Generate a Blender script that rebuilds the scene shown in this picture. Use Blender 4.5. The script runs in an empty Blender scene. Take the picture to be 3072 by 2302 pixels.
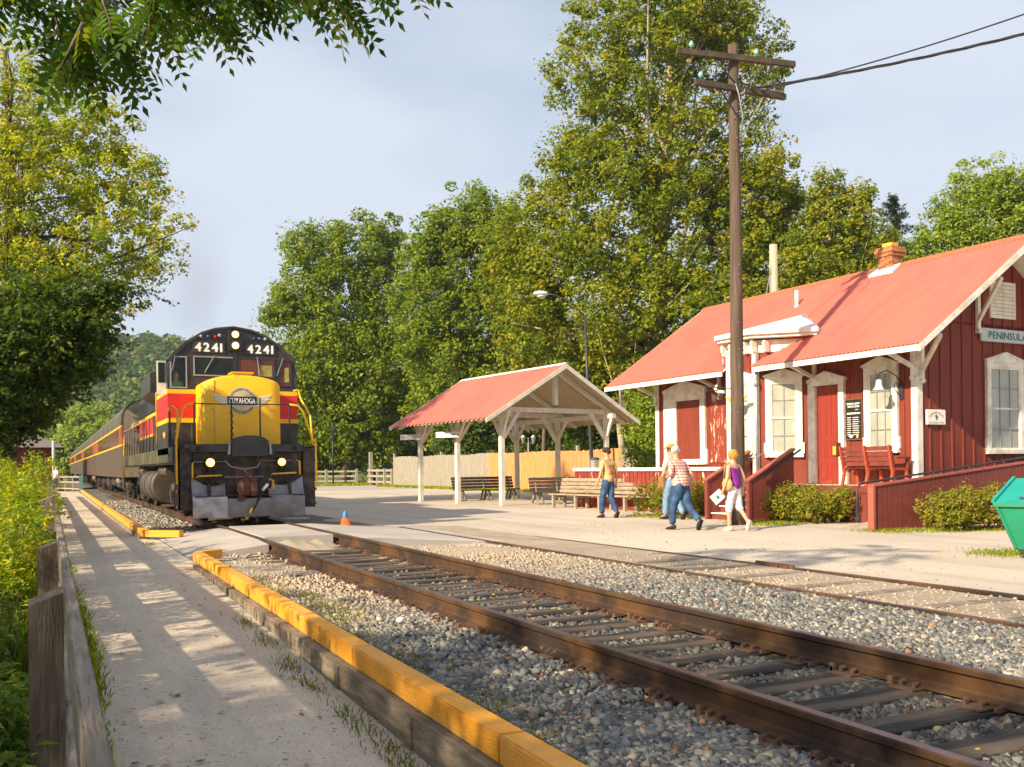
import bpy, bmesh, math, random
import numpy as np
from mathutils import Vector, Matrix, Euler
rnd = random.Random(7)
NR = np.random.default_rng(11)
PI = math.pi
sc = bpy.context.scene
COL = sc.collection

# ------------------------------------------------------------------ camera
CAM_H = 1.42
YAW = math.atan(1387 / 2850)
ROLL = 0.0124
cam_d = bpy.data.cameras.new("camera")
cam = bpy.data.objects.new("camera", cam_d)
COL.objects.link(cam)
cam_d.sensor_fit = 'HORIZONTAL'
cam_d.sensor_width = 36.0
cam_d.lens = 2850 / 3072 * 36
cam_d.shift_y = 0.0806
cam_d.clip_end = 3000
cam.matrix_world = Matrix.Translation((0, 0, CAM_H)) @ Matrix.Rotation(-YAW, 4, 'Z') @ Matrix.Rotation(PI / 2, 4, 'X') @ Matrix.Rotation(-ROLL, 4, 'Z')
sc.camera = cam

# ------------------------------------------------------------------ light
SUN_EL = math.radians(29.5)
SUN_AZ = math.radians(72)          # shadows fall towards +Y turned 62 deg to +X
to_sun = Vector((-math.sin(SUN_AZ) * math.cos(SUN_EL), -math.cos(SUN_AZ) * math.cos(SUN_EL), math.sin(SUN_EL)))
sd = bpy.data.lights.new("sun", 'SUN')
sd.energy = 5.0
sd.angle = math.radians(0.9)
sd.color = (1.0, 0.84, 0.61)
sun = bpy.data.objects.new("sun", sd)
COL.objects.link(sun)
sun.rotation_euler = to_sun.to_track_quat('Z', 'Y').to_euler()

w = bpy.data.worlds.new("World")
sc.world = w
w.use_nodes = True
nt = w.node_tree
for n in list(nt.nodes): nt.nodes.remove(n)
out = nt.nodes.new('ShaderNodeOutputWorld')
bg = nt.nodes.new('ShaderNodeBackground'); bg.inputs[1].default_value = 0.088
sky = nt.nodes.new('ShaderNodeTexSky'); sky.sky_type = 'NISHITA'; sky.sun_disc = False
sky.sun_elevation = SUN_EL
sky.sun_rotation = math.atan2(to_sun.x, to_sun.y)
sky.dust_density = 2.0; sky.ozone_density = 1.0; sky.air_density = 1.0
tc = nt.nodes.new('ShaderNodeTexCoord')
mp = nt.nodes.new('ShaderNodeMapping'); mp.inputs['Scale'].default_value = (1.0, 1.0, 3.0)
mp.inputs['Rotation'].default_value = (0.0, 0.12, 0.5)
nz = nt.nodes.new('ShaderNodeTexNoise'); nz.inputs['Scale'].default_value = 1.5
nz.inputs['Detail'].default_value = 4; nz.inputs['Roughness'].default_value = 0.5
cr = nt.nodes.new('ShaderNodeValToRGB')
cr.color_ramp.elements[0].position = 0.35; cr.color_ramp.elements[0].color = (0.30, 0.30, 0.30, 1)
cr.color_ramp.elements[1].position = 0.62; cr.color_ramp.elements[1].color = (0.97, 0.97, 0.97, 1)
mx = nt.nodes.new('ShaderNodeMixRGB'); mx.inputs[2].default_value = (4.5, 4.95, 5.75, 1)
L = nt.links.new
L(tc.outputs['Generated'], mp.inputs[0]); L(mp.outputs[0], nz.inputs[0]); L(nz.outputs[0], cr.inputs[0])
L(cr.outputs[0], mx.inputs[0]); L(sky.outputs[0], mx.inputs[1]); L(mx.outputs[0], bg.inputs[0]); L(bg.outputs[0], out.inputs[0])

sc.view_settings.view_transform = 'Standard'
sc.view_settings.look = 'None'
sc.view_settings.exposure = 0.90
sc.view_settings.gamma = 1.0
sc.view_settings.use_curve_mapping = False
sc.cycles.max_bounces = 6
sc.cycles.transparent_max_bounces = 12

# ------------------------------------------------------------------ helpers: objects
def tag(o, label=None, cat=None, group=None, kind=None):
    if label: o['label'] = label
    if cat: o['category'] = cat
    if group: o['group'] = group
    if kind: o['kind'] = kind
    return o

def thing(name, label, cat, loc=(0, 0, 0), rz=0.0, group=None, kind=None):
    o = bpy.data.objects.new(name, None)
    o.empty_display_size = 0.2
    COL.objects.link(o)
    o.location = loc
    o.rotation_euler = (0, 0, rz)
    return tag(o, label, cat, group, kind)

def copy_tree(o, parent=None):
    c = o.copy(); COL.objects.link(c); c.parent = parent
    for ch in list(o.children):
        copy_tree(ch, c)
    return c

class MB:
    """collects shapes and links them as one mesh object"""
    def __init__(s, off=None): s.v = []; s.f = []; s.m = []; s.sm = []; s.off = off
    def add(s, vs, fs, mi=0, smooth=False, M=None):
        b = len(s.v)
        if M is not None: vs = [tuple(M @ Vector(p)) for p in vs]
        s.v += [tuple(p) for p in vs]
        for f in fs:
            s.f.append(tuple(i + b for i in f)); s.m.append(mi); s.sm.append(smooth)
        return s
    def box(s, x0, x1, y0, y1, z0, z1, mi=0, M=None, bev=0.0):
        if x1 < x0: x0, x1 = x1, x0
        if y1 < y0: y0, y1 = y1, y0
        if z1 < z0: z0, z1 = z1, z0
        v = [(x0, y0, z0), (x1, y0, z0), (x1, y1, z0), (x0, y1, z0), (x0, y0, z1), (x1, y0, z1), (x1, y1, z1), (x0, y1, z1)]
        f = [(0, 3, 2, 1), (4, 5, 6, 7), (0, 1, 5, 4), (1, 2, 6, 5), (2, 3, 7, 6), (3, 0, 4, 7)]
        if bev > 0:
            bm = bmesh.new(); vs = [bm.verts.new(p) for p in v]
            for q in f: bm.faces.new([vs[i] for i in q])
            bmesh.ops.bevel(bm, geom=bm.edges[:], offset=bev, segments=2, affect='EDGES')
            bm.verts.index_update()
            v = [tuple(p.co) for p in bm.verts]; f = [tuple(q.index for q in fc.verts) for fc in bm.faces]
            bm.free()
        return s.add(v, f, mi, False, M)
    def cbox(s, c, d, mi=0, M=None, bev=0.0):
        return s.box(c[0] - d[0] / 2, c[0] + d[0] / 2, c[1] - d[1] / 2, c[1] + d[1] / 2, c[2] - d[2] / 2, c[2] + d[2] / 2, mi, M, bev)
    def beam(s, p0, p1, wd, ht, mi=0, up=(0, 0, 1)):
        p0 = Vector(p0); p1 = Vector(p1); d = p1 - p0; L_ = d.length; d.normalize()
        u = Vector(up)
        if abs(d.dot(u)) > 0.98: u = Vector((1, 0, 0))
        sx = d.cross(u).normalized(); uz = sx.cross(d).normalized()
        M = Matrix(((sx.x, d.x, uz.x, p0.x), (sx.y, d.y, uz.y, p0.y), (sx.z, d.z, uz.z, p0.z), (0, 0, 0, 1)))
        return s.box(-wd / 2, wd / 2, 0, L_, -ht / 2, ht / 2, mi, M)
    def cyl(s, p0, p1, r0, r1=None, n=12, mi=0, caps=True, smooth=True):
        r1 = r0 if r1 is None else r1
        return s.tube([p0, p1], [r0, r1], n, mi, caps, smooth)
    def tube(s, pts, r, n=8, mi=0, caps=True, smooth=True):
        pts = [Vector(p) for p in pts]
        rs = r if isinstance(r, (list, tuple)) else [r] * len(pts)
        vs = []; prev = None
        for i, p in enumerate(pts):
            a = pts[max(0, i - 1)]; b = pts[min(len(pts) - 1, i + 1)]
            d = (b - a)
            if d.length < 1e-9: d = Vector((0, 0, 1))
            d.normalize()
            if prev is None:
                u = Vector((0, 0, 1)) if abs(d.z) < 0.9 else Vector((1, 0, 0))
                x = d.cross(u).normalized()
            else:
                x = (prev - d * prev.dot(d)).normalized()
            prev = x
            y = d.cross(x)
            for k in range(n):
                t = 2 * PI * k / n
                vs.append(p + (x * math.cos(t) + y * math.sin(t)) * rs[i])
        fs = []
        for i in range(len(pts) - 1):
            for k in range(n):
                k2 = (k + 1) % n
                fs.append((i * n + k, i * n + k2, (i + 1) * n + k2, (i + 1) * n + k))
        s.add(vs, fs, mi, smooth)
        if caps:
            s.add(vs[:n], [tuple(range(n - 1, -1, -1))], mi, False)
            s.add(vs[-n:], [tuple(range(n))], mi, False)
        return s
    def prism(s, poly, axis, a, b, mi=0, M=None, smooth=False):
        """poly: 2D outline; axis 'x','y','z' extrusion from a to b"""
        n = len(poly); vs = []
        for q in (a, b):
            for (p, r) in poly:
                if axis == 'x': vs.append((q, p, r))
                elif axis == 'y': vs.append((p, q, r))
                else: vs.append((p, r, q))
        fs = [tuple(range(n)), tuple(range(2 * n - 1, n - 1, -1))]
        s.add(vs, fs, mi, False, M)
        s.add(vs, [((i + 1) % n, i, i + n, (i + 1) % n + n) for i in range(n)], mi, smooth, M)
        return s
    def quad(s, a, b, c, d, mi=0): return s.add([a, b, c, d], [(0, 1, 2, 3)], mi)
    def lathe(s, prof, c=(0, 0, 0), n=16, mi=0, M=None, smooth=True):
        vs = []
        for r, z in prof:
            for k in range(n):
                t = 2 * PI * k / n
                vs.append((c[0] + r * math.cos(t), c[1] + r * math.sin(t), c[2] + z))
        fs = []
        for i in range(len(prof) - 1):
            for k in range(n):
                k2 = (k + 1) % n
                fs.append((i * n + k, i * n + k2, (i + 1) * n + k2, (i + 1) * n + k))
        s.add(vs, fs, mi, smooth, M)
        s.add(vs, [tuple(range(n - 1, -1, -1)), tuple(range(len(vs) - n, len(vs)))], mi, False, M)
        return s
    def ell(s, c, r, n=12, mi=0, M=None):
        prof = []
        k = max(5, n // 2)
        vs = []
        for i in range(k + 1):
            ph = PI * i / k
            for j in range(n):
                t = 2 * PI * j / n
                vs.append((c[0] + r[0] * math.sin(ph) * math.cos(t), c[1] + r[1] * math.sin(ph) * math.sin(t), c[2] - r[2] * math.cos(ph)))
        fs = []
        for i in range(k):
            for j in range(n):
                j2 = (j + 1) % n
                fs.append((i * n + j, i * n + j2, (i + 1) * n + j2, (i + 1) * n + j))
        return s.add(vs, fs, mi, True, M)
    def build(s, name, mats, parent=None, loc=None, rot=None):
        me = bpy.data.meshes.new(name)
        if s.off: s.v = [(p[0] - s.off[0], p[1] - s.off[1], p[2] - s.off[2]) for p in s.v]
        me.from_pydata(s.v, [], s.f)
        if not isinstance(mats, (list, tuple)): mats = [mats]
        for m in mats: me.materials.append(m)
        me.polygons.foreach_set('material_index', s.m)
        me.polygons.foreach_set('use_smooth', s.sm)
        me.validate(clean_customdata=False)
        bm = bmesh.new(); bm.from_mesh(me)
        bmesh.ops.remove_doubles(bm, verts=bm.verts[:], dist=0.00005)
        bmesh.ops.recalc_face_normals(bm, faces=bm.faces[:])
        bm.to_mesh(me); bm.free()
        me.update()
        o = bpy.data.objects.new(name, me)
        COL.objects.link(o)
        if parent is not None: o.parent = parent
        if loc is not None: o.location = loc
        if rot is not None: o.rotation_euler = rot
        return o

def loose_parts(mb, name, mats, parent=None):
    """one object for every loose piece of mb"""
    par = list(range(len(mb.v))); key = {}
    def find(i):
        while par[i] != i: par[i] = par[par[i]]; i = par[i]
        return i
    for i, p in enumerate(mb.v):
        k = (round(p[0], 4), round(p[1], 4), round(p[2], 4))
        if k in key: par[find(i)] = find(key[k])
        else: key[k] = i
    for f in mb.f:
        a = find(f[0])
        for i in f[1:]: par[find(i)] = a
    groups = {}
    for fi, f in enumerate(mb.f): groups.setdefault(find(f[0]), []).append(fi)
    out = []
    for g in groups.values():
        q = MB(mb.off); m_ = {}
        for fi in g:
            f = mb.f[fi]
            for i in f:
                if i not in m_: m_[i] = len(q.v); q.v.append(mb.v[i])
            q.f.append(tuple(m_[i] for i in f)); q.m.append(mb.m[fi]); q.sm.append(mb.sm[fi])
        out.append(q.build(name, mats, parent))
    return out

def np_mesh(name, V, F, mat, parent=None, col=None, loc=None):
    """V (n,3), F (m,k) with k constant; col (n,3) point colours"""
    me = bpy.data.meshes.new(name)
    V = np.asarray(V, dtype=np.float32); F = np.asarray(F, dtype=np.int32)
    k = F.shape[1]
    me.vertices.add(len(V)); me.vertices.foreach_set('co', V.ravel())
    me.loops.add(F.size); me.loops.foreach_set('vertex_index', F.ravel())
    me.polygons.add(len(F)); me.polygons.foreach_set('loop_start', np.arange(0, F.size, k, dtype=np.int32))
    me.update(calc_edges=True)
    if col is not None:
        at = me.color_attributes.new('Col', 'FLOAT_COLOR', 'POINT')
        c4 = np.ones((len(V), 4), dtype=np.float32); c4[:, :3] = col
        at.data.foreach_set('color', c4.ravel())
    me.materials.append(mat)
    o = bpy.data.objects.new(name, me); COL.objects.link(o)
    if parent is not None: o.parent = parent
    if loc is not None: o.location = loc
    return o

# ------------------------------------------------------------------ helpers: materials
def mat(name, col, rough=0.6, metal=0.0, var=0.12, vs=6.0, col2=None, s2=1.2, amt2=0.5, bump=0.0, bs=40.0, stretch=(1, 1, 1), spec=0.5, lo=0.45, hi=0.6, coat=0.0, col3=None, s3=8.0, lo3=0.62, hi3=0.66, amt3=0.8):
    m = bpy.data.materials.new(name); m.use_nodes = True
    t = m.node_tree; p = t.nodes['Principled BSDF']
    p.inputs['Roughness'].default_value = rough
    p.inputs['Metallic'].default_value = metal
    p.inputs['Specular IOR Level'].default_value = spec
    if coat: p.inputs['Coat Weight'].default_value = coat
    tc = t.nodes.new('ShaderNodeTexCoord'); mp = t.nodes.new('ShaderNodeMapping')
    mp.inputs['Scale'].default_value = stretch
    t.links.new(tc.outputs['Object'], mp.inputs[0])
    n1 = t.nodes.new('ShaderNodeTexNoise'); n1.inputs['Scale'].default_value = vs; n1.inputs['Detail'].default_value = 5
    t.links.new(mp.outputs[0], n1.inputs[0])
    r1 = t.nodes.new('ShaderNodeMapRange'); r1.inputs[1].default_value = 0.3; r1.inputs[2].default_value = 0.7
    r1.inputs[3].default_value = 1 - var; r1.inputs[4].default_value = 1 + var
    t.links.new(n1.outputs[0], r1.inputs[0])
    mul = t.nodes.new('ShaderNodeVectorMath'); mul.operation = 'SCALE'
    mul.inputs[0].default_value = col[:3]
    t.links.new(r1.outputs[0], mul.inputs['Scale'])
    last = mul.outputs[0]
    if col2 is not None:
        n2 = t.nodes.new('ShaderNodeTexNoise'); n2.inputs['Scale'].default_value = s2; n2.inputs['Detail'].default_value = 6
        n2.inputs['Roughness'].default_value = 0.65
        t.links.new(mp.outputs[0], n2.inputs[0])
        r2 = t.nodes.new('ShaderNodeMapRange'); r2.inputs[1].default_value = lo; r2.inputs[2].default_value = hi
        r2.inputs[3].default_value = 0; r2.inputs[4].default_value = amt2
        t.links.new(n2.outputs[0], r2.inputs[0])
        mxn = t.nodes.new('ShaderNodeMixRGB'); mxn.inputs[2].default_value = (*col2[:3], 1)
        t.links.new(r2.outputs[0], mxn.inputs[0]); t.links.new(last, mxn.inputs[1]); last = mxn.outputs[0]
    if col3 is not None:
        n4 = t.nodes.new('ShaderNodeTexNoise'); n4.inputs['Scale'].default_value = s3; n4.inputs['Detail'].default_value = 8
        n4.inputs['Roughness'].default_value = 0.7
        t.links.new(mp.outputs[0], n4.inputs[0])
        r4 = t.nodes.new('ShaderNodeMapRange'); r4.inputs[1].default_value = lo3; r4.inputs[2].default_value = hi3
        r4.inputs[3].default_value = 0; r4.inputs[4].default_value = amt3
        t.links.new(n4.outputs[0], r4.inputs[0])
        mx4 = t.nodes.new('ShaderNodeMixRGB'); mx4.inputs[2].default_value = (*col3[:3], 1)
        t.links.new(r4.outputs[0], mx4.inputs[0]); t.links.new(last, mx4.inputs[1]); last = mx4.outputs[0]
    t.links.new(last, p.inputs['Base Color'])
    if bump > 0:
        n3 = t.nodes.new('ShaderNodeTexNoise'); n3.inputs['Scale'].default_value = bs; n3.inputs['Detail'].default_value = 4
        t.links.new(mp.outputs[0], n3.inputs[0])
        b = t.nodes.new('ShaderNodeBump'); b.inputs['Strength'].default_value = bump; b.inputs['Distance'].default_value = 0.02
        t.links.new(n3.outputs[0], b.inputs['Height']); t.links.new(b.outputs[0], p.inputs['Normal'])
    return m

def leafmat(name, trans=0.45, tint=(1.15, 1.3, 0.35)):
    m = bpy.data.materials.new(name); m.use_nodes = True
    t = m.node_tree
    for n in list(t.nodes): t.nodes.remove(n)
    o = t.nodes.new('ShaderNodeOutputMaterial')
    a = t.nodes.new('ShaderNodeAttribute'); a.attribute_name = 'Col'
    p = t.nodes.new('ShaderNodeBsdfPrincipled'); p.inputs['Roughness'].default_value = 0.55
    p.inputs['Specular IOR Level'].default_value = 0.3
    tr = t.nodes.new('ShaderNodeBsdfTranslucent')
    mu = t.nodes.new('ShaderNodeMixRGB'); mu.blend_type = 'MULTIPLY'; mu.inputs[0].default_value = 1; mu.inputs[2].default_value = (*tint, 1)
    mx = t.nodes.new('ShaderNodeMixShader'); mx.inputs[0].default_value = trans
    t.links.new(a.outputs['Color'], p.inputs['Base Color']); t.links.new(a.outputs['Color'], mu.inputs[1])
    t.links.new(mu.outputs[0], tr.inputs[0]); t.links.new(p.outputs[0], mx.inputs[1]); t.links.new(tr.outputs[0], mx.inputs[2])
    t.links.new(mx.outputs[0], o.inputs[0])
    return m

def attrmat(name, rough=0.9, bump=0.0, bs=30):
    m = bpy.data.materials.new(name); m.use_nodes = True
    t = m.node_tree; p = t.nodes['Principled BSDF']; p.inputs['Roughness'].default_value = rough
    p.inputs['Specular IOR Level'].default_value = 0.25
    a = t.nodes.new('ShaderNodeAttribute'); a.attribute_name = 'Col'
    t.links.new(a.outputs['Color'], p.inputs['Base Color'])
    return m

def emit(name, col, s):
    m = bpy.data.materials.new(name); m.use_nodes = True
    p = m.node_tree.nodes['Principled BSDF']
    p.inputs['Base Color'].default_value = (*col, 1)
    p.inputs['Emission Color'].default_value = (*col, 1); p.inputs['Emission Strength'].default_value = s
    return m

def glass(name, tint=(0.9, 0.95, 1.0), refl=0.12, rough=0.03):
    m = bpy.data.materials.new(name); m.use_nodes = True
    t = m.node_tree
    for n in list(t.nodes): t.nodes.remove(n)
    o = t.nodes.new('ShaderNodeOutputMaterial')
    g = t.nodes.new('ShaderNodeBsdfGlossy'); g.inputs['Roughness'].default_value = rough
    tr = t.nodes.new('ShaderNodeBsdfTransparent'); tr.inputs[0].default_value = (*tint, 1)
    fr = t.nodes.new('ShaderNodeFresnel'); fr.inputs[0].default_value = 1.5
    ad = t.nodes.new('ShaderNodeMath'); ad.operation = 'ADD'; ad.inputs[1].default_value = refl
    mx = t.nodes.new('ShaderNodeMixShader')
    ge = t.nodes.new('ShaderNodeNewGeometry'); iv = t.nodes.new('ShaderNodeMath'); iv.operation = 'SUBTRACT'; iv.inputs[0].default_value = 1.0
    mu = t.nodes.new('ShaderNodeMath'); mu.operation = 'MULTIPLY'; mu.use_clamp = True
    t.links.new(ge.outputs['Backfacing'], iv.inputs[1]); t.links.new(fr.outputs[0], ad.inputs[0])
    t.links.new(ad.outputs[0], mu.inputs[0]); t.links.new(iv.outputs[0], mu.inputs[1]); t.links.new(mu.outputs[0], mx.inputs[0])
    t.links.new(tr.outputs[0], mx.inputs[1]); t.links.new(g.outputs[0], mx.inputs[2]); t.links.new(mx.outputs[0], o.inputs[0])
    return m

M = {}
M['yellow'] = mat('yellow_paint', (0.90, 0.475, 0.004), 0.5, var=0.04, vs=3, col2=(0.66, 0.35, 0.02), s2=1.6, amt2=0.35, col3=(0.25, 0.15, 0.04), s3=3.5, lo3=0.62, hi3=0.72, amt3=0.45, bump=0.15, bs=2.5)
M['yellow_trim'] = mat('yellow_trim', (0.72, 0.40, 0.02), 0.5, var=0.15, vs=20, col2=(0.2, 0.12, 0.03), s2=9, amt2=0.5)
M['red'] = mat('red_paint', (0.58, 0.016, 0.008), 0.45, var=0.08, vs=3, col3=(0.22, 0.05, 0.02), s3=3, lo3=0.6, hi3=0.75, amt3=0.5)
M['black'] = mat('black_paint', (0.022, 0.021, 0.022), 0.42, var=0.3, vs=5, col2=(0.07, 0.055, 0.04), s2=2.5, amt2=0.5, col3=(0.12, 0.055, 0.025), s3=7, lo3=0.62, hi3=0.72, amt3=0.5)
M['dirtyblack'] = mat('dirty_black', (0.02, 0.016, 0.013), 0.7, var=0.4, vs=8, col2=(0.10, 0.065, 0.04), s2=4, amt2=0.7, bump=0.3, bs=60)
M['steel'] = mat('plow_steel', (0.22, 0.21, 0.22), 0.42, metal=0.55, var=0.2, vs=4, col2=(0.12, 0.10, 0.11), s2=1.8, amt2=0.7, bump=0.35, bs=4)
M['rust'] = mat('rusty_iron', (0.15, 0.06, 0.035), 0.85, var=0.4, vs=14, col2=(0.05, 0.03, 0.025), s2=7, amt2=0.7, bump=0.5, bs=70)
M['tankgrey'] = mat('grimy_tank', (0.085, 0.07, 0.052), 0.5, var=0.25, vs=4, col2=(0.04, 0.03, 0.025), s2=2.2, amt2=0.7)
M['railside'] = mat('rail_rust', (0.028, 0.014, 0.008), 0.8, var=0.35, vs=30, col2=(0.14, 0.06, 0.012), s2=0.9, amt2=0.6, bump=0.2, bs=80)
M['railtop'] = mat('rail_head', (0.17, 0.145, 0.15), 0.38, metal=0.7, var=0.2, vs=12, col2=(0.14, 0.09, 0.07), s2=5, amt2=0.5)
M['tie'] = mat('tie_wood', (0.03, 0.024, 0.022), 0.9, var=0.5, vs=9, col2=(0.15, 0.11, 0.075), s2=0.9, amt2=0.75, bump=0.9, bs=16, stretch=(0.35, 5, 5))
M['tieplate'] = mat('tie_plate_rust', (0.12, 0.062, 0.038), 0.85, var=0.35, vs=30, bump=0.3)
M['curb'] = mat('curb_yellow', (0.80, 0.335, 0.014), 0.62, var=0.10, vs=5, col2=(0.70, 0.37, 0.09), s2=1.6, amt2=0.5, bump=0.5, bs=26, stretch=(5, 0.5, 5), col3=(0.24, 0.14, 0.05), s3=9, lo3=0.68, hi3=0.76, amt3=0.4)
M['oldwood'] = mat('weathered_wood', (0.20, 0.155, 0.105), 0.85, var=0.4, vs=7, col2=(0.08, 0.05, 0.03), s2=2.2, amt2=0.7, bump=0.8, bs=25, stretch=(6, 6, 0.7))
M['oldwoodh'] = mat('weathered_rail_wood', (0.27, 0.22, 0.17), 0.85, var=0.35, vs=7, col2=(0.11, 0.08, 0.05), s2=2.0, amt2=0.7, bump=0.7, bs=25, stretch=(6, 0.5, 6))
M['benchwood'] = mat('bench_wood', (0.38, 0.30, 0.20), 0.85, var=0.3, vs=9, col2=(0.17, 0.13, 0.09), s2=3.0, amt2=0.6, bump=0.5, bs=30, stretch=(0.6, 6, 6))
M['darkbench'] = mat('dark_bench_wood', (0.075, 0.055, 0.045), 0.8, var=0.35, vs=9, col2=(0.2, 0.14, 0.1), s2=3.0, amt2=0.4, bump=0.4, bs=30)
M['concrete'] = mat('old_concrete', (0.42, 0.36, 0.28), 0.9, var=0.2, vs=12, col2=(0.2, 0.17, 0.13), s2=3.0, amt2=0.6, bump=0.4, bs=50)
M['ledge'] = mat('ledge_timber', (0.23, 0.18, 0.125), 0.9, var=0.3, vs=12, col2=(0.10, 0.08, 0.05), s2=2.0, amt2=0.7, bump=0.5, bs=40, stretch=(3, 0.5, 3))
M['barn'] = mat('barn_red', (0.20, 0.032, 0.014), 0.7, var=0.16, vs=8, col2=(0.16, 0.025, 0.012), s2=1.6, amt2=0.75, bump=0.2, bs=40, stretch=(3, 3, 0.5), col3=(0.38, 0.17, 0.11), s3=4, lo3=0.66, hi3=0.75, amt3=0.4)
M['barnpeel'] = mat('peeling_red', (0.24, 0.035, 0.016), 0.75, var=0.15, vs=8, col2=(0.62, 0.48, 0.36), s2=4.5, amt2=0.9, lo=0.57, hi=0.60, stretch=(2.2, 2.2, 0.5))
M['deckred'] = mat('deck_red', (0.18, 0.034, 0.024), 0.7, var=0.2, vs=6, col2=(0.16, 0.03, 0.02), s2=2.5, amt2=0.6, bump=0.2, bs=30)
M['barnpeel2'] = mat('skirt_red', (0.24, 0.035, 0.02), 0.75, var=0.15, vs=8, col2=(0.62, 0.48, 0.36), s2=3.0, amt2=0.9, lo=0.60, hi=0.62, stretch=(1.6, 1.6, 0.35))
M['white'] = mat('white_trim', (0.80, 0.75, 0.66), 0.55, var=0.06, vs=8, col2=(0.50, 0.42, 0.31), s2=3.5, amt2=0.6, col3=(0.34, 0.29, 0.22), s3=9, lo3=0.63, hi3=0.7, amt3=0.5)
M['soffit'] = mat('soffit_tan', (0.46, 0.36, 0.22), 0.8, var=0.1)
M['cream'] = mat('cream_timber', (0.80, 0.75, 0.64), 0.7, var=0.07, vs=9, col2=(0.55, 0.45, 0.32), s2=3.0, amt2=0.45, bump=0.15, bs=30)
M['roof'] = mat('red_metal_roof', (0.62, 0.14, 0.095), 0.45, var=0.06, vs=3, col2=(0.50, 0.115, 0.085), s2=0.7, amt2=0.7, stretch=(0.5, 2.0, 0.5), col3=(0.33, 0.11, 0.11), s3=0.9, lo3=0.58, hi3=0.72, amt3=0.55)
M['ridge'] = mat('rusty_ridge', (0.38, 0.12, 0.05), 0.75, var=0.25, vs=12)
M['brick'] = mat('chimney_brick', (0.42, 0.17, 0.07), 0.9, var=0.35, vs=14, bump=0.4)
M['ochre'] = mat('ochre_cap', (0.72, 0.40, 0.05), 0.8, var=0.1)
M['polewood'] = mat('pole_wood', (0.13, 0.088, 0.062), 0.85, var=0.45, vs=5, col2=(0.055, 0.033, 0.022), s2=2.5, amt2=0.75, bump=1.0, bs=10, stretch=(7, 7, 0.35))
M['armwood'] = mat('arm_wood', (0.055, 0.038, 0.028), 0.85, var=0.35, vs=9, col2=(0.10, 0.09, 0.04), s2=3, amt2=0.5, bump=0.4)
M['fencewood'] = mat('fence_grey', (0.34, 0.30, 0.235), 0.85, var=0.25, vs=6, col2=(0.22, 0.18, 0.13), s2=2.0, amt2=0.6, stretch=(5, 5, 0.5))
M['fencenew'] = mat('fence_new', (0.60, 0.245, 0.075), 0.8, var=0.2, vs=6, col2=(0.62, 0.34, 0.15), s2=2.0, amt2=0.7, stretch=(5, 5, 0.5))
M['bark'] = mat('bark', (0.12, 0.09, 0.065), 0.9, var=0.4, vs=6, bump=0.6, bs=12, stretch=(4, 4, 0.8))
M['palebark'] = mat('pale_bark', (0.42, 0.34, 0.23), 0.8, var=0.2, vs=2, col2=(0.13, 0.10, 0.06), s2=1.4, amt2=0.85, stretch=(2, 2, 0.7))
M['darkmetal'] = mat('dark_metal', (0.028, 0.03, 0.036), 0.5, var=0.2)
M['greymetal'] = mat('grey_metal', (0.30, 0.30, 0.31), 0.5, metal=0.3, var=0.15)
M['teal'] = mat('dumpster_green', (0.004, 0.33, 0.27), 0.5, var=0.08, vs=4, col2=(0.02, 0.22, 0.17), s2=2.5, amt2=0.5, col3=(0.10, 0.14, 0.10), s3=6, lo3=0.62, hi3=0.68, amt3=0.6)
M['tealdark'] = mat('dumpster_side', (0.004, 0.20, 0.10), 0.5, var=0.12, vs=4, col3=(0.05, 0.09, 0.06), s3=5, lo3=0.62, hi3=0.68, amt3=0.6, bump=0.2, bs=3)  # skip body: its front face's shade is put into this darker green
M['rubber'] = mat('rubber', (0.012, 0.012, 0.012), 0.7)
M['orange'] = mat('cone_orange', (0.85, 0.13, 0.02), 0.6, var=0.05)
M['blue'] = mat('cone_blue', (0.04, 0.20, 0.42), 0.6, var=0.05)
M['glass'] = glass('window_glass', (0.96, 0.97, 0.96), 0.03)
M['darkglass'] = glass('cab_glass', (0.45, 0.5, 0.45), 0.06)
M['interior'] = mat('dark_interior', (0.015, 0.013, 0.012), 0.9)
M['blind'] = mat('window_blind', (0.62, 0.60, 0.55), 0.9, var=0.08, vs=3)
M['signwhite'] = mat('sign_white', (0.80, 0.76, 0.70), 0.5, var=0.04)
M['signgrey'] = mat('sign_aqua', (0.50, 0.56, 0.53), 0.5, var=0.05)
M['greenletter'] = mat('letter_green', (0.02, 0.10, 0.09), 0.6)
M['greyletter'] = mat('letter_grey', (0.32, 0.31, 0.31), 0.6)
M['blackboard'] = mat('board_black', (0.02, 0.02, 0.02), 0.4)
M['whiteletter'] = mat('letter_white', (0.85, 0.83, 0.78), 0.5)
M['lamp_on'] = emit('lamp_on', (1.0, 0.72, 0.36), 14)
M['lamp_warm'] = emit('lamp_warm', (1.0, 0.42, 0.08), 1.6)
M['skin'] = mat('skin', (0.62, 0.30, 0.19), 0.6, var=0.05)
M['redlens'] = mat('red_lens', (0.35, 0.01, 0.01), 0.2)
M['bluelens'] = mat('blue_lens', (0.02, 0.08, 0.3), 0.2)
LEAF = leafmat('leaves')
LEAFD = leafmat('leaves_shade', 0.3)  # less translucent than the other leaves
ATTR = attrmat('coloured_stone')

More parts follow.
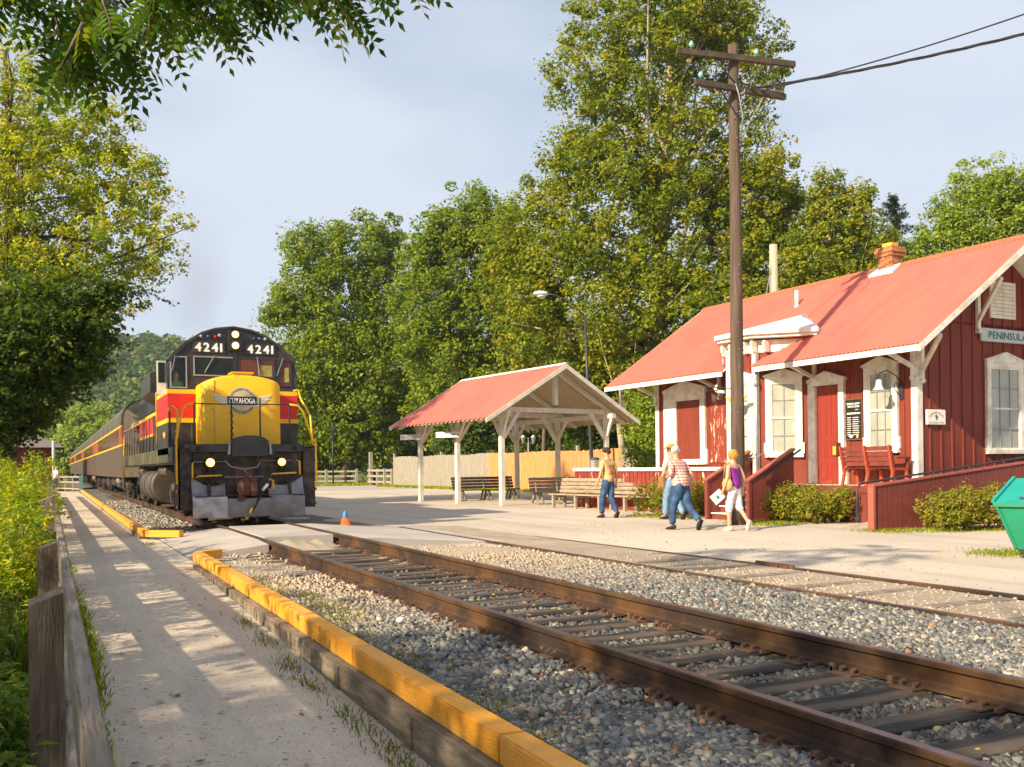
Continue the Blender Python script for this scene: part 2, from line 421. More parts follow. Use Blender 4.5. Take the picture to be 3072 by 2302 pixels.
# ------------------------------------------------------------------ helpers: lettering
_glyph = {}
def glyph(ch):
    if ch in _glyph: return _glyph[ch]
    cu = bpy.data.curves.new('t', 'FONT'); cu.body = ch; cu.size = 1.0; cu.extrude = 0.0; cu.resolution_u = 3
    o = bpy.data.objects.new('t', cu); COL.objects.link(o)
    dg = bpy.context.evaluated_depsgraph_get(); dg.update()
    me = bpy.data.meshes.new_from_object(o.evaluated_get(dg))
    vs = [tuple(v.co) for v in me.vertices]; fs = [tuple(p.vertices) for p in me.polygons]
    wd = (max(v[0] for v in vs) - min(v[0] for v in vs)) if vs else 0.3
    x0 = min(v[0] for v in vs) if vs else 0
    COL.objects.unlink(o); bpy.data.objects.remove(o); bpy.data.meshes.remove(me)
    _glyph[ch] = ([(v[0] - x0, v[1], 0) for v in vs], fs, wd)
    return _glyph[ch]

def text_mb(mb, s, height, width=None, center=(0, 0), bold=0.0, gap=0.14, mi=0, M0=None):
    """lettering in the XY plane of M0, cap height given; slab thickness small"""
    sc_ = height / 0.70
    x = 0; items = []
    for ch in s:
        if ch == ' ': x += 0.30; continue
        g = glyph(ch); items.append((x, g)); x += g[2] + gap
    tot = (x - gap) * sc_
    fx = 1.0 if width is None else width / tot
    for x_, (vs, fs, wd) in items:
        vv = [((x_ + v[0]) * sc_ * fx - tot * fx / 2 + center[0], v[1] * sc_ - height / 2 + center[1], 0) for v in vs]
        mb.add(vv, fs, mi, False, M0)
        if bold:
            for dx, dy in ((bold, 0), (-bold, 0), (0, bold * 0.6), (0, -bold * 0.6)):
                mb.add([(v[0] + dx, v[1] + dy, 0.0004 * (1 + (dx > 0) + 2 * (dy > 0) + 3 * (dy < 0))) for v in vv], fs, mi, False, M0)
    return mb

def arc_text(mb, s, R0, height, a0, a1, mi=0, M0=None, inward=False):
    n = len(s)
    for i, ch in enumerate(s):
        if ch == ' ': continue
        a = a0 + (a1 - a0) * (i + 0.5) / n
        vs, fs, wd = glyph(ch); k = height / 0.7
        T = Matrix.Rotation(a - PI / 2, 4, 'Z') if not inward else Matrix.Rotation(a + PI / 2, 4, 'Z')
        P = Matrix.Translation((R0 * math.cos(a), R0 * math.sin(a), 0)) @ T
        vv = [tuple(P @ Vector(((v[0] - wd / 2) * k, (v[1] - 0.35) * k, 0))) for v in vs]
        mb.add(vv, fs, mi, False, M0)
# planes for signs: facing -Y (front) and facing -X (left)
FRONT = Matrix(((1, 0, 0, 0), (0, 0, -1, 0), (0, 1, 0, 0), (0, 0, 0, 1)))
LEFT = Matrix(((0, 0, -1, 0), (-1, 0, 0, 0), (0, 1, 0, 0), (0, 0, 0, 1)))
# ------------------------------------------------------------------ setting: ground
def ground_mat(name, build):
    m = bpy.data.materials.new(name); m.use_nodes = True
    t = m.node_tree; p = t.nodes['Principled BSDF']; p.inputs['Roughness'].default_value = 0.95
    p.inputs['Specular IOR Level'].default_value = 0.15
    build(t, p); return m
def N_(t, kind, **kw):
    n = t.nodes.new(kind)
    for k, v in kw.items(): setattr(n, k, v)
    return n
def noise(t, vec, s, d=5, r=0.55):
    n = t.nodes.new('ShaderNodeTexNoise'); n.inputs['Scale'].default_value = s; n.inputs['Detail'].default_value = d; n.inputs['Roughness'].default_value = r
    t.links.new(vec, n.inputs[0]); return n.outputs[0]
def maprange(t, v, a, b, c, d):
    n = t.nodes.new('ShaderNodeMapRange')
    for i, x in enumerate((a, b, c, d)): n.inputs[i + 1].default_value = x
    t.links.new(v, n.inputs[0]); return n.outputs[0]
def mixc(t, f, a, b):
    n = t.nodes.new('ShaderNodeMixRGB')
    if isinstance(f, float): n.inputs[0].default_value = f
    else: t.links.new(f, n.inputs[0])
    for i, x in ((1, a), (2, b)):
        if isinstance(x, tuple): n.inputs[i].default_value = (*x[:3], 1)
        else: t.links.new(x, n.inputs[i])
    return n.outputs[0]
def bumpn(t, p, h, strength, dist=0.02):
    b = t.nodes.new('ShaderNodeBump'); b.inputs['Strength'].default_value = strength; b.inputs['Distance'].default_value = dist
    t.links.new(h, b.inputs['Height']); t.links.new(b.outputs[0], p.inputs['Normal'])
def math2(t, op, a, b):
    n = t.nodes.new('ShaderNodeMath'); n.operation = op
    for i, x in enumerate((a, b)):
        if isinstance(x, (int, float)): n.inputs[i].default_value = x
        else: t.links.new(x, n.inputs[i])
    return n.outputs[0]

def _grass(t, p):
    v = N_(t, 'ShaderNodeTexCoord').outputs['Object']
    c = mixc(t, maprange(t, noise(t, v, 0.4), 0.35, 0.65, 0, 1), (0.07, 0.10, 0.02), (0.20, 0.19, 0.05))
    c = mixc(t, maprange(t, noise(t, v, 6), 0.4, 0.7, 0, 0.6), c, (0.03, 0.045, 0.01))
    t.links.new(c, p.inputs['Base Color']); bumpn(t, p, noise(t, v, 8), 0.8, 0.1)
def _plaza(t, p):
    v = N_(t, 'ShaderNodeTexCoord').outputs['Object']
    c = mixc(t, maprange(t, noise(t, v, 0.25, 6), 0.35, 0.65, 0, 1), (0.585, 0.50, 0.40), (0.48, 0.41, 0.335))
    c = mixc(t, maprange(t, noise(t, v, 1.7, 7, 0.7), 0.48, 0.75, 0, 0.5), c, (0.42, 0.35, 0.28))
    mq = N_(t, 'ShaderNodeMapping'); mq.inputs['Scale'].default_value = (1.6, 0.12, 1); mq.inputs['Rotation'].default_value = (0, 0, 0.35); t.links.new(v, mq.inputs[0])
    c = mixc(t, maprange(t, noise(t, mq.outputs[0], 0.8, 4), 0.50, 0.66, 0, 0.6), c, (0.38, 0.33, 0.28))
    c = mixc(t, maprange(t, noise(t, v, 45, 3), 0.55, 0.75, 0, 0.6), c, (0.25, 0.2, 0.15))
    t.links.new(c, p.inputs['Base Color']); bumpn(t, p, noise(t, v, 25, 6), 0.5, 0.02)
def _path(t, p):
    v = N_(t, 'ShaderNodeTexCoord').outputs['Object']
    mp = N_(t, 'ShaderNodeMapping'); mp.inputs['Scale'].default_value = (1, 0.35, 1); t.links.new(v, mp.inputs[0])
    c = mixc(t, maprange(t, noise(t, mp.outputs[0], 0.9, 6), 0.35, 0.65, 0, 1), (0.64, 0.54, 0.42), (0.50, 0.42, 0.335))
    c = mixc(t, maprange(t, noise(t, mp.outputs[0], 7, 7, 0.75), 0.47, 0.75, 0, 0.55), c, (0.36, 0.29, 0.225))
    c = mixc(t, maprange(t, noise(t, v, 60, 3), 0.56, 0.72, 0, 0.75), c, (0.20, 0.16, 0.12))
    c = mixc(t, maprange(t, noise(t, v, 22, 2), 0.66, 0.70, 0, 0.8), c, (0.13, 0.09, 0.05))
    t.links.new(c, p.inputs['Base Color']); bumpn(t, p, noise(t, v, 30, 7, 0.7), 0.6, 0.02)
def _ballast(t, p):
    v = N_(t, 'ShaderNodeTexCoord').outputs['Object']
    vo = t.nodes.new('ShaderNodeTexVoronoi'); vo.inputs['Scale'].default_value = 20; t.links.new(v, vo.inputs['Vector'])
    cr = t.nodes.new('ShaderNodeValToRGB'); e = cr.color_ramp
    e.elements[0].color = (0.05, 0.055, 0.06, 1); e.elements[1].color = (0.34, 0.29, 0.23, 1)
    x = e.elements.new(0.5); x.color = (0.145, 0.145, 0.15, 1)
    sp = t.nodes.new('ShaderNodeSeparateColor'); t.links.new(vo.outputs['Color'], sp.inputs[0]); t.links.new(sp.outputs[0], cr.inputs[0])
    pos = t.nodes.new('ShaderNodeSeparateXYZ'); t.links.new(v, pos.inputs[0])
    # limestone dust trodden over the stones round the crossing (a lasting stain)
    y = pos.outputs[1]
    dd = math2(t, 'ABSOLUTE', math2(t, 'SUBTRACT', y, 17.0), 0.0)
    f = maprange(t, math2(t, 'ADD', dd, math2(t, 'MULTIPLY', noise(t, v, 0.8, 6), 6.0)), 5.5, 11.5, 0.92, 0.06)
    c = mixc(t, f, cr.outputs[0], (0.50, 0.40, 0.29))
    c = mixc(t, maprange(t, noise(t, v, 5, 6, 0.7), 0.5, 0.7, 0, 0.5), c, (0.16, 0.13, 0.10))
    ins = math2(t, 'MULTIPLY', math2(t, 'MULTIPLY', math2(t, 'GREATER_THAN', pos.outputs[0], 3.4), math2(t, 'LESS_THAN', pos.outputs[0], 4.8)), math2(t, 'LESS_THAN', y, 13.0))
    c = mixc(t, math2(t, 'MULTIPLY', ins, 0.7), c, (0.05, 0.045, 0.04))
    t.links.new(c, p.inputs['Base Color'])
    bumpn(t, p, math2(t, 'ADD', vo.outputs['Distance'], noise(t, v, 30)), 0.9, 0.03)
def _dust(t, p):
    v = N_(t, 'ShaderNodeTexCoord').outputs['Object']
    c = mixc(t, maprange(t, noise(t, v, 1.2, 6), 0.35, 0.65, 0, 1), (0.44, 0.36, 0.27), (0.33, 0.27, 0.205))
    c = mixc(t, maprange(t, noise(t, v, 18, 4), 0.55, 0.7, 0, 0.7), c, (0.18, 0.15, 0.12))
    t.links.new(c, p.inputs['Base Color']); bumpn(t, p, noise(t, v, 30, 6), 0.8, 0.03)
def _asph(t, p):
    v = N_(t, 'ShaderNodeTexCoord').outputs['Object']
    c = mixc(t, maprange(t, noise(t, v, 0.7, 6), 0.35, 0.65, 0, 1), (0.48, 0.43, 0.38), (0.38, 0.34, 0.31))
    c = mixc(t, maprange(t, noise(t, v, 50, 3), 0.5, 0.7, 0, 0.5), c, (0.22, 0.2, 0.18))
    t.links.new(c, p.inputs['Base Color']); bumpn(t, p, noise(t, v, 40, 5), 0.4, 0.01)
G_GRASS = ground_mat('grass_ground', _grass); G_PLAZA = ground_mat('limestone_plaza', _plaza); G_PATH = ground_mat('path_concrete', _path)
G_BALL = ground_mat('ballast_bed', _ballast); G_DUST = ground_mat('dust_bed', _dust); G_ASPH = ground_mat('pale_asphalt', _asph)

def sheet(name, xs, ys, zf, m):
    xs = list(xs); ys = list(ys); V = []; F = []
    for y in ys:
        for x in xs: V.append((x, y, zf(x, y)))
    nx = len(xs)
    for j in range(len(ys) - 1):
        for i in range(nx - 1):
            F.append((j * nx + i, j * nx + i + 1, (j + 1) * nx + i + 1, (j + 1) * nx + i))
    mb = MB(); mb.add(V, F, 0, True)
    o = mb.build(name, m); tag(o, kind='structure'); return o

def ramp01(x, a, b): return max(0.0, min(1.0, (x - a) / (b - a)))
def gz(x, y):
    if x < 0.0: return -0.06 - 0.75 * ramp01(-x, 0.0, 3.5) - 0.02 * math.sin(x * 1.7 + y)
    return -0.06 if not (0 <= x <= 2.2 and y < 14) else -0.35
xs = [-900, -300, -100, -40, -20, -10, -6, -3.5, -2.5, -1.5, -0.8, -0.1, 0.0, 1.0, 2.2, 2.25, 6, 20, 60, 120, 300, 900]
ys = [-300, -100, -40, -15, -5, 0, 2, 4, 6, 8, 10, 12, 13.9, 14.1, 18, 24, 35, 60, 100, 200, 500, 1500]
sheet('ground', xs, ys, gz, G_GRASS)

def pathz(y): return -0.16 + 0.17 * ramp01(y, 3.0, 13.0)
sheet('path', [0.14, 0.6, 1.2, 1.86, 1.98], [-6, 0, 3, 5, 7, 9, 11, 13, 15, 17, 20, 24, 40, 76], lambda x, y: pathz(y) + 0.0 * x, G_PATH)
sheet('plaza', [5.6, 7.0, 9, 14, 22, 34, 48], [-12, -2, 4, 10, 17, 24, 34, 46, 60], lambda x, y: 0.0 if x > 6.9 else -0.012, G_PLAZA)
sheet('road', [5.9, 20, 34, 60], [60, 66, 72, 80], lambda x, y: 0.004, G_ASPH)
sheet('verge', [5.9, 15, 25, 60], [80, 90, 100], lambda x, y: 0.01 + 0.12 * ramp01(y, 82, 92), G_GRASS)
def bz(x, y):
    z = 0.006
    if x < 2.3: z = 0.02
    if 3.42 < x < 4.79: z = -0.028
    return z + 0.012 * math.sin(x * 3.1 + y * 1.3) + 0.008 * math.sin(y * 2.7 - x)
sheet('ballast_bed', [2.04 + 0.2 * i for i in range(24)] + [6.9, 7.18], [-8 + 0.5 * i for i in range(76)] + [34, 40, 60, 100, 180, 330], bz, G_BALL)
sheet('siding_bed', [7.24, 7.6, 8.0, 8.4, 8.74], [-8, 0, 4, 8, 12, 16, 21], lambda x, y: 0.012 + 0.01 * math.sin(3 * x + y), G_DUST)

# crossing: concrete panels between the rails, ramps on both sides
def czl(x, y): return 0.022 + (0.185 - 0.022) * ramp01(x, 1.98, 3.25) - 0.03 * ramp01(abs(y - 18.6), 1.6, 2.6) * ramp01(x, 2.0, 2.8)
mb = MB()
ysx = [16.1 + 0.35 * i for i in range(16)]
def slab(xs_, zf):
    V = []; F = []
    for y in ysx:
        for x in xs_: V.append((x + (0.10 * math.sin(y * 2.1)) * 0, y, zf(x, y)))
    n = len(xs_)
    for j in range(len(ysx) - 1):
        for i in range(n - 1): F.append((j * n + i, j * n + i + 1, (j + 1) * n + i + 1, (j + 1) * n + i))
    mb.add(V, F, 0, True)
    for j0 in (0, len(ysx) - 1):
        for i in range(n - 1):
            a = V[j0 * n + i]; b = V[j0 * n + i + 1]
            mb.add([a, b, (b[0], b[1], -0.05), (a[0], a[1], -0.05)], [(0, 1, 2, 3)], 0)
slab([1.98, 2.3, 2.6, 2.9, 3.1, 3.285], czl)
slab([4.92, 5.3, 5.9, 6.6, 7.3, 8.2], lambda x, y: 0.185 * (1 - ramp01(x, 5.2, 8.0)) ** 1.5 + 0.006)
o = mb.build('crossing', G_ASPH); tag(o, kind='structure')
mb = MB(); mb.box(3.47, 4.735, 17.35, 21.2, 0.02, 0.192, bev=0.012)
o = mb.build('crossing_panel', G_ASPH); tag(o, 'pale concrete panel laid between the rails just ahead of the train', 'crossing panel')
# heaped gravel against the panel's near side
mb = MB()
GV = []; GF = []
for j in range(15):
    for i in range(25):
        x = 3.46 + 1.28 * i / 24; y = 16.35 + 1.0 * j / 14; s_ = j / 14
        e = math.sin(PI * min(1, i / 24)) ** 0.35
        GV.append((x, y, -0.03 + (0.165 * s_ ** 0.7) * e * (0.85 + 0.12 * math.sin(x * 9 + y * 5) + 0.08 * math.sin(x * 23))))
for j in range(14):
    for i in range(24): GF.append((j * 25 + i, j * 25 + i + 1, (j + 1) * 25 + i + 1, (j + 1) * 25 + i))
mb.add(GV, GF, 0, True)
o = mb.build('gravel_heap', G_DUST); tag(o, 'low heap of dusty gravel against the near edge of the crossing panel', 'gravel heap', kind='stuff')

# ------------------------------------------------------------------ rails and ties
def rail_obj(name, x, y0, y1, ztop, label, group=None):
    hw, fw, ww = 0.038, 0.075, 0.010
    H_ = 0.172
    prof = [(-fw, 0), (fw, 0), (fw, 0.012), (0.020, 0.030), (ww, 0.045), (ww, H_ - 0.052), (hw, H_ - 0.036), (hw, H_ - 0.008), (hw - 0.008, H_), (-hw + 0.008, H_), (-hw, H_ - 0.008), (-hw, H_ - 0.036), (-ww, H_ - 0.052), (-ww, 0.045), (-0.020, 0.030), (-fw, 0.012)]
    root = thing(name, label, 'rail', (x, y0, ztop - H_), 0, group)
    a = MB()
    n = len(prof); seg = [0, (y1 - y0) * 0.5, y1 - y0]
    V = [(p, yy, q) for yy in seg for (p, q) in prof]; F = []; mi = []
    for s in range(2):
        for i in range(n):
            j = (i + 1) % n
            f = (s * n + i, s * n + j, (s + 1) * n + j, (s + 1) * n + i)
            a.add([V[k] for k in f], [(0, 1, 2, 3)], 1 if i in (8,) else 0)
    a.add(prof and [(p, 0, q) for p, q in prof], [tuple(range(n))], 0)
    a.build('rail_body', [M['railside'], M['railtop']], root)
    return root
rail_obj('rail', 3.35, -3, 240, 0.2, 'near brown rail of the main track, running from the bottom edge under the locomotive', 'rails of the main track')
rail_obj('rail', 4.855, -3, 240, 0.2, 'far rusty rail of the main track, its running top polished purple grey', 'rails of the main track')
rail_obj('rail', 7.30, -3, 21, 0.045, 'thin rail nearly buried in gravel, nearer rail of the disused siding', 'rails of the siding')
sr_ = rail_obj('rail', 8.80, -3, 21, 0.105, 'rusty siding rail standing out at the edge of the pale plaza', 'rails of the siding')
sr_.rotation_euler.x = -0.0052
# joint bars on the plaza-side rail
root = thing('rail_joint', 'rusty bolted joint bar on the far siding rail', 'rail joint', (8.80, 9.6, 0.0))
mb = MB(); mb.box(-0.045, -0.014, 0, 0.75, 0.0, 0.075, bev=0.006)
mb.build('joint_bar', M['rust'], root)
mb = MB()
for k in range(4): mb.cyl((-0.045, 0.1 + 0.18 * k, 0.04), (-0.066, 0.1 + 0.18 * k, 0.04), 0.017, n=6, smooth=False)
mb.build('bolt', M['rust'], root)

def make_tie():
    root = thing('railway_tie', 'weathered wooden crosstie bedded in grey ballast between the rails', 'railway tie', (4.10, 0, 0), 0, 'crossties of the main track')
    mb = MB(); bm = bmesh.new()
    nx, hw, hz = 14, 0.115, 0.16
    V = []
    for i in range(nx + 1):
        x = -1.28 + 2.56 * i / nx
        j1 = rnd.uniform(-0.010, 0.010); j2 = rnd.uniform(-0.010, 0.010); t1 = rnd.uniform(-0.006, 0.004); t2 = rnd.uniform(-0.006, 0.004)
        V += [(x, -hw + j1, -hz), (x, hw + j2, -hz), (x, hw + j2, -0.012 + t2), (x, hw * 0.9 + j2, t2), (x, 0.0, t1 * 0.6), (x, -hw * 0.9 + j1, t1), (x, -hw + j1, -0.012 + t1)]
    k = 7; F = []
    for i in range(nx):
        for j in range(k):
            j_ = (j + 1) % k
            F.append((i * k + j, i * k + j_, (i + 1) * k + j_, (i + 1) * k + j))
    F.append(tuple(range(k))); F.append(tuple(range(nx * k + k - 1, nx * k - 1, -1)))
    mb.add(V, F, 0)
    mb.build('timber', M['tie'], root)
    for sx in (-0.7525, 0.7525):
        p = MB(); p.box(sx - 0.17, sx + 0.17, -0.09, 0.09, 0.001, 0.015, bev=0.003)
        pl = p.build('tie_plate', M['tieplate'], root)
        q = MB()
        for dx, dy in ((-0.105, -0.05), (0.105, 0.05), (-0.105, 0.045), (0.12, -0.045)):
            q.box(sx + dx - 0.011, sx + dx + 0.011, dy - 0.011, dy + 0.011, 0.012, 0.042)
            q.box(sx + dx - 0.03 * (1 if dx > 0 else -0.35), sx + dx + 0.03 * (-0.35 if dx > 0 else 1) + 0.0, dy - 0.018, dy + 0.018, 0.036, 0.050)
        # rail anchors beside the tie
        q.box(sx - 0.105, sx + 0.105, 0.125, 0.15, 0.0, 0.030)
        q.box(sx - 0.105, sx - 0.07, 0.118, 0.157, 0.0, 0.055)
        q.build('spike', M['tieplate'], pl)
    return root
tie0 = make_tie()
y = 1.2; k = 0; TIE_Y = []
while y < 17.0:
    o = tie0 if k == 0 else copy_tree(tie0)
    TIE_Y.append(y)
    o.location = (4.10 + rnd.uniform(-0.06, 0.06), y, 0.012 + rnd.uniform(-0.005, 0.002)); o.rotation_euler = (0, 0, rnd.uniform(-0.02, 0.02) + (PI if rnd.random() < 0.5 else 0))
    y += rnd.uniform(0.46, 0.54); k += 1
y = 21.6
while y < 60:
    o = copy_tree(tie0); o.location = (4.10 + rnd.uniform(-0.05, 0.05), y, 0.012); o.rotation_euler = (0, 0, rnd.uniform(-0.015, 0.015)); y += 0.56
# siding ties, just showing
y = 3.0
s0 = None
while y < 12.5:
    mb = MB(); mb.box(-0.55, 0.62, -0.10, 0.10, -0.1, 0.020, bev=0.01)
    if s0 is None:
        s0 = mb.build('siding_tie', M['oldwoodh']); tag(s0, 'pale half buried tie showing between the siding rails', 'railway tie', 'ties of the siding')
        o = s0
    else:
        o = s0.copy(); COL.objects.link(o)
    o.location = (8.05 + rnd.uniform(-0.1, 0.1), y, 0.004); o.rotation_euler = (0, 0, rnd.uniform(-0.03, 0.03)); y += 0.95 * rnd.uniform(0.8, 1.3)

# ------------------------------------------------------------------ ballast stones
def stones(name, n, xr, yr, zbase, s0_, s1_, label, accept=None, dusty=lambda x, y: 0.0, seed=1):
    R = np.random.default_rng(seed)
    base = np.array([(-1, -1, -1), (1, -1, -1), (1, 1, -1), (-1, 1, -1), (-1, -1, 1), (1, -1, 1), (1, 1, 1), (-1, 1, 1)], dtype=float)
    q = np.array([(0, 3, 2, 1), (4, 5, 6, 7), (0, 1, 5, 4), (1, 2, 6, 5), (2, 3, 7, 6), (3, 0, 4, 7)])
    x = R.uniform(xr[0], xr[1], n); u = R.uniform(0, 1, n)
    y = yr[0] + (yr[1] - yr[0]) * u ** 1.35
    if accept is not None:
        k = accept(x, y, R); x = x[k]; y = y[k]; n = len(x)
    s = R.uniform(s0_, s1_, n) * (0.7 + 0.6 * R.random(n) ** 3)
    V = base[None] * (0.55 + 0.65 * R.random((n, 8, 3)))
    V *= (s[:, None] * np.array([1, 1, 1]))[:, None, :] * R.uniform(0.6, 1.25, (n, 1, 3))
    a = R.uniform(0, 2 * PI, (n, 3)); 
    ca, sa = np.cos(a), np.sin(a)
    def rot(V, i, j, c, s_):
        A = V[:, :, i] * c[:, None] - V[:, :, j] * s_[:, None]; B = V[:, :, i] * s_[:, None] + V[:, :, j] * c[:, None]
        V[:, :, i] = A; V[:, :, j] = B
    rot(V, 0, 1, ca[:, 0], sa[:, 0]); rot(V, 1, 2, ca[:, 1], sa[:, 1]); rot(V, 0, 1, ca[:, 2], sa[:, 2])
    z = zbase + s * R.uniform(-0.1, 0.7, n)
    if name == 'ballast_stones': z = np.where((x > 3.42) & (x < 4.79), z - 0.036, z)
    V += np.stack([x, y, z], 1)[:, None, :]
    F = (q[None] + (np.arange(n) * 8)[:, None, None]).reshape(-1, 4)
    g = R.random(n)
    pal = np.array([(0.12, 0.13, 0.132), (0.19, 0.195, 0.19), (0.075, 0.08, 0.08), (0.32, 0.28, 0.22), (0.15, 0.155, 0.15), (0.25, 0.235, 0.21), (0.45, 0.38, 0.28), (0.24, 0.13, 0.07)])
    idx = R.choice(len(pal), n, p=[0.24, 0.18, 0.15, 0.10, 0.17, 0.09, 0.05, 0.02])
    c = pal[idx] * R.uniform(0.75, 1.3, (n, 1))
    d = np.clip(dusty(x, y) + R.uniform(-0.2, 0.2, n), 0, 1)[:, None]
    c = np.where(((x > 3.4) & (x < 4.8))[:, None], c * 0.62, c)   # stones between the rails are darker
    c = c * (1 - d) + np.array([0.48, 0.37, 0.26]) * d
    o = np_mesh(name, V.reshape(-1, 3), F, ATTR, col=np.repeat(c, 8, 0))
    tag(o, label, 'gravel', kind='stuff'); return o
def acc1(x, y, R):
    near = np.abs(x - 3.35) < 0.085; far = np.abs(x - 4.855) < 0.085
    dens = np.clip(1.15 - (y - 7.5) / 5.0, 0.03, 1.0)
    inside = (x > 3.4) & (x < 4.8)
    dens = np.where(inside, dens * 0.8, dens)
    dens = np.where(x > 4.9, np.clip(1.2 - (y - 9.0) / 4.5, 0.03, 1.0), dens)
    ty = np.array(TIE_Y); dist = np.abs(y[:, None] - ty[None, :]).min(1)
    ontie = (dist < 0.125) & (x > 2.86) & (x < 5.34)
    keep = np.where(ontie, R.random(len(x)) < np.where(inside, 0.03, 0.30), True)
    return (~near) & (~far) & (R.random(len(x)) < dens) & (x > 2.12) & keep
dust1 = lambda x, y: np.where(x > 4.9, np.clip((y - 8.5) / 6.5, 0, 0.9), np.where(x > 3.4, np.clip((y - 12.0) / 4.0, 0, 0.9), np.clip((y - 7.0) / 5.0, 0, 0.9)))
stones('ballast_stones', 105000, (2.1, 7.22), (2.0, 16.5), 0.006, 0.014, 0.023, 'crushed grey stone filling the main track bed', acc1, dust1, 3)
stones('ballast_stones', 6000, (7.38, 8.74), (2.0, 13.0), 0.006, 0.010, 0.018, 'loose stones scattered between the siding rails', lambda x, y, R: (R.random(len(x)) < np.clip(1.1 - y / 12, 0.05, 1)), lambda x, y: np.clip(0.25 + y / 14, 0, 0.9), 4)
stones('grit', 2600, (0.3, 12.5), (2.5, 20.0), 0.0, 0.006, 0.012, 'small grit and crumbs strewn over the plaza', lambda x, y, R: (x > 8.9), lambda x, y: np.full_like(x, 0.5), 5)
stones('ballast_stones', 9000, (2.1, 3.2), (21.6, 48.0), 0.006, 0.022, 0.04, 'dusty stones along the bed beside the standing train', None, lambda x, y: np.full_like(x, 0.25), 6)

# fallen leaves and litter
def leaf_litter(n, seed):
    R = random.Random(seed); mb = MB()
    for i in range(n):
        zone = R.random()
        if zone < 0.5: x = R.uniform(2.3, 7.2); y = R.uniform(3, 14); z = 0.05
        elif zone < 0.8: x = R.uniform(0.3, 1.8); y = R.uniform(3, 14); z = pathz(y) + 0.008
        else: x = R.uniform(3.45, 4.75); y = R.uniform(3, 12); z = 0.05
        s = R.uniform(0.018, 0.04); a = R.uniform(0, 2 * PI); c, d = math.cos(a), math.sin(a)
        pts = [(-s, 0), (0, s * .5), (s, 0), (0, -s * .5)]
        mb.add([(x + p * c - q * d, y + p * d + q * c, z + R.uniform(0, 0.012)) for p, q in pts], [(0, 1, 2, 3)], R.choice([0, 0, 1, 2]))
    o = mb.build('fallen_leaves', [mat('dry_leaf', (0.35, 0.14, 0.04), 0.8), mat('yellow_leaf', (0.45, 0.33, 0.05), 0.8), mat('brown_leaf', (0.14, 0.08, 0.04), 0.8)])
    tag(o, 'scattered dry orange and yellow leaves on ballast and path', 'fallen leaves', kind='stuff')
leaf_litter(240, 5)
mb = MB(); mb.ell((2.78, 8.0, 0.07), (0.045, 0.03, 0.03), 8)
tag(mb.build('paper_scrap', M['signwhite']), 'crumpled white scrap lying on the ballast by the near rail', 'litter')

# ------------------------------------------------------------------ curb timbers
edges = [1.2, 3.9, 6.3, 8.35, 11.4, 14.75]
def curb(y0, y1, x0, x1, label):
    root = thing('curb_timber', label, 'curb timber', (0, 0, 0), 0, 'yellow curb timbers along the path')
    d = Vector((x1 - x0, y1 - y0, 0)); Ln = d.length; a = -math.atan2(d.x, d.y)
    root.location = (x0, y0, 0.066); root.rotation_euler = (0, 0, a)
    mb = MB(); mb.box(-0.105, 0.035, 0.004, Ln - 0.004, 0.0, 0.138, bev=0.01)
    mb.build('timber', M['curb'], root)
    return root
labs = ['long yellow painted curb timber at the bottom edge of the picture', 'yellow curb timber, second from the bottom edge, flecked with sun', 'yellow curb timber in the middle of the near row', 'yellow curb timber, second from the crossing end of the near row', 'short yellow curb timber whose end faces the crossing, nearest row']
xe = [1.90, 1.92, 1.945, 1.97, 1.985, 2.0]
for i in range(5): curb(edges[i], edges[i + 1], xe[i], xe[i + 1], labs[i])
curb(14.76, 15.05, 2.0, 2.35, 'stub of yellow curb timber turned in at the crossing')
far = [(20.15, 2.40), (20.75, 1.80), (25, 1.76), (31, 1.78), (38, 1.80), (48, 1.84), (60, 1.9), (74, 1.95)]
fl = ['yellow curb timber bent in towards the track beyond the crossing', 'yellow curb timber beside the locomotive front', 'yellow curb timber beside the fuel tank', 'yellow curb timber beside the rear truck of the locomotive', 'yellow curb timber beside the first coach', 'yellow curb timber beside the end of the first coach', 'farthest yellow curb timber by the green gate post']
for i in range(7): curb(far[i][0], far[i + 1][0], far[i][1], far[i + 1][1], fl[i])
# ledge under the timbers
def ledge(y0, y1, lab):
    mb = MB(); mb.prism([(1.735, y0), (1.835, y1), (1.97, y1), (1.90, y0)], 'z', -0.34, 0.063)
    for yy in np.arange(y0 + 0.7, y1, 1.5): xx = 1.735 + 0.1 * (yy - y0) / (y1 - y0); mb.box(xx - 0.012, xx + 0.003, yy, yy + 0.09, -0.34, 0.055)
    tag(mb.build('retaining_ledge', M['ledge']), lab, 'ledge')
ledge(1.2, 14.3, 'grey weathered wooden ledge under the near yellow curb')
mb = MB(); mb.prism([(1.64, 21.0), (1.80, 74), (2.0, 74), (1.84, 21.0)], 'z', -0.1, 0.063)
tag(mb.build('retaining_ledge', M['ledge']), 'low ledge under the far yellow curb beside the train', 'ledge')

# ------------------------------------------------------------------ guard fence on the left of the path
fen = thing('guard_fence', 'weathered wooden guard fence with thick posts along the left edge of the path', 'fence', (0, 0, 0))
py = [1.6, 4.35, 7.4, 10.6, 13.8, 17.2, 20.6, 24.0, 27.4, 30.8, 34.2, 38, 42, 46, 50, 54, 58]
for i, y in enumerate(py):
    mb = MB(); h = 0.93 if i != 3 else 1.18
    x0, x1 = (-0.085, 0.045)
    mb.add([(x0, y - .08, -0.7), (x1, y - .08, -0.7), (x1, y + .08, -0.7), (x0, y + .08, -0.7), (x0, y - .08, h - 0.05), (x1, y - .08, h), (x1, y + .08, h + 0.01), (x0, y + .08, h - 0.04)],
           [(0, 3, 2, 1), (4, 5, 6, 7), (0, 1, 5, 4), (1, 2, 6, 5), (2, 3, 7, 6), (3, 0, 4, 7)])
    mb.build('post', M['oldwood'], fen)
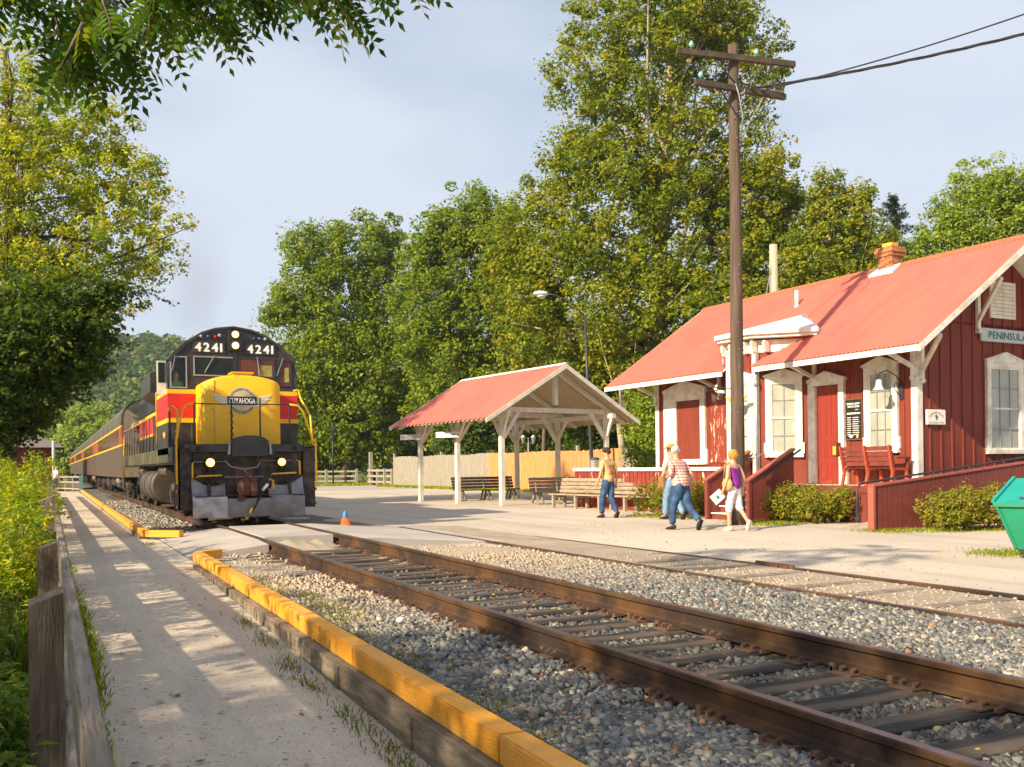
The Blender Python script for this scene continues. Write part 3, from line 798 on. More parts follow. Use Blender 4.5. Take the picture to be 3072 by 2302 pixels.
for (z0, z1) in ((0.74, 0.93), (0.30, 0.46)):
    for a, b in ((0.4, 7.4), (7.4, 13.8), (13.8, 20.6), (20.6, 27.4), (27.4, 34.2), (34.2, 42), (42, 50), (50, 58)):
        mb = MB(); mb.box(0.05, 0.092, a + 0.004, b - 0.004, z0, z1, bev=0.004); mb.build('rail_board', M['oldwoodh'], fen)
for a, b in ((0.4, 9.4), (9.4, 20), (20, 40), (40, 60)):
    mb = MB(); mb.box(0.05, 0.13, a + 0.004, b - 0.004, -0.22, 0.10); mb.build('kick_board', M['oldwoodh'], fen)
# ------------------------------------------------------------------ locomotive
LX, LY, LZ = 4.1, 22.2, 0.2
loco = thing('locomotive', 'yellow, red and black diesel locomotive with lit headlights at the crossing', 'locomotive', (LX, LY, LZ))
def arch(hw, z0, zs, zt, n=18, p=2.35):
    """half outline: walls up to zs, superellipse to zt"""
    pts = [(-hw, z0), (-hw, zs)]
    for i in range(1, n):
        t = PI - PI * i / n
        c, s_ = math.cos(t), math.sin(t)
        pts.append((hw * math.copysign(abs(c) ** (2 / p), c), zs + (zt - zs) * abs(s_) ** (2 / p)))
    pts += [(hw, zs), (hw, z0)]
    return pts
CF = 1.80     # cab front plane
cabp = [(-1.545, 2.36), (-1.545, 3.66), (-1.50, 3.84), (-1.37, 4.02), (-1.06, 4.31), (-0.74, 4.53), (-0.42, 4.65), (0, 4.71), (0.42, 4.65), (0.74, 4.53), (1.06, 4.31), (1.37, 4.02), (1.50, 3.84), (1.545, 3.66), (1.545, 2.36)]
# window openings are made as recessed boxes; cab shell built of front, sides, roof
def arched(y0, y1, z0, hw_scale=1.0, dz=0.0):
    return [(x * hw_scale, (z if z > 2.4 else z0) + dz) for x, z in cabp]
mb = MB()
mb.prism([(x, max(z, 1.62)) if z > 2.4 else (x, 1.60) for x, z in cabp], 'y', CF + 0.45, CF + 2.5)
mb.prism([(-1.13, 1.60), (-1.13, 4.24)] + [(x, z) for x, z in cabp if x > -1.1 and z > 2.4] + [(1.545, 1.60)], 'y', CF, CF + 0.45)
mb.box(-1.545, -1.13, CF, CF + 0.45, 1.60, 3.22); mb.prism([(-1.545, 3.22), (-1.545, 3.66), (-1.50, 3.84), (-1.46, 3.90), (-1.46, 3.22)], 'y', CF, CF + 0.45)
mb.prism([(-1.13, 3.93), (-1.13, 4.24), (-1.37, 4.02), (-1.46, 3.90), (-1.46, 3.86), (-1.40, 3.93)], 'y', CF, CF + 0.45)
# rounded roof overhang
mb.prism([(x * 1.035, z + 0.03) for x, z in cabp[2:-2]] + [(x * 0.98, z - 0.02) for x, z in reversed(cabp[2:-2])], 'y', CF - 0.05, CF + 2.62)
cab = mb.build('cab', M['black'], loco)
# red belt with yellow borders
for nm, z0, z1, mm, e in (('red_belt', 2.47, 3.06, 'red', 0.006), ('yellow_stripe', 3.06, 3.165, 'yellow', 0.009), ('yellow_stripe', 2.365, 2.47, 'yellow', 0.009)):
    mb = MB(); mb.box(-1.545 - e, 1.545 + e, CF - e, CF + 2.5 + e * 0, z0, z1); mb.build(nm, M[mm], cab)
# cab windows: frame + dark recess + glass
def cab_window(x0, x1, z0, z1, inner='interior'):
    fr = MB(); r = 0.05
    for (a, b, c, d) in ((x0 - .03, x1 + .03, z1, z1 + .03), (x0 - .03, x1 + .03, z0 - .03, z0), (x0 - .03, x0, z0, z1), (x1, x1 + .03, z0, z1)):
        fr.box(a, b, CF - 0.026, CF - 0.001, c, d)
    f = fr.build('window_frame', M['greymetal'] if inner == 'interior' else M['darkmetal'], cab)
    g = MB(); g.box(x0, x1, CF - 0.012, CF - 0.004, z0, z1); g.build('pane', M['cabclear'] if x0 < -1.2 else M['cabpane' if inner == 'interior' else 'cabpane2'], f)
M['cabclear'] = glass('cab_clear', (0.9, 0.95, 0.9), 0.0)
M['cabpane'] = mat('cab_pane_dark', (0.012, 0.016, 0.012), 0.12, var=0.3, vs=2, spec=0.3)
M['cabpane2'] = mat('cab_pane_red', (0.10, 0.03, 0.015), 0.12, var=0.3, vs=3, spec=0.35)
cab_window(-1.46, -1.13, 3.22, 3.93)
cab_window(-0.92, -0.02, 3.53, 3.95)
cab_window(0.13, 0.97, 3.50, 3.95, 'x')
cab_window(1.10, 1.38, 3.32, 3.92, 'x')
# light seen through the cab, painted as yellow green patches over the front panes
mb = MB(); mb.box(0.64, 0.93, CF - 0.0150, CF - 0.0125, 3.53, 3.80); mb.box(1.24, 1.35, CF - 0.0150, CF - 0.0125, 3.40, 3.76)
mb.build('rear_pane', mat('rear_pane_view', (0.30, 0.26, 0.05), 0.3, var=0.3, vs=12), cab)
mb = MB()
for (x0, z0, x1, z1) in ((-0.68, 3.62, -0.46, 4.0), (0.62, 3.55, 0.56, 4.0), (-1.44, 3.62, -1.36, 4.02), (1.06, 3.60, 1.20, 4.0)):
    mb.beam((x0, CF - 0.04, z0), (x1, CF - 0.04, z1), 0.018, 0.018)
    mb.beam((x0 - 0.02, CF - 0.035, z0 - 0.05), (x0 + (x1 - x0) * .55, CF - 0.035, z0 + (z1 - z0) * .5), 0.026, 0.012)
loose_parts(mb, 'wiper', M['greymetal'], cab)
# centre strip and headlights
mb = MB(); mb.box(-0.16, 0.20, CF - 0.07, CF - 0.002, 4.12, 4.64, bev=0.02); mb.box(-0.03, 0.08, CF - 0.03, CF - 0.002, 3.45, 4.12, bev=0.008)
hb = mb.build('headlight_box', M['black'], cab)
for z in (4.26, 4.53):
    mb = MB(); mb.cyl((0.03, CF - 0.11, z), (0.03, CF - 0.05, z), 0.105, n=20); h = mb.build('headlight', M['darkmetal'], cab)
    mb = MB(); mb.cyl((0.03, CF - 0.118, z), (0.03, CF - 0.111, z), 0.085, n=20); mb.build('reflector', M['lamp_warm'], h)
    mb = MB(); mb.cyl((0.03, CF - 0.126, z), (0.03, CF - 0.119, z), 0.058, n=20); mb.build('lens', M['lamp_on'], h)
for x, k in ((-0.77, 'greymetal'), (-0.60, 'bluelens'), (-0.43, 'redlens'), (-0.33, 'greymetal'), (0.50, 'darkmetal'), (0.63, 'bluelens'), (0.77, 'greymetal')):
    z = 4.46 + (0.04 if x == -0.33 else 0)
    mb = MB(); mb.ell((x, CF - 0.02, z), (0.045, 0.05, 0.045), 10); mb.build('class_light', M[k], cab)
for cx in (-0.575, 0.66):
    mb = MB(); mb.box(cx - 0.40, cx + 0.36, CF - 0.03, CF - 0.002, 4.06, 4.35, bev=0.008)
    nb = mb.build('number_board', M['black'], cab)
    mb = MB(); text_mb(mb, '4241', 0.205, 0.62, (0, 0), bold=0.013, gap=0.22, M0=Matrix.Translation((cx - 0.02, CF - 0.034, 4.20)) @ FRONT)
    mb.build('numerals', M['whiteletter'], nb)
# mirror / side window on the left side of the cab
mb = MB(); mb.box(-1.76, -1.55, CF + 0.26, CF + 0.30, 3.05, 3.86); mi_ = mb.build('side_mirror', M['white'], cab)
mb = MB(); mb.box(-1.73, -1.58, CF + 0.25, CF + 0.258, 3.34, 3.82); mb.build('mirror_glass', M['cabpane'], mi_)
for sx in (-1, 1):
    mb = MB(); mb.box(sx * 1.548, sx * 1.556, CF + 0.45, CF + 1.9, 3.28, 3.82); mb.build('side_window', M['cabpane'], cab)
# short hood (nose)
mb = MB()
nz0, nhw = 1.80, 0.90
outl = [(-nhw, CF + 0.01), (-nhw, 0.80), (-0.84, 0.68), (-0.76, 0.62), (0.76, 0.62), (0.84, 0.68), (nhw, 0.80), (nhw, CF + 0.01)]
nseg = 12
def ntop(x): return 3.43 - 0.17 * (abs(x) / nhw) ** 2.6
V = []; F = []
cols = []
for (x, y) in outl: cols.append((x, y))
# walls
fine = []
for i in range(len(outl) - 1):
    a, b = outl[i], outl[i + 1]; k = 10 if i == 3 else 2
    for j in range(k): fine.append((a[0] + (b[0] - a[0]) * j / k, a[1] + (b[1] - a[1]) * j / k))
fine.append(outl[-1])
for (x, y) in fine: V.append((x, y, nz0)); V.append((x, y, ntop(x) - 0.05)); V.append((x * 0.975, y + 0.03 if y < 1.5 else y, ntop(x)))
for i in range(len(fine) - 1):
    a, b = 3 * i, 3 * i + 3
    F += [(a, b, b + 1, a + 1), (a + 1, b + 1, b + 2, a + 2)]
mb.add(V, F, 0, True)
tops = [V[3 * i + 2] for i in range(len(fine))]
n = len(tops)
for i in range(n // 2):
    a, b, c, d = tops[i], tops[i + 1], tops[n - 2 - i], tops[n - 1 - i]
    mb.add([a, b, c, d], [(0, 1, 2, 3)], 0, True)
nose = mb.build('nose', M['yellow'], loco)
mb = MB(); mb.box(-0.18, 0.26, 0.85, 1.35, 3.42, 3.50, bev=0.015); mb.box(-0.22, 0.30, 0.82, 1.38, 3.49, 3.53, bev=0.01); mb.build('hatch', M['yellow'], nose)
mb = MB()
for x in (-0.70, 0.70): mb.box(x - 0.02, x + 0.02, 0.60, 0.619, 2.62, 2.65)
mb.box(-0.66, -0.64, 0.612, 0.6195, 1.82, 3.3)
loose_parts(mb, 'latch', M['yellow_trim'], nose)
mb = MB()
for x in (-0.90, 0.90):
    for k in range(14): mb.ell((x * 0.93, 0.66, 1.88 + 0.095 * k), (0.009, 0.009, 0.009), 6)
for k in range(30): mb.ell((-0.80 + 0.055 * k, 0.617, 1.85), (0.008, 0.006, 0.008), 6)
mb.build('rivets', M['yellow_trim'], nose)['kind'] = 'stuff'
mb = MB()
for k in range(26):
    x = -1.45 + 0.116 * k; mb.ell((x, CF - 0.002, 3.19), (0.010, 0.008, 0.010), 6); mb.ell((x, CF - 0.002, 2.33), (0.010, 0.008, 0.010), 6)
for sx in (-1.02, 1.03):
    for k in range(12): mb.ell((sx, CF - 0.002, 3.25 + 0.07 * k), (0.009, 0.007, 0.009), 6)
mb.build('rivets', M['black'], cab)['kind'] = 'stuff'
mb = MB(); mb.box(-1.01, -1.005, CF - 0.004, CF - 0.0005, 1.9, 2.34); mb.box(-1.44, -1.435, CF - 0.004, CF - 0.0005, 1.9, 2.34); mb.tube([(-1.38, CF - 0.01, 2.15), (-1.38, CF - 0.06, 2.15), (-1.30, CF - 0.06, 2.15), (-1.30, CF - 0.01, 2.15)], 0.01, 6)
mb.build('locker_seam', M['greymetal'], cab)
# emblem
EY = 0.612
em = MB()
def disc(mb, r, y, mi, cx=0, cz=0, n=40, sq=1.0):
    mb.add([(cx + r * math.cos(2 * PI * i / n), y, cz + sq * r * math.sin(2 * PI * i / n)) for i in range(n)], [tuple(range(n))], mi)
ec = (-0.02, 2.83)
disc(em, 0.31, EY, 0, *ec); disc(em, 0.235, EY - 0.003, 1, *ec)
for sx in (-1, 1):
    w_ = [(0.18, 0.07), (0.70, 0.16), (0.60, 0.06), (0.66, 0.05), (0.54, 0.0), (0.58, -0.02), (0.44, -0.08), (0.46, -0.1), (0.30, -0.14), (0.18, -0.14)]
    em.add([(ec[0] + sx * a, EY - 0.0045, ec[1] + b) for a, b in w_], [tuple(range(len(w_)))], 2)
em.box(ec[0] - 0.335, ec[0] + 0.335, EY - 0.014, EY - 0.007, ec[1] - 0.10, ec[1] + 0.10, 3)
emb = em.build('emblem', [mat('emblem_ring', (0.42, 0.40, 0.34), 0.5), mat('emblem_tan', (0.66, 0.47, 0.28), 0.5), mat('emblem_wing', (0.72, 0.64, 0.42), 0.5), M['black']], nose)
mb = MB(); text_mb(mb, 'CUYAHOGA', 0.125, 0.60, (0, 0), bold=0.004, gap=0.10, M0=Matrix.Translation((ec[0], EY - 0.018, ec[1])) @ FRONT)
mb.build('lettering', M['whiteletter'], emb)
mb = MB(); T = Matrix.Translation((ec[0], EY - 0.006, ec[1])) @ FRONT
arc_text(mb, 'CUYAHOGA VALLEY', 0.272, 0.046, math.radians(152), math.radians(28), 0, T)
arc_text(mb, 'SCENIC RAILROAD', 0.272, 0.046, math.radians(212), math.radians(328), 0, T, True)
mb.build('ring_lettering', M['blackboard'], emb)
# wing strokes
mb = MB()
for sx in (-1, 1):
    for a, b, c, d in ((0.2, 0.03, 0.62, 0.09), (0.2, -0.02, 0.55, 0.02), (0.2, -0.07, 0.47, -0.05)):
        mb.beam((ec[0] + sx * a, EY - 0.0065, ec[1] + b), (ec[0] + sx * c, EY - 0.0065, ec[1] + d), 0.001, 0.008)
mb.build('wing_line', mat('emblem_line', (0.35, 0.30, 0.2), 0.6), emb)

# long hood, radiator section, exhaust
mb = MB(); mb.prism(arch(0.92, 1.75, 3.75, 4.15, 10, 3.0), 'y', CF + 2.5, 17.6)
hood = mb.build('long_hood', M['black'], loco)
mb = MB(); mb.box(-0.926, 0.926, CF + 2.5, 17.61, 2.47, 3.06); mb.build('red_belt', M['red'], hood)
for z in (3.06, 2.37):
    mb = MB(); mb.box(-0.931, 0.931, CF + 2.5, 17.615, z, z + 0.10); mb.build('yellow_stripe', M['yellow'], hood)
mb = MB()
for i in range(16):
    yy = CF + 3.0 + i * 0.82
    for sx in (-1, 1): mb.box(sx * 0.93, sx * 0.945, yy, yy + 0.72, 1.9, 2.34); mb.box(sx * 0.93, sx * 0.945, yy, yy + 0.72, 3.2, 3.68)
loose_parts(mb, 'door_panel', M['black'], hood)
mb = MB(); mb.prism([(-1.36, 3.60), (-1.36, 4.14), (-0.9, 4.30), (0.9, 4.30), (1.36, 4.14), (1.36, 3.60), (0.9, 3.35), (-0.9, 3.35)], 'y', 8.2, 11.4); mb.build('radiator_hood', M['black'], loco)
mb = MB(); mb.box(-0.35, 0.35, 10.6, 11.6, 4.1, 4.45, bev=0.05); mb.build('exhaust_stack', M['dirtyblack'], loco)
# cab side louvre box
mb = MB(); mb.box(-1.50, -0.93, CF + 2.6, CF + 3.9, 1.75, 2.75, bev=0.02); mb.build('locker', M['black'], loco)

# deck, frame, pilot
mb = MB()
mb.box(-1.53, 1.53, 0.85, 17.9, 1.60, 1.745); mb.box(-1.50, 1.50, 0.9, 17.9, 1.36, 1.60)
mb.box(-1.30, 1.30, 0.05, 0.90, 1.60, 1.80); mb.box(-0.9, 0.9, 0.1, 17.9, 1.05, 1.36)
frame = mb.build('frame', M['black'], loco)
mb = MB(); mb.box(-1.30, 1.20, -0.10, 0.05, 1.62, 1.79, bev=0.012)
mb.build('front_sill', M['black'], loco)
M['sidesill'] = mat('side_sill', (0.055, 0.05, 0.035), 0.5, var=0.3, vs=4, col2=(0.14, 0.12, 0.03), s2=1.2, amt2=0.7)
mb = MB(); mb.box(-1.545, -1.53, 0.9, 17.9, 1.40, 1.76); mb.box(1.53, 1.545, 0.9, 17.9, 1.40, 1.76); mb.build('side_sill', M['sidesill'], loco)
mb = MB()
mb.box(-1.25, 1.25, 0.0, 0.06, 0.55, 1.62)                # end plate
mb.box(-1.53, -1.22, 0.0, 0.05, 0.32, 1.70); mb.box(1.22, 1.50, 0.0, 0.05, 0.32, 1.70)
mb.box(-1.53, -1.50, 0.0, 0.85, 0.32, 1.75); mb.box(1.50, 1.53, 0.0, 0.85, 0.32, 1.75)
mb.box(-1.53, -1.2, 0.80, 0.85, 0.32, 1.7); mb.box(1.2, 1.53, 0.80, 0.85, 0.32, 1.7)
pilot = mb.build('pilot', M['dirtyblack'], loco)
for sx in (-1, 1):
    mb = MB()
    for z in (0.38, 0.72, 1.06, 1.40): mb.box(sx * 1.20, sx * 1.56, 0.04, 0.82, z, z + 0.03)
    st = loose_parts(mb, 'step', M['dirtyblack'], loco)[0]
    mb = MB()
    for z in (0.40, 0.74, 1.08, 1.42): mb.box(sx * 1.56, sx * 1.575, 0.02, 0.12, z - 0.03, z + 0.03)
    loose_parts(mb, 'step_edge', M['yellow_trim'], st)
mb = MB(); mb.prism([(-0.40, 1.52), (-0.40, 1.88), (-0.30, 1.95), (-0.12, 1.99), (0.12, 1.99), (0.30, 1.95), (0.40, 1.88), (0.40, 1.52)], 'y', -0.22, 0.06)
mb.build('drawbar_cover', M['black'], loco)
for sx in (-1, 1):
    mb = MB(); mb.prism([(sx * 0.43, 1.56), (sx * 0.50, 1.56), (sx * 0.46, 1.86), (sx * 0.43, 1.86)], 'y', -0.20, -0.12); loose_parts(mb, 'chain_bracket', M['greymetal'], loco)
# plow
def plow_sheet(x0, x1, zt, zm, dent=0.0, seed=0):
    R = random.Random(seed); nx, nz = 10, 8
    V = []; F = []
    for j in range(nz + 1):
        for i in range(nx + 1):
            x = x0 + (x1 - x0) * i / nx; t = j / nz
            z = 0.15 + (zt - 0.15) * t
            y = -0.34 + 0.30 * max(0, (z - 0.55)) * 1.0 + 0.16 * abs(x) * (0.35 if z < .6 else 0.55) 
            y -= dent * math.sin(PI * t) * math.sin(PI * i / nx * 2.1) + R.uniform(-0.004, 0.004)
            V.append((x, y, z))
    for j in range(nz):
        for i in range(nx): F.append((j * (nx + 1) + i, j * (nx + 1) + i + 1, (j + 1) * (nx + 1) + i + 1, (j + 1) * (nx + 1) + i))
    return V, F
mb = MB()
def wing(x_in, x_out):
    """swept wing rising to a point at the outer end"""
    n = 10; V = []; F = []
    for i in range(n + 1):
        x = x_in + (x_out - x_in) * i / n; u = i / n
        zb = 0.60; ztp = 0.92 - 0.10 * math.sin(PI * u) + 0.14 * u * u
        for j in range(6):
            t = j / 5; z = zb + (ztp - zb) * t
            y = -0.30 + 0.16 * abs(x) * 0.4 + 0.18 * math.sin(PI * 0.5 * t) - 0.04 * t * t
            V.append((x, y, z))
    for i in range(n):
        for j in range(5): F.append((i * 6 + j, (i + 1) * 6 + j, (i + 1) * 6 + j + 1, i * 6 + j + 1))
    mb.add(V, F, 0, True)
    # back sheet thickness
    mb.add([(p[0], p[1] + 0.02, p[2]) for p in V], F, 0, True)
wing(-0.55, -1.27)
plow = mb.build('plow', M['steel'], loco)
mb = MB(); wing(0.40, 1.22); mb.build('plow_wing', M['steel'], plow)
M['steel2'] = mat('plow_steel_bright', (0.46, 0.44, 0.43), 0.40, metal=0.45, var=0.15, vs=3, col2=(0.22, 0.19, 0.20), s2=2.2, amt2=0.7, bump=0.5, bs=3)
mb = MB(); V, F = plow_sheet(-1.27, -0.53, 0.615, 0, 0.035, 2); mb.add(V, F, 0, True); mb.build('plow_plate', M['steel2'], plow)
mb = MB(); V, F = plow_sheet(-0.525, 0.45, 0.57, 0, 0.008, 3); mb.add([(a, b + 0.006, c) for a, b, c in V], F, 0, True); mb.build('plow_plate', M['steel'], plow)
mb = MB(); V, F = plow_sheet(0.455, 1.22, 0.63, 0, 0.010, 4); mb.add(V, F, 0, True); mb.build('plow_plate', M['steel'], plow)
mb = MB(); mb.box(-1.2, 1.2, -0.25, 0.0, 0.62, 0.64)
for x in (-0.9, 0.9): mb.box(x - 0.03, x + 0.03, -0.2, 0.02, 0.3, 0.9)
mb.build('plow_support', M['dirtyblack'], plow)
# coupler
mb = MB()
mb.box(-0.32, 0.08, -0.05, 0.3, 0.85, 1.30); mb.box(-0.24, 0.0, -0.45, 0.1, 0.72, 0.96, bev=0.02)
mb.box(-0.30, 0.02, -0.72, -0.42, 0.66, 1.02, bev=0.05); mb.box(-0.36, -0.22, -0.80, -0.55, 0.68, 0.98, bev=0.04)
mb.cyl((-0.02, -0.70, 0.63), (-0.02, -0.70, 1.06), 0.06, n=12); mb.box(-0.10, 0.05, -0.80, -0.68, 0.70, 0.96, bev=0.03)
mb.box(-0.30, -0.18, -0.5, -0.3, 0.52, 0.7, bev=0.02); mb.cyl((-0.14, -0.52, 1.0), (-0.14, -0.52, 1.16), 0.05, 0.03, n=10)
mb.build('coupler', M['rust'], loco)
mb = MB(); mb.tube([(-0.55, -0.12, 1.42), (-0.42, -0.16, 1.28), (-0.12, -0.18, 1.22), (0.16, -0.16, 1.27), (0.24, -0.12, 1.40)], 0.014, 8)
mb.tube([(-0.12, -0.18, 1.22), (-0.13, -0.4, 1.1)], 0.012, 6); mb.cyl((-0.55, -0.1, 1.05), (0.3, -0.1, 1.05), 0.012, n=6)
mb.cyl((-1.2, -0.06, 1.40), (-0.5, -0.06, 1.40), 0.009, n=6); mb.cyl((0.25, -0.06, 1.42), (0.95, -0.06, 1.42), 0.009, n=6)
mb.build('uncoupling_rod', M['greymetal'], loco)
# air hoses
mb = MB(); mb.tube([(0.42, -0.2, 0.80), (0.46, -0.32, 0.92), (0.40, -0.42, 0.95), (0.25, -0.48, 0.80), (0.14, -0.52, 0.60), (0.02, -0.50, 0.36), (-0.05, -0.48, 0.24)], 0.026, 8); hs = mb.build('air_hose', M['rubber'], loco)
mb = MB(); mb.tube([(0.40, -0.235, 0.98), (0.47, -0.34, 0.95), (0.47, -0.345, 0.82), (0.43, -0.30, 0.74)], 0.034, 8); mb.cyl((-0.08, -0.5, 0.22), (-0.02, -0.5, 0.36), 0.03, n=8); mb.build('hose_fitting', M['yellow_trim'], hs)
mb = MB(); mb.cyl((0.20, -0.50, 0.74), (0.33, -0.46, 0.88), 0.035, n=8); mb.build('hose_band', M['whiteletter'], hs)
mb = MB()
for x in (-1.02, -0.90, -0.78, 0.66, 0.78): mb.tube([(x, -0.02, 1.22), (x, -0.10, 1.14), (x + 0.02, -0.10, 0.98), (x + 0.05, -0.03, 0.90)], 0.014, 6)
loose_parts(mb, 'control_hose', M['rubber'], loco)
mb = MB()
for x in (-1.12, 1.02): mb.cyl((x, -0.105, 1.70), (x, -0.11, 1.70), 0.055, n=14)
loose_parts(mb, 'sill_port', M['interior'], loco)
# ditch lights and grab irons
for sx, lit in ((-0.87, 'lamp_on'), (0.72, 'lamp_warm')):
    mb = MB(); mb.cyl((sx, -0.02, 1.38), (sx, -0.16, 1.38), 0.13, 0.12, n=20); mb.box(sx - 0.03, sx + 0.03, -0.08, 0.02, 1.2, 1.3)
    h = mb.build('ditch_light', M['dirtyblack'], loco)
    mb = MB(); mb.cyl((sx, -0.161, 1.38), (sx, -0.172, 1.38), 0.095 if sx < 0 else 0.088, n=20); mb.build('reflector', M['lamp_warm'], h)
    mb = MB(); mb.cyl((sx, -0.173, 1.38), (sx, -0.180, 1.38), 0.066 if sx < 0 else 0.04, n=20); mb.build('lens', M['lamp_on'], h)
mb = MB()
for pts in ([(-1.20, 0.0, 1.40), (-1.245, -0.10, 1.36), (-1.245, -0.10, 1.06), (-1.24, 0, 1.03)], [(-1.17, 0.0, 1.03), (-1.12, -0.1, 1.08), (-0.62, -0.1, 1.09), (-0.60, 0, 1.09)],
            [(0.50, 0, 1.07), (0.52, -0.1, 1.11), (1.06, -0.1, 1.13), (1.08, 0, 1.13)], [(1.08, 0.0, 1.42), (1.14, -0.10, 1.40), (1.15, -0.10, 1.10), (1.15, 0, 1.08)]):
    mb.tube(pts, 0.019, 8)
loose_parts(mb, 'grab_iron', M['yellow'], loco)
# front handrails (yellow ends, dark middle)
mb = MB()
mb.tube([(-1.18, 0.02, 2.71), (-1.32, 0.03, 2.69), (-1.40, 0.05, 2.60), (-1.50, 0.08, 2.25), (-1.56, 0.06, 1.9), (-1.565, 0.0, 0.9)], 0.024, 8)
mb.tube([(-1.66, 0.55, 2.52), (-1.66, 0.60, 2.60), (-1.60, 0.40, 2.66), (-1.52, 0.22, 2.58), (-1.52, 0.15, 2.2), (-1.58, 0.02, 1.8)], 0.024, 8)
mb.tube([(0.95, 0.02, 2.72), (1.15, 0.03, 2.70), (1.26, 0.04, 2.58), (1.48, 0.05, 1.95), (1.56, 0.03, 1.85), (1.565, 0.0, 0.92), (1.50, 0.0, 0.90)], 0.024, 8)
mb.tube([(1.44, CF - 0.1, 3.18), (1.56, CF - 0.1, 3.2), (1.60, CF - 0.15, 3.0), (1.66, 0.9, 2.5), (1.66, 0.7, 1.8)], 0.024, 8)
loose_parts(mb, 'handrail', M['yellow'], loco)
mb = MB()
mb.tube([(-1.18, 0.02, 2.71), (-0.42, 0.0, 2.70), (0.20, 0.0, 2.71), (0.95, 0.02, 2.72)], 0.013, 8)
for x, y, z0, z1 in ((-1.18, 0.02, 1.75, 2.74), (-0.38, -0.05, 1.75, 2.76), (0.26, -0.05, 1.75, 2.84), (0.95, 0.02, 1.78, 2.74), (-1.64, 0.55, 1.9, 2.55)):
    mb.cyl((x, y, z0), (x, y, z1), 0.020, n=8)
loose_parts(mb, 'stanchion', M['darkmetal'], loco)
mb = MB()
for k in range(9): mb.ell((-0.38 + (0.02 if k % 2 else -0.02), -0.08, 1.95 + 0.07 * k), (0.018, 0.014, 0.04), 6)
mb.build('chain', M['rust'], loco)
# side handrails
for sx in (-1, 1):
    mb = MB(); mb.tube([(sx * 1.50, CF + 2.4, 2.9), (sx * 1.50, CF + 2.5, 2.98), (sx * 1.50, CF + 2.8, 2.72), (sx * 1.50, 17.5, 2.72), (sx * 1.5, 17.8, 2.4), (sx * 1.52, 17.85, 0.95)], 0.020, 8)
    mb.tube([(sx * 1.55, CF + 2.56, 1.9), (sx * 1.56, CF + 2.56, 3.25), (sx * 1.50, CF + 2.5, 3.3)], 0.02, 8)
    mb.tube([(sx * 1.50, 17.2, 2.6), (sx * 1.53, 17.0, 2.0), (sx * 1.53, 17.0, 1.0)], 0.02, 8)
    loose_parts(mb, 'handrail', M['yellow_trim'], loco)
    mb = MB()
    for i in range(12): yy = CF + 2.9 + i * 1.1; mb.cyl((sx * 1.51, yy, 1.45), (sx * 1.51, yy, 2.74), 0.017, n=6)
    loose_parts(mb, 'stanchion', M['darkmetal'], loco)
mb = MB()
for k in range(5): mb.ell((-1.57, CF + 0.40 + 0.1 * k, 2.07 + 0.03 * math.sin(k * 2)), (0.012, 0.05, 0.07), 7)
loose_parts(mb, 'crest', M['yellow_trim'], cab)
# trucks
def truck(y, parent=loco, half=1.4, name='truck', mm='dirtyblack', xs=1.0):
    t = MB()
    for sx in (-1, 1):
        t.prism([(y - half - 0.75, 0.62), (y - half - 0.3, 0.86), (y - 0.5, 0.80), (y - 0.4, 0.42), (y + 0.4, 0.42), (y + 0.5, 0.80), (y + half + 0.3, 0.86), (y + half + 0.75, 0.62), (y + half + 0.7, 0.50), (y + half + 0.2, 0.66), (y + 0.75, 0.6), (y + 0.6, 0.22), (y - 0.6, 0.22), (y - 0.75, 0.6), (y - half - 0.2, 0.66), (y - half - 0.7, 0.50)], 'x', sx * 1.02 * xs, sx * 1.14 * xs)
        for dy in (-half, half): t.box(sx * 1.0 * xs, sx * 1.2 * xs, y + dy - 0.17, y + dy + 0.17, 0.32, 0.72, bev=0.03)
        for dy in (-0.28, -0.09, 0.1, 0.28): t.cyl((sx * 1.1 * xs, y + dy, 0.40), (sx * 1.1 * xs, y + dy, 0.82), 0.075, n=8)
        t.cyl((sx * 1.18 * xs, y - half + 0.5, 0.95), (sx * 1.18 * xs, y - half + 0.95, 0.95), 0.12, n=12)
    t.box(-0.9, 0.9, y - 0.3, y + 0.3, 0.5, 1.0)
    o = t.build(name, M[mm], parent)
    for dy in (-half, half):
        ww = MB()
        for sx in (-1, 1):
            x0 = sx * 0.70
            ww.cyl((x0, y + dy, 0.508), (x0 + sx * 0.13, y + dy, 0.508), 0.508, 0.500, n=28); ww.cyl((x0 - sx * 0.035, y + dy, 0.508), (x0, y + dy, 0.508), 0.535, n=28)
        ww.cyl((-0.7, y + dy, 0.508), (0.7, y + dy, 0.508), 0.09, n=10)
        ww.build('wheelset', M['dirtyblack'], o)
    return o
truck(3.3); truck(14.2)
# sandbox, air reservoirs, fuel tank
mb = MB(); mb.cyl((-1.02, 0.95, 0.98), (-1.02, 1.55, 0.98), 0.17, n=16); mb.ell((-1.02, 0.95, 0.98), (0.17, 0.08, 0.17), 14); mb.build('sand_filler', M['tankgrey'], loco)
mb = MB(); mb.cyl((-0.96, 6.4, 0.78), (-0.96, 11.2, 0.78), 0.50, n=28); mb.cyl((0.96, 6.4, 0.78), (0.96, 11.2, 0.78), 0.50, n=28); mb.box(-0.9, 0.9, 6.4, 11.2, 0.32, 1.25)
for yy in (6.42, 7.4, 9.2): 
    for sx in (-1, 1): mb.cyl((sx * 0.96, yy, 0.78), (sx * 0.96, yy + 0.1, 0.78), 0.518, n=28)
mb.build('fuel_tank', M['tankgrey'], loco)
mb = MB()
for yy in (5.2, 12.0): mb.cyl((-1.22, yy - 1.0, 1.20), (-1.22, yy + 1.0, 1.20), 0.15, n=14)
mb.cyl((-1.2, 2.2, 0.78), (-1.2, 3.0, 0.78), 0.15, n=14)
loose_parts(mb, 'air_reservoir', M['tankgrey'], loco)
mb = MB()
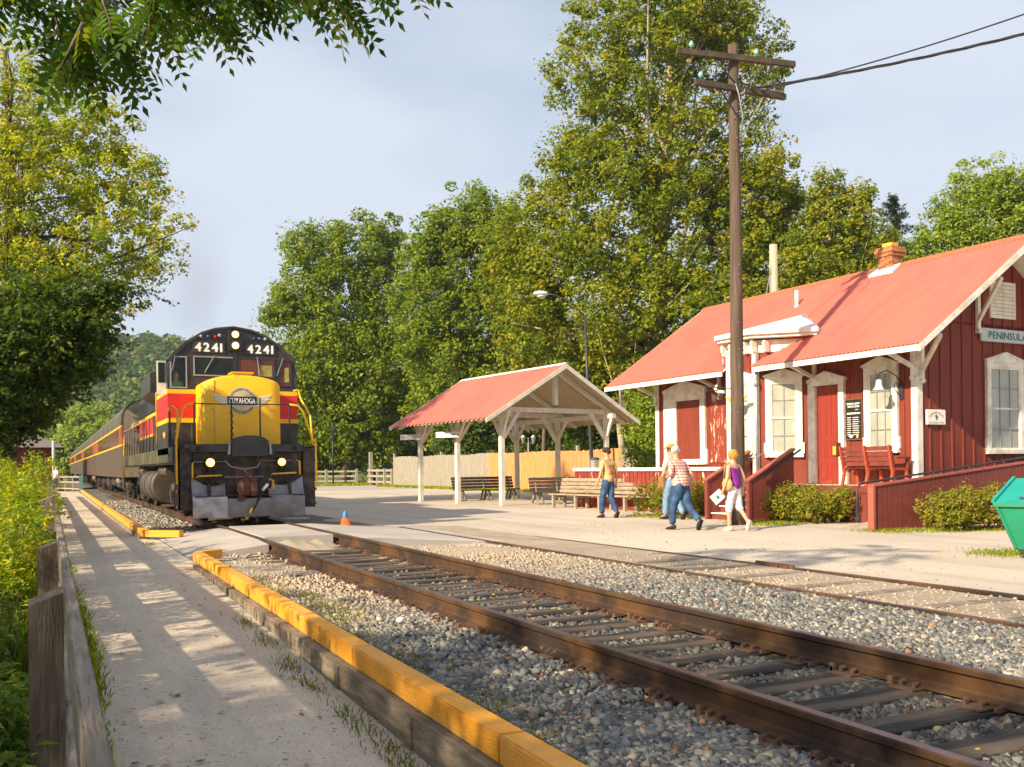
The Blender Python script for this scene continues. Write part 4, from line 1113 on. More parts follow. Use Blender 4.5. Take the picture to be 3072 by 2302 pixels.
mb.box(-1.24, -1.10, 1.45, 1.75, 0.12, 0.95, bev=0.02)
for z in (0.28, 0.5, 0.72): mb.cyl((-1.26, 1.6, z), (-1.08, 1.6, z), 0.08, n=10)
mb.tube([(-1.2, 1.2, 1.3), (-1.3, 1.5, 1.1), (-1.22, 1.6, 0.9)], 0.03, 8)
mb.build('brake_gear', M['rust'], loco)

# ------------------------------------------------------------------ coaches
M['coach'] = mat('coach_grey', (0.085, 0.055, 0.04), 0.5, var=0.18, vs=2, col2=(0.07, 0.06, 0.035), s2=0.8, amt2=0.6)
M['coachroof'] = mat('coach_roof', (0.06, 0.055, 0.035), 0.55, var=0.25, vs=2, col2=(0.15, 0.13, 0.085), s2=0.7, amt2=0.6)
M['coachend'] = mat('coach_end', (0.27, 0.24, 0.185), 0.6, var=0.15, vs=2, col2=(0.16, 0.13, 0.09), s2=1.5, amt2=0.5)
M['coachred'] = mat('coach_red', (0.30, 0.06, 0.03), 0.5, var=0.12, vs=3)
M['coachglass'] = mat('coach_glass', (0.04, 0.04, 0.032), 0.12, var=0.3, vs=1, spec=0.8)
def make_coach():
    c = thing('passenger_coach', 'first coach, grey end wall and window band showing right behind the locomotive', 'passenger coach', (LX, 0, LZ), 0, 'coaches of the train')
    Lc = 25.6
    mb = MB(); mb.prism([(-1.52, 0.95), (-1.52, 2.24), (1.52, 2.24), (1.52, 0.95)], 'y', 0, Lc); body = mb.build('lower_body', M['coach'], c)
    mb = MB(); mb.box(-1.515, 1.515, 0.02, Lc - 0.02, 2.24, 2.99); band = mb.build('window_band', M['coachred'], c)
    mb = MB(); mb.prism(arch(1.52, 2.99, 3.25, 4.15, 14, 2.5), 'y', 0.0, Lc, smooth=False); mb.build('roof', M['coachroof'], c)
    for z in (2.21, 2.97):
        mb = MB(); mb.box(-1.528, 1.528, 0.01, Lc - 0.01, z, z + 0.065); mb.build('yellow_stripe', M['yellow'], band)
    mb = MB(); mb.prism(arch(1.44, 0.97, 3.2, 4.08, 14, 2.5), 'y', -0.03, 0.0)
    mb.box(-0.62, -0.5, -0.09, -0.03, 1.0, 4.02); mb.box(0.5, 0.62, -0.09, -0.03, 1.0, 4.02); mb.box(-0.45, 0.45, -0.45, -0.03, 1.0, 3.1)
    mb.build('end_wall', M['coachend'], c)
    mb = MB(); mb.cyl((-0.98, -0.03, 2.95), (-0.98, -0.12, 2.95), 0.19, 0.15, n=18); l = mb.build('marker_light', M['coachend'], c)
    mb = MB(); mb.ell((-0.98, -0.12, 2.95), (0.09, 0.05, 0.09), 10); mb.build('lens', M['redlens'], l)
    for sx in (-1, 1):
        mb = MB()
        for i in range(16):
            y0 = 1.9 + i * 1.36
            if i in (14, 15): continue
            mb.box(sx * 1.516, sx * 1.522, y0, y0 + 0.98, 2.31, 2.93)
        mb.build('window_row', M['coachglass'], band)
    mb = MB()
    for (y0, y1, z0, z1) in ((5.5, 8.2, 0.45, 0.95), (9.2, 12.5, 0.5, 0.95), (14, 17, 0.42, 0.95)):
        mb.box(-1.25, 1.25, y0, y1, z0, z1, bev=0.04)
    mb.cyl((-1.0, 17.6, 0.7), (-1.0, 19.2, 0.7), 0.2, n=12)
    mb.build('underframe_box', M['dirtyblack'], c)
    mb = MB(); mb.cyl((-1.3, 4.6, 0.78), (-1.3, 5.3, 0.78), 0.16, n=12); mb.ell((-1.3, 4.6, 0.78), (0.16, 0.07, 0.16), 12); mb.build('brake_cylinder', M['coachend'], c)
    mb = MB(); mb.cyl((-1.46, 0.15, 0.5), (-1.46, 0.15, 3.0), 0.018, n=6); mb.cyl((-1.46, 0.7, 0.5), (-1.46, 0.7, 1.6), 0.018, n=6); mb.build('grab_rail', M['coachend'], c)
    truck(2.9, c, 1.35, 'truck'); truck(22.7, c, 1.35, 'truck')
    return c
c0 = make_coach(); c0.location = (LX, LY + 18.35, LZ)
cl = [None, 'second coach of the train, its red band peeping out beyond the first', 'third coach of the train, mid way to the gate post', 'fourth coach of the train, a thin sliver by the wooden gate', ]
for i in range(1, 4):
    c = copy_tree(c0); c.location = (LX, LY + 18.35 + 26.1 * i, LZ); c['label'] = cl[i]
# dome car
c = copy_tree(c0); c.location = (LX, LY + 18.35 + 26.1 * 4, LZ); c['label'] = 'farthest coach of the train with a glazed dome on its roof'; c.name = 'dome_coach'
mb = MB(); mb.prism(arch(1.3, 3.9, 4.5, 5.15, 12, 2.3), 'y', 3, 10); d = mb.build('dome', mat('dome_glass', (0.45, 0.55, 0.6), 0.1, spec=0.8), c)
mb = MB()
for i in range(8): mb.prism([(p[0] * 1.01, p[1] + 0.012) for p in arch(1.3, 3.9, 4.5, 5.15, 12, 2.3)], 'y', 3 + i, 3.06 + i)
mb.build('dome_rib', M['greymetal'], d)
# ------------------------------------------------------------------ station (frame: d = away from track, a = along it)
AL = math.radians(2.64)
NV = Vector((math.cos(AL), math.sin(AL), 0)); AV = Vector((-math.sin(AL), math.cos(AL), 0))
def W(d, a, z=0.0): return tuple(NV * d + AV * a + Vector((0, 0, z)))
def sthing(name, label, cat, d, a, z=0, group=None):
    t = thing(name, label, cat, W(d, a, z), AL, group); t['_d'] = 0; del t['_d']; return t, (d, a, z)
D0, A0, A1, DB = 18.5, 14.6, 24.3, 24.6          # facade, near gable, far gable, rear wall
FZ = 0.85
EZ, ED, SL = 3.92, 17.3, 0.675                    # eave height, eave line, slope
RD = 21.45; RZ = EZ + SL * (RD - ED)
def roofz(d): return EZ + SL * (min(d, 2 * RD - d) - ED)
st, SO = sthing('station', 'dark red wooden depot with white trim and red metal roof', 'station', D0, A0)
def SB(): return MB(SO)
# walls with battens
mb = SB()
ring = [(D0, A0), (DB, A0), (DB, A1), (D0, A1)]
mb.box(D0, DB, A0, A1, 0.3, roofz(D0) - 0.04)
for a in (A0, A1 - 0.08):
    mb.prism([(D0 + 0.05, roofz(D0) - 0.05), (RD, RZ - 0.12), (DB - 0.05, roofz(DB) - 0.05)], 'y', a, a + 0.08)
def batt_front(mb, a0, a1, z0, z1, step=0.40):
    a = a0
    while a < a1: mb.box(D0 - 0.022, D0, a - 0.022, a + 0.022, z0, z1); a += step
batt_front(mb, A0 + 0.35, 17.4, 0.86, roofz(D0) - 0.06); batt_front(mb, 20.9, A1 - 0.1, 1.32, roofz(D0) - 0.06)
d = D0 + 0.42
while d < DB:
    mb.box(d - 0.022, d + 0.022, A0 - 0.024, A0, 0.5, roofz(d) - 0.15); d += 0.39
wall = mb.build('wall', M['barn'], st)
# peeling panel between freight door and bay
mb = SB(); mb.box(D0 - 0.028, D0 - 0.0225, 21.02, 21.7, 1.45, 3.5)
mb.build('peeling_boards', M['barnpeel'], wall)
# corner boards
mb = SB(); mb.box(D0 - 0.03, D0 + 0.16, A0 - 0.03, A0 + 0.14, 0.84, roofz(D0) - 0.05, bev=0.004); mb.build('corner_board', M['white'], st)
mb = SB(); mb.box(D0 - 0.03, D0 + 0.1, A1 - 0.14, A1 + 0.03, 1.2, roofz(D0) - 0.05, bev=0.004); mb.build('corner_board', M['white'], st)
# roof: ribbed metal on both slopes, notched for the bay
RA0, RA1 = 13.57, 25.45
def slope(side):
    mb = SB(); nA = int((RA1 - RA0) / 0.025)
    V = []; F = []
    rows = {}
    for i in range(nA + 1):
        a = RA0 + 0.025 * i
        k = i % 5
        h = 0.026 if k in (1, 2) else 0.0
        dlo = ED
        if side < 0 and 18.72 < a < 19.80: dlo = 17.62
        p0 = (dlo, EZ + SL * (dlo - ED) + h); p1 = (RD + 0.01, RZ + h)
        if side > 0: p0 = (2 * RD - dlo, p0[1]); p1 = (RD - 0.01, RZ + h)
        V += [(p0[0], a, p0[1]), (p1[0], a, p1[1])]
    for i in range(nA):
        a = RA0 + 0.025 * i
        if side < 0 and (18.70 < a < 18.725 or 19.775 < a < 19.80): continue
        F.append((2 * i, 2 * i + 2, 2 * i + 3, 2 * i + 1))
    mb.add(V, F, 0); return mb
rf = slope(-1); r2 = slope(1); rf.add(r2.v, r2.f, 0)
roof = rf.build('roof', M['roof'], st)
mb = SB()
for (a0, a1, dl) in ((RA0 + 0.02, 18.70, ED + 0.05), (18.70, 19.80, 17.8), (19.80, RA1 - 0.02, ED + 0.05)):
    mb.prism([(dl, EZ + SL * (dl - ED) - 0.012), (RD, RZ - 0.012), (RD, RZ - 0.075), (dl, EZ + SL * (dl - ED) - 0.055)], 'y', a0, a1)
dl = 2 * RD - ED - 0.05
mb.prism([(dl, EZ - 0.012 + SL * 0.05), (RD + 0.001, RZ - 0.012), (RD + 0.001, RZ - 0.075), (dl, EZ - 0.055 + SL * 0.05)], 'y', RA0 + 0.02, RA1 - 0.02)
mb.build('sheathing', M['cream'], roof)
mb = SB(); mb.prism([(RD - 0.16, RZ - 0.075), (RD, RZ + 0.045), (RD + 0.16, RZ - 0.075), (RD + 0.16, RZ - 0.10), (RD, RZ + 0.02), (RD - 0.16, RZ - 0.10)], 'y', RA0, RA1); mb.build('ridge_cap', M['ridge'], roof)
# eave fascia and rakes
mb = SB()
for a0, a1 in ((RA0 + 0.01, 18.66), (19.86, RA1)): mb.box(ED + 0.02, ED + 0.05, a0, a1, EZ - 0.14, EZ - 0.008)
mb.box(2 * RD - ED - 0.05, 2 * RD - ED - 0.02, RA0, RA1, EZ - 0.14, EZ - 0.008)
loose_parts(mb, 'fascia', M['white'], roof)
for a in (RA0 - 0.012, RA1 - 0.02):
    mb = SB()
    mb.prism([(ED, EZ - 0.005), (RD, RZ - 0.005), (2 * RD - ED, EZ - 0.005), (2 * RD - ED, EZ - 0.16), (RD, RZ - 0.18), (ED, EZ - 0.16)], 'y', a, a + 0.03)
    mb.build('rake_board', M['white'], roof)
# brackets
def bracket(d, a, zt, along='d', run=1.0, drop=0.85):
    mb = SB()
    t = 0.045
    if along == 'd':
        mb.box(d - 0.075, d, a - t, a + t, zt - drop - 0.25, zt)
        mb.beam((d - 0.03, a, zt - drop), (d - run, a, zt - 0.42 * 0 - 0.62 * run * 0.0 - 0.10 - (run) * 0.0), 0.08, 0.085)
        mb.cyl((d - 0.05, a - t, zt - drop - 0.25), (d - 0.05, a + t, zt - drop - 0.25), 0.06, n=10)
    else:
        mb.box(d - t, d + t, a - 0.075, a, zt - drop - 0.25, zt)
        mb.beam((d, a - 0.03, zt - drop), (d, a - run, zt - 0.05), 0.08, 0.085)
        mb.cyl((d - t, a - 0.05, zt - drop - 0.25), (d + t, a - 0.05, zt - drop - 0.25), 0.06, n=10)
    mb.build('eave_bracket', M['white'], st)
def gable_bracket(d, zb, d2, z2):
    mb = SB(); mb.box(d - 0.05, d + 0.05, A0 - 0.10, A0 - 0.026, zb - 0.25, zb + 0.75); mb.beam((d, A0 - 0.08, zb), (d2, A0 - 0.95, z2), 0.08, 0.085)
    mb.cyl((d - 0.05, A0 - 0.07, zb - 0.25), (d + 0.05, A0 - 0.07, zb - 0.25), 0.06, n=10); mb.build('eave_bracket', M['white'], st)
for a in (A0 + 0.05, 17.62, 21.25, A1 - 0.05): bracket(D0 - 0.024, a, 4.02, 'd', 1.02, 0.45)
gable_bracket(D0 + 0.10, 3.50, 18.08, 4.16)
gable_bracket(20.62, 4.75, 20.2, 5.58)
gable_bracket(22.5, 4.75, 22.9, 5.4)
# outlooker beam under the near rake
mb = SB(); mb.box(21.35, 21.55, RA0 + 0.05, A0, RZ - 0.32, RZ - 0.16); mb.build('outlooker', M['oldwoodh'], st)

# windows: built in a local frame (u along wall, w outwards, z up) and mapped by a matrix
def wall_frame(pd, pa, ud, ua, nd, na):
    return Matrix(((ud, nd, 0, pd), (ua, na, 0, pa), (0, 0, 1, 0), (0, 0, 0, 1)))
FAC = wall_frame(D0, 0, 0, 1, -1, 0)          # u = a, w = -d
GAB = wall_frame(0, A0, 1, 0, 0, -1)          # u = d, w = -a
SPL = wall_frame(17.5, 18.75, 0.7071, -0.7071, -0.7071, -0.7071)
def window(Mx, u0, u1, z0, z1, cols=2, grid=False, parent=None, peak=0.22, ears=True):
    """outer casing u0..u1 z0..z1; sash inside"""
    parent = parent or st
    root_mb = SB(); c = 0.13; uc = (u0 + u1) / 2; hw = (u1 - u0) / 2
    w0, w1 = 0.001, 0.078
    root_mb.box(u0, u0 + c, w0, w1, z0 + 0.1, z1, M=Mx); root_mb.box(u1 - c, u1, w0, w1, z0 + 0.1, z1, M=Mx)
    # pediment
    root_mb.add([Mx @ Vector(p) for p in [(u0 - 0.02, w0, z1), (u1 + 0.02, w0, z1), (u1 + 0.02, w0, z1 + 0.05), (uc, w0, z1 + peak), (u0 - 0.02, w0, z1 + 0.05), (u0 - 0.02, w1 + .012, z1), (u1 + 0.02, w1 + .012, z1), (u1 + 0.02, w1 + .012, z1 + 0.05), (uc, w1 + .012, z1 + peak), (u0 - 0.02, w1 + .012, z1 + 0.05)]],
                [(0, 1, 2, 3, 4), (5, 6, 7, 8, 9), (0, 1, 6, 5), (1, 2, 7, 6), (2, 3, 8, 7), (3, 4, 9, 8), (4, 0, 5, 9)])
    root_mb.box(u0 + c, u1 - c, w0, w1, z1 - 0.12, z1 - 0.001, M=Mx)
    for sgn in (-1, 1):
        L0 = Vector((uc + sgn * (hw + 0.06), 0.05, z1 + 0.045)); L1 = Vector((uc, 0.05, z1 + peak + 0.02))
        root_mb.beam(Mx @ L0, Mx @ L1, 0.12, 0.035)
    root_mb.box(u0 - 0.02, u1 + 0.02, w0, w1 + 0.03, z0, z0 + 0.10, M=Mx)
    if ears: root_mb.box(u0 - 0.045, u0, w0, w1 - 0.01, z0 + 0.1, z0 + 0.38, M=Mx); root_mb.box(u1, u1 + 0.045, w0, w1 - 0.01, z0 + 0.1, z0 + 0.38, M=Mx)
    fr = root_mb.build('window', M['white'], parent)
    s = SB(); a, b, lo, hi = u0 + c, u1 - c, z0 + 0.10, z1 - 0.12; mid = (lo + hi) / 2; k = 0.045
    for (p, q, r_, t_) in ((a, b, hi - k, hi), (a, b, lo, lo + k), (a, b, mid - k / 2, mid + k / 2), (a, a + k, lo + k, hi - k), (b - k, b, lo + k, hi - k)):
        s.box(p, q, 0.034, 0.058, r_, t_, M=Mx)
    s.build('sash', M['white'], fr)
    s = SB()
    for i in range(1, cols): uu = a + (b - a) * i / cols; s.box(uu - 0.010, uu + 0.010, 0.036, 0.052, lo + k, hi - k, M=Mx)
    for zz in ((lo + mid) / 2, (hi + mid) / 2): s.box(a + k, b - k, 0.0365, 0.0515, zz - 0.010, zz + 0.010, M=Mx)
    s.build('glazing_bar', M['greymetal'], fr)
    s = SB(); s.box(a, b, 0.001, 0.0265, lo, hi, M=Mx); s.build('interior', M['blind'] if not grid else M['blinddim'], fr)
    s = SB(); s.box(a + k, b - k, 0.040, 0.043, lo + k, hi - k, M=Mx); s.build('pane', M['glass'], fr)
    return fr
M['blinddim'] = mat('blind_dim', (0.46, 0.44, 0.38), 0.9, var=0.15, vs=2)
window(FAC, 15.09, 16.05, 1.62, 3.66, 3, True)
window(GAB, 20.92, 22.33, 1.57, 3.78, 3, True)
# bay window, octagonal, rising through the eave
mb = SB()
bay_out = [(18.5, 17.75), (17.5, 18.75), (17.5, 19.75), (18.5, 20.75), (19.9, 20.75), (19.9, 17.75)]
mb.prism(bay_out, 'z', 0.45, 4.55)
for a in (18.95, 19.25, 19.55): mb.box(17.478, 17.5, a - 0.02, a + 0.02, 3.86, 4.3)
bay = mb.build('bay', M['barn'], st)
mb = SB()
for (d, a) in ((17.5, 18.75), (17.5, 19.75)): mb.cbox((d - 0.0, a, 2.6), (0.11, 0.15, 3.7))
mb.box(18.40, 18.49, 20.70, 20.84, 0.9, 4.0); mb.build('corner_board', M['white'], bay)
window(SPL, 0.24, 1.16, 1.56, 3.62, 2, True, st, 0.19, True)
fb = wall_frame(17.5, 0, 0, 1, -1, 0)
window(fb, 18.83, 19.67, 1.56, 3.66, 2, False, st, 0.17, False)
# frieze and cornice of the bay
def off_poly(o):
    k = o * 0.4142; r = 1.22
    return [(17.5 - o + r + 0.9, 18.75 - k - r + 0.6), (17.5 - o + r, 18.75 - k - r), (17.5 - o, 18.75 - k), (17.5 - o, 19.75 + k), (17.5 - o + r, 19.75 + k + r), (17.5 - o + r + 0.9, 19.75 + k + r - 0.6)]
mb = SB(); mb.prism([(p[0], p[1]) for p in off_poly(0.03)], 'z', 4.30, 4.62); mb.build('frieze', M['white'], bay)
mb = SB(); mb.prism(off_poly(0.30), 'z', 4.66, 4.74); mb.prism(off_poly(0.38), 'z', 4.74, 4.85); cor = mb.build('cornice', M['white'], bay)
mb = SB(); q = off_poly(0.37)
Vb = [(p[0], p[1], 4.85) for p in q[1:5]] + [(19.65, 19.2, 5.50)]
mb.add(Vb, [(0, 1, 4), (1, 2, 4), (2, 3, 4), (3, 0, 4)]); mb.build('cap_roof', mat('cap_metal', (0.72, 0.70, 0.68), 0.4, var=0.1, vs=3), bay)
mb = SB(); mb.beam((19.62, 19.12, 5.50), (18.36, 17.36, 4.70), 0.16, 0.03); mb.build('flashing', M['greymetal'], bay)
mb = SB()
for (d, a) in ((17.38, 18.68), (17.38, 18.98), (17.38, 19.52), (17.38, 19.82), (17.6, 18.46)):
    mb.cbox((d, a, 4.50), (0.2, 0.07, 0.22), bev=0.02); mb.cyl((d + 0.02, a - 0.04, 4.36), (d + 0.02, a + 0.04, 4.36), 0.07, n=10); mb.cyl((d - 0.06, a - 0.04, 4.52), (d - 0.06, a + 0.04, 4.52), 0.05, n=10)
loose_parts(mb, 'scroll_bracket', M['white'], bay)
mb = SB(); mb.cyl((17.44, 18.66, 0.5), (17.44, 18.66, 4.3), 0.035, n=8); mb.cyl((17.42, 19.9, 3.95), (17.42, 19.9, 4.35), 0.035, n=8); mb.tube([(17.44, 18.66, 1.7), (17.2, 18.6, 1.5), (17.3, 18.4, 1.62), (17.5, 18.4, 1.7)], 0.012, 6)
mb.cyl((17.44, 18.66, 3.42), (17.44, 18.66, 3.6), 0.07, 0.04, n=8); mb.build('downpipe', M['greymetal'], bay)
mb = SB(); mb.tube([(17.7, 20.4, 3.66), (17.6, 20.45, 3.5), (17.45, 20.2, 3.4), (17.44, 19.9, 3.36)], 0.045, 8); mb.build('gutter_elbow', M['white'], bay)
# freight door
mb = SB(); T = FAC
mb.box(21.90, 22.12, 0.001, 0.07, 1.40, 3.62, M=T); mb.box(23.24, 23.86, 0.001, 0.07, 1.40, 3.62, M=T); mb.box(22.12, 23.24, 0.001, 0.07, 1.40, 1.56, M=T); mb.box(22.12, 23.24, 0.001, 0.07, 3.34, 3.62, M=T)
mb.add([T @ Vector(p) for p in [(21.86, 0.001, 3.62), (23.90, 0.001, 3.62), (23.90, 0.001, 3.70), (22.88, 0.001, 3.95), (21.86, 0.001, 3.70), (21.86, 0.08, 3.62), (23.90, 0.08, 3.62), (23.90, 0.08, 3.70), (22.88, 0.08, 3.95), (21.86, 0.08, 3.70)]],
       [(0, 1, 2, 3, 4), (5, 6, 7, 8, 9), (0, 1, 6, 5), (1, 2, 7, 6), (2, 3, 8, 7), (3, 4, 9, 8), (4, 0, 5, 9)])
mb.box(21.84, 21.90, 0.001, 0.06, 1.40, 1.85, M=T)
fd = mb.build('freight_door', M['white'], st)
mb = SB(); mb.box(22.12, 23.24, 0.002, 0.028, 1.56, 3.34, M=T); mb.build('door_leaf', M['barn'], fd)
# entrance door
mb = SB()
mb.box(16.66, 16.82, 0.001, 0.10, 0.87, 3.45, M=T); mb.box(17.58, 17.82, 0.001, 0.10, 0.87, 3.45, M=T); mb.box(16.82, 17.58, 0.001, 0.10, 3.36, 3.45, M=T)
mb.add([T @ Vector(p) for p in [(16.62, 0.001, 3.45), (17.86, 0.001, 3.45), (17.86, 0.001, 3.52), (17.24, 0.001, 3.72), (16.62, 0.001, 3.52), (16.62, 0.11, 3.45), (17.86, 0.11, 3.45), (17.86, 0.11, 3.52), (17.24, 0.11, 3.72), (16.62, 0.11, 3.52)]],
       [(0, 1, 2, 3, 4), (5, 6, 7, 8, 9), (0, 1, 6, 5), (1, 2, 7, 6), (2, 3, 8, 7), (3, 4, 9, 8), (4, 0, 5, 9)])
mb.box(16.60, 16.66, 0.001, 0.08, 0.87, 1.35, M=T); mb.box(17.82, 17.88, 0.001, 0.08, 0.87, 1.35, M=T)
dr = mb.build('entrance_door', M['white'], st)
mb = SB(); mb.box(16.82, 17.58, 0.002, 0.02, 0.87, 3.36, M=T)
M['doorred'] = mat('door_red', (0.27, 0.032, 0.018), 0.45, var=0.08)
lf = mb.build('door_leaf', M['doorred'], dr)
mb = SB()
for (u0, u1, z0, z1) in ((16.90, 17.14, 2.1, 3.25), (17.26, 17.50, 2.1, 3.25), (16.90, 17.14, 1.55, 1.95), (17.26, 17.5, 1.55, 1.95), (16.90, 17.14, 0.98, 1.4), (17.26, 17.5, 0.98, 1.4)):
    mb.box(u0, u1, 0.02, 0.030, z0, z0 + 0.03, M=T); mb.box(u0, u1, 0.02, 0.030, z1 - 0.03, z1, M=T); mb.box(u0, u0 + 0.03, 0.02, 0.030, z0 + 0.03, z1 - 0.03, M=T); mb.box(u1 - 0.03, u1, 0.02, 0.030, z0 + 0.03, z1 - 0.03, M=T)
mb.build('door_panel', M['doorred'], dr)
mb = SB(); mb.box(16.90, 17.06, 0.02, 0.04, 1.80, 1.88, M=T, ); mb.cyl(T @ Vector((16.88, 0.02, 1.84)), T @ Vector((16.88, 0.08, 1.84)), 0.03, n=10); mb.build('door_handle', M['greymetal'], dr)
# gable vent
mb = SB(); mb.box(21.12, 22.08, 0.001, 0.05, 4.86, 5.75, M=GAB); vt = mb.build('gable_vent', M['cream'], st)
mb = SB(); mb.box(21.59, 21.605, 0.05, 0.054, 4.9, 5.72, M=GAB)
for k in range(9): mb.box(21.18, 22.02, 0.05, 0.058, 4.93 + 0.09 * k, 4.945 + 0.09 * k, M=GAB)
mb.build('louvre', mat('louvre', (0.45, 0.4, 0.32), 0.7), vt)
# chimney, vent pipe
mb = SB(); mb.box(21.24, 21.66, 17.50, 17.95, RZ - 0.5, RZ + 0.25); mb.box(21.20, 21.70, 17.46, 17.99, RZ + 0.25, RZ + 0.35); mb.box(21.17, 21.73, 17.43, 18.02, RZ + 0.35, RZ + 0.43); mb.box(21.20, 21.70, 17.46, 17.99, RZ + 0.43, RZ + 0.50)
ch = mb.build('chimney', M['brickp'] if 'brickp' in M else M['brick'], st)
mb = SB(); mb.box(21.32, 21.58, 17.57, 17.88, RZ + 0.50, RZ + 0.62); mb.build('chimney_pot', M['ochre'], ch)
mb = SB(); mb.prism([(21.02, RZ - 0.29), (21.35, RZ - 0.06), (21.35, RZ + 0.0), (21.02, RZ - 0.22)], 'y', 17.3, 18.12); mb.build('flashing', mat('flash', (0.7, 0.68, 0.66), 0.5), ch)
mb = SB(); mb.cyl((20.24, 19.97, 5.75), (20.24, 19.97, 6.35), 0.055, n=12); mb.cyl((20.24, 19.97, 5.85), (20.24, 19.97, 5.93), 0.09, 0.06, n=12); mb.build('vent_pipe', M['signwhite'], st)

# PENINSULA sign on the gable
t, o_ = sthing('station_sign', 'long pale station name board with dark green capitals on the gable', 'sign', 21.9, A0 - 0.03, 4.42)
mb = MB(o_); mb.box(20.70, 23.0, A0 - 0.085, A0 - 0.028, 4.27, 4.59, bev=0.018); mb.build('board', M['signgrey'], t)
mb = MB(o_)
text_mb(mb, 'PENINSULA', 0.17, 1.48, (0, 0), bold=0.006, gap=0.13, M0=Matrix.Translation((20.97 + 0.74, A0 - 0.089, 4.43)) @ FRONT)
mb.build('lettering', M['greenletter'], t)
# white plaque
t, o_ = sthing('plaque', 'small white plaque with a dark shield by the corner post', 'sign', 19.06, A0 - 0.03, 2.42)
mb = MB(o_); mb.box(18.74, 19.39, A0 - 0.075, A0 - 0.028, 2.25, 2.60, bev=0.012); mb.build('board', M['signwhite'], t)
mb = MB(o_); T2 = Matrix.Translation((19.065, A0 - 0.080, 2.20)) @ FRONT
arc_text(mb, 'CUYAHOGA VALLEY', 0.33, 0.05, math.radians(137), math.radians(43), 0, T2)
text_mb(mb, 'NATIONAL PARK', 0.038, 0.50, (0, 0.10), M0=T2)
mb.build('lettering', mat('plaque_letter', (0.25, 0.2, 0.14), 0.7), t)
mb = MB(o_); mb.add([T2 @ Vector(p) for p in ((-0.06, 0.27, 0), (0, 0.14, 0), (0.06, 0.27, 0), (0.03, 0.24, 0), (0, 0.29, 0), (-0.03, 0.26, 0))], [(0, 1, 2, 3, 4, 5)]); mb.build('shield', M['greenletter'], t)
# black notice board
t, o_ = sthing('notice_board', 'framed black notice board with white lettering between door and window', 'sign', D0 - 0.03, 16.37, 2.45)
mb = MB(o_); B0, B1 = 16.10, 16.64
mb.box(B0, B1, 0.024, 0.06, 1.95, 2.97, M=FAC, bev=0.006); mb.build('frame', mat('board_frame', (0.16, 0.06, 0.03), 0.6), t)
mb = MB(o_); mb.box(B0 + 0.035, B1 - 0.035, 0.06, 0.064, 1.985, 2.935, M=FAC); mb.build('board', M['blackboard'], t)
mb = MB(o_); bm_ = Matrix.Translation((D0 - 0.067, 16.37, 0)) @ LEFT
text_mb(mb, 'PENINSULA DEPOT', 0.045, 0.40, (0, 2.84), bold=0.002, M0=bm_); text_mb(mb, 'VISITOR CENTER', 0.045, 0.36, (0, 2.77), bold=0.002, M0=bm_)
text_mb(mb, 'OPEN', 0.03, 0.10, (0.10, 2.69), M0=bm_)
rr = random.Random(3)
for k in range(9):
    z = 2.50 - 0.052 * k
    mb.add([bm_ @ Vector(p) for p in ((-0.2, z - .006, 0), (-0.06 - 0.04 * rr.random(), z - .006, 0), (-0.08, z + .008, 0), (-0.2, z + .008, 0))], [(0, 1, 2, 3)])
    mb.add([bm_ @ Vector(p) for p in ((-0.03, z - .006, 0), (0.19 - 0.1 * rr.random(), z - .006, 0), (0.17, z + .008, 0), (-0.03, z + .008, 0))], [(0, 1, 2, 3)])
mb.add([bm_ @ Vector(p) for p in ((-0.2, 2.585, 0), (0.2, 2.585, 0), (0.2, 2.62, 0), (-0.2, 2.62, 0))], [(0, 1, 2, 3)])
mb.add([bm_ @ Vector(p) for p in ((-0.17, 2.055, 0), (-0.08, 2.0, 0), (0.0, 2.055, 0), (-0.05, 2.06, 0), (-0.08, 2.09, 0), (-0.12, 2.06, 0))], [(0, 1, 2, 3, 4, 5)])
mb.build('lettering', M['whiteletter'], t)
mb = MB(o_); mb.add([bm_ @ Vector((0.11 + 0.035 * math.cos(a), 2.05 + 0.06 * math.sin(a), 0.0)) for a in np.linspace(0, 2 * PI, 14)[:-1]], [tuple(range(13))]); mb.build('badge', M['ochre'], t)
# gooseneck lamp
t, o_ = sthing('gooseneck_lamp', 'white bell shaped lamp on a curled iron arm over the near window', 'lamp', D0 - 0.03, 15.0, 3.2)
mb = MB(o_); mb.tube([(D0 - 0.03, 14.98, 3.18), (D0 - 0.2, 15.0, 3.4), (D0 - 0.42, 15.08, 3.52), (D0 - 0.62, 15.12, 3.44), (D0 - 0.64, 15.12, 3.3)], 0.014, 8)
mb.tube([(D0 - 0.03, 14.98, 2.9), (D0 - 0.18, 15.0, 3.0), (D0 - 0.26, 15.02, 3.14), (D0 - 0.2, 15.02, 3.24), (D0 - 0.12, 15.0, 3.18)], 0.010, 8); mb.box(D0 - 0.05, D0 - 0.023, 14.93, 15.05, 2.85, 3.25, bev=0.01)
mb.tube([(D0 - 0.80, 15.12, 3.2), (D0 - 0.72, 15.12, 3.34), (D0 - 0.74, 15.12, 3.5)], 0.008, 6)
mb.build('arm', M['darkmetal'], t)
mb = MB(o_); mb.lathe([(0.03, 0.14), (0.06, 0.13), (0.075, 0.0), (0.10, -0.06), (0.15, -0.10), (0.145, -0.10), (0.09, -0.05)], (D0 - 0.64, 15.12, 3.16), 18); mb.build('shade', M['signwhite'], t)
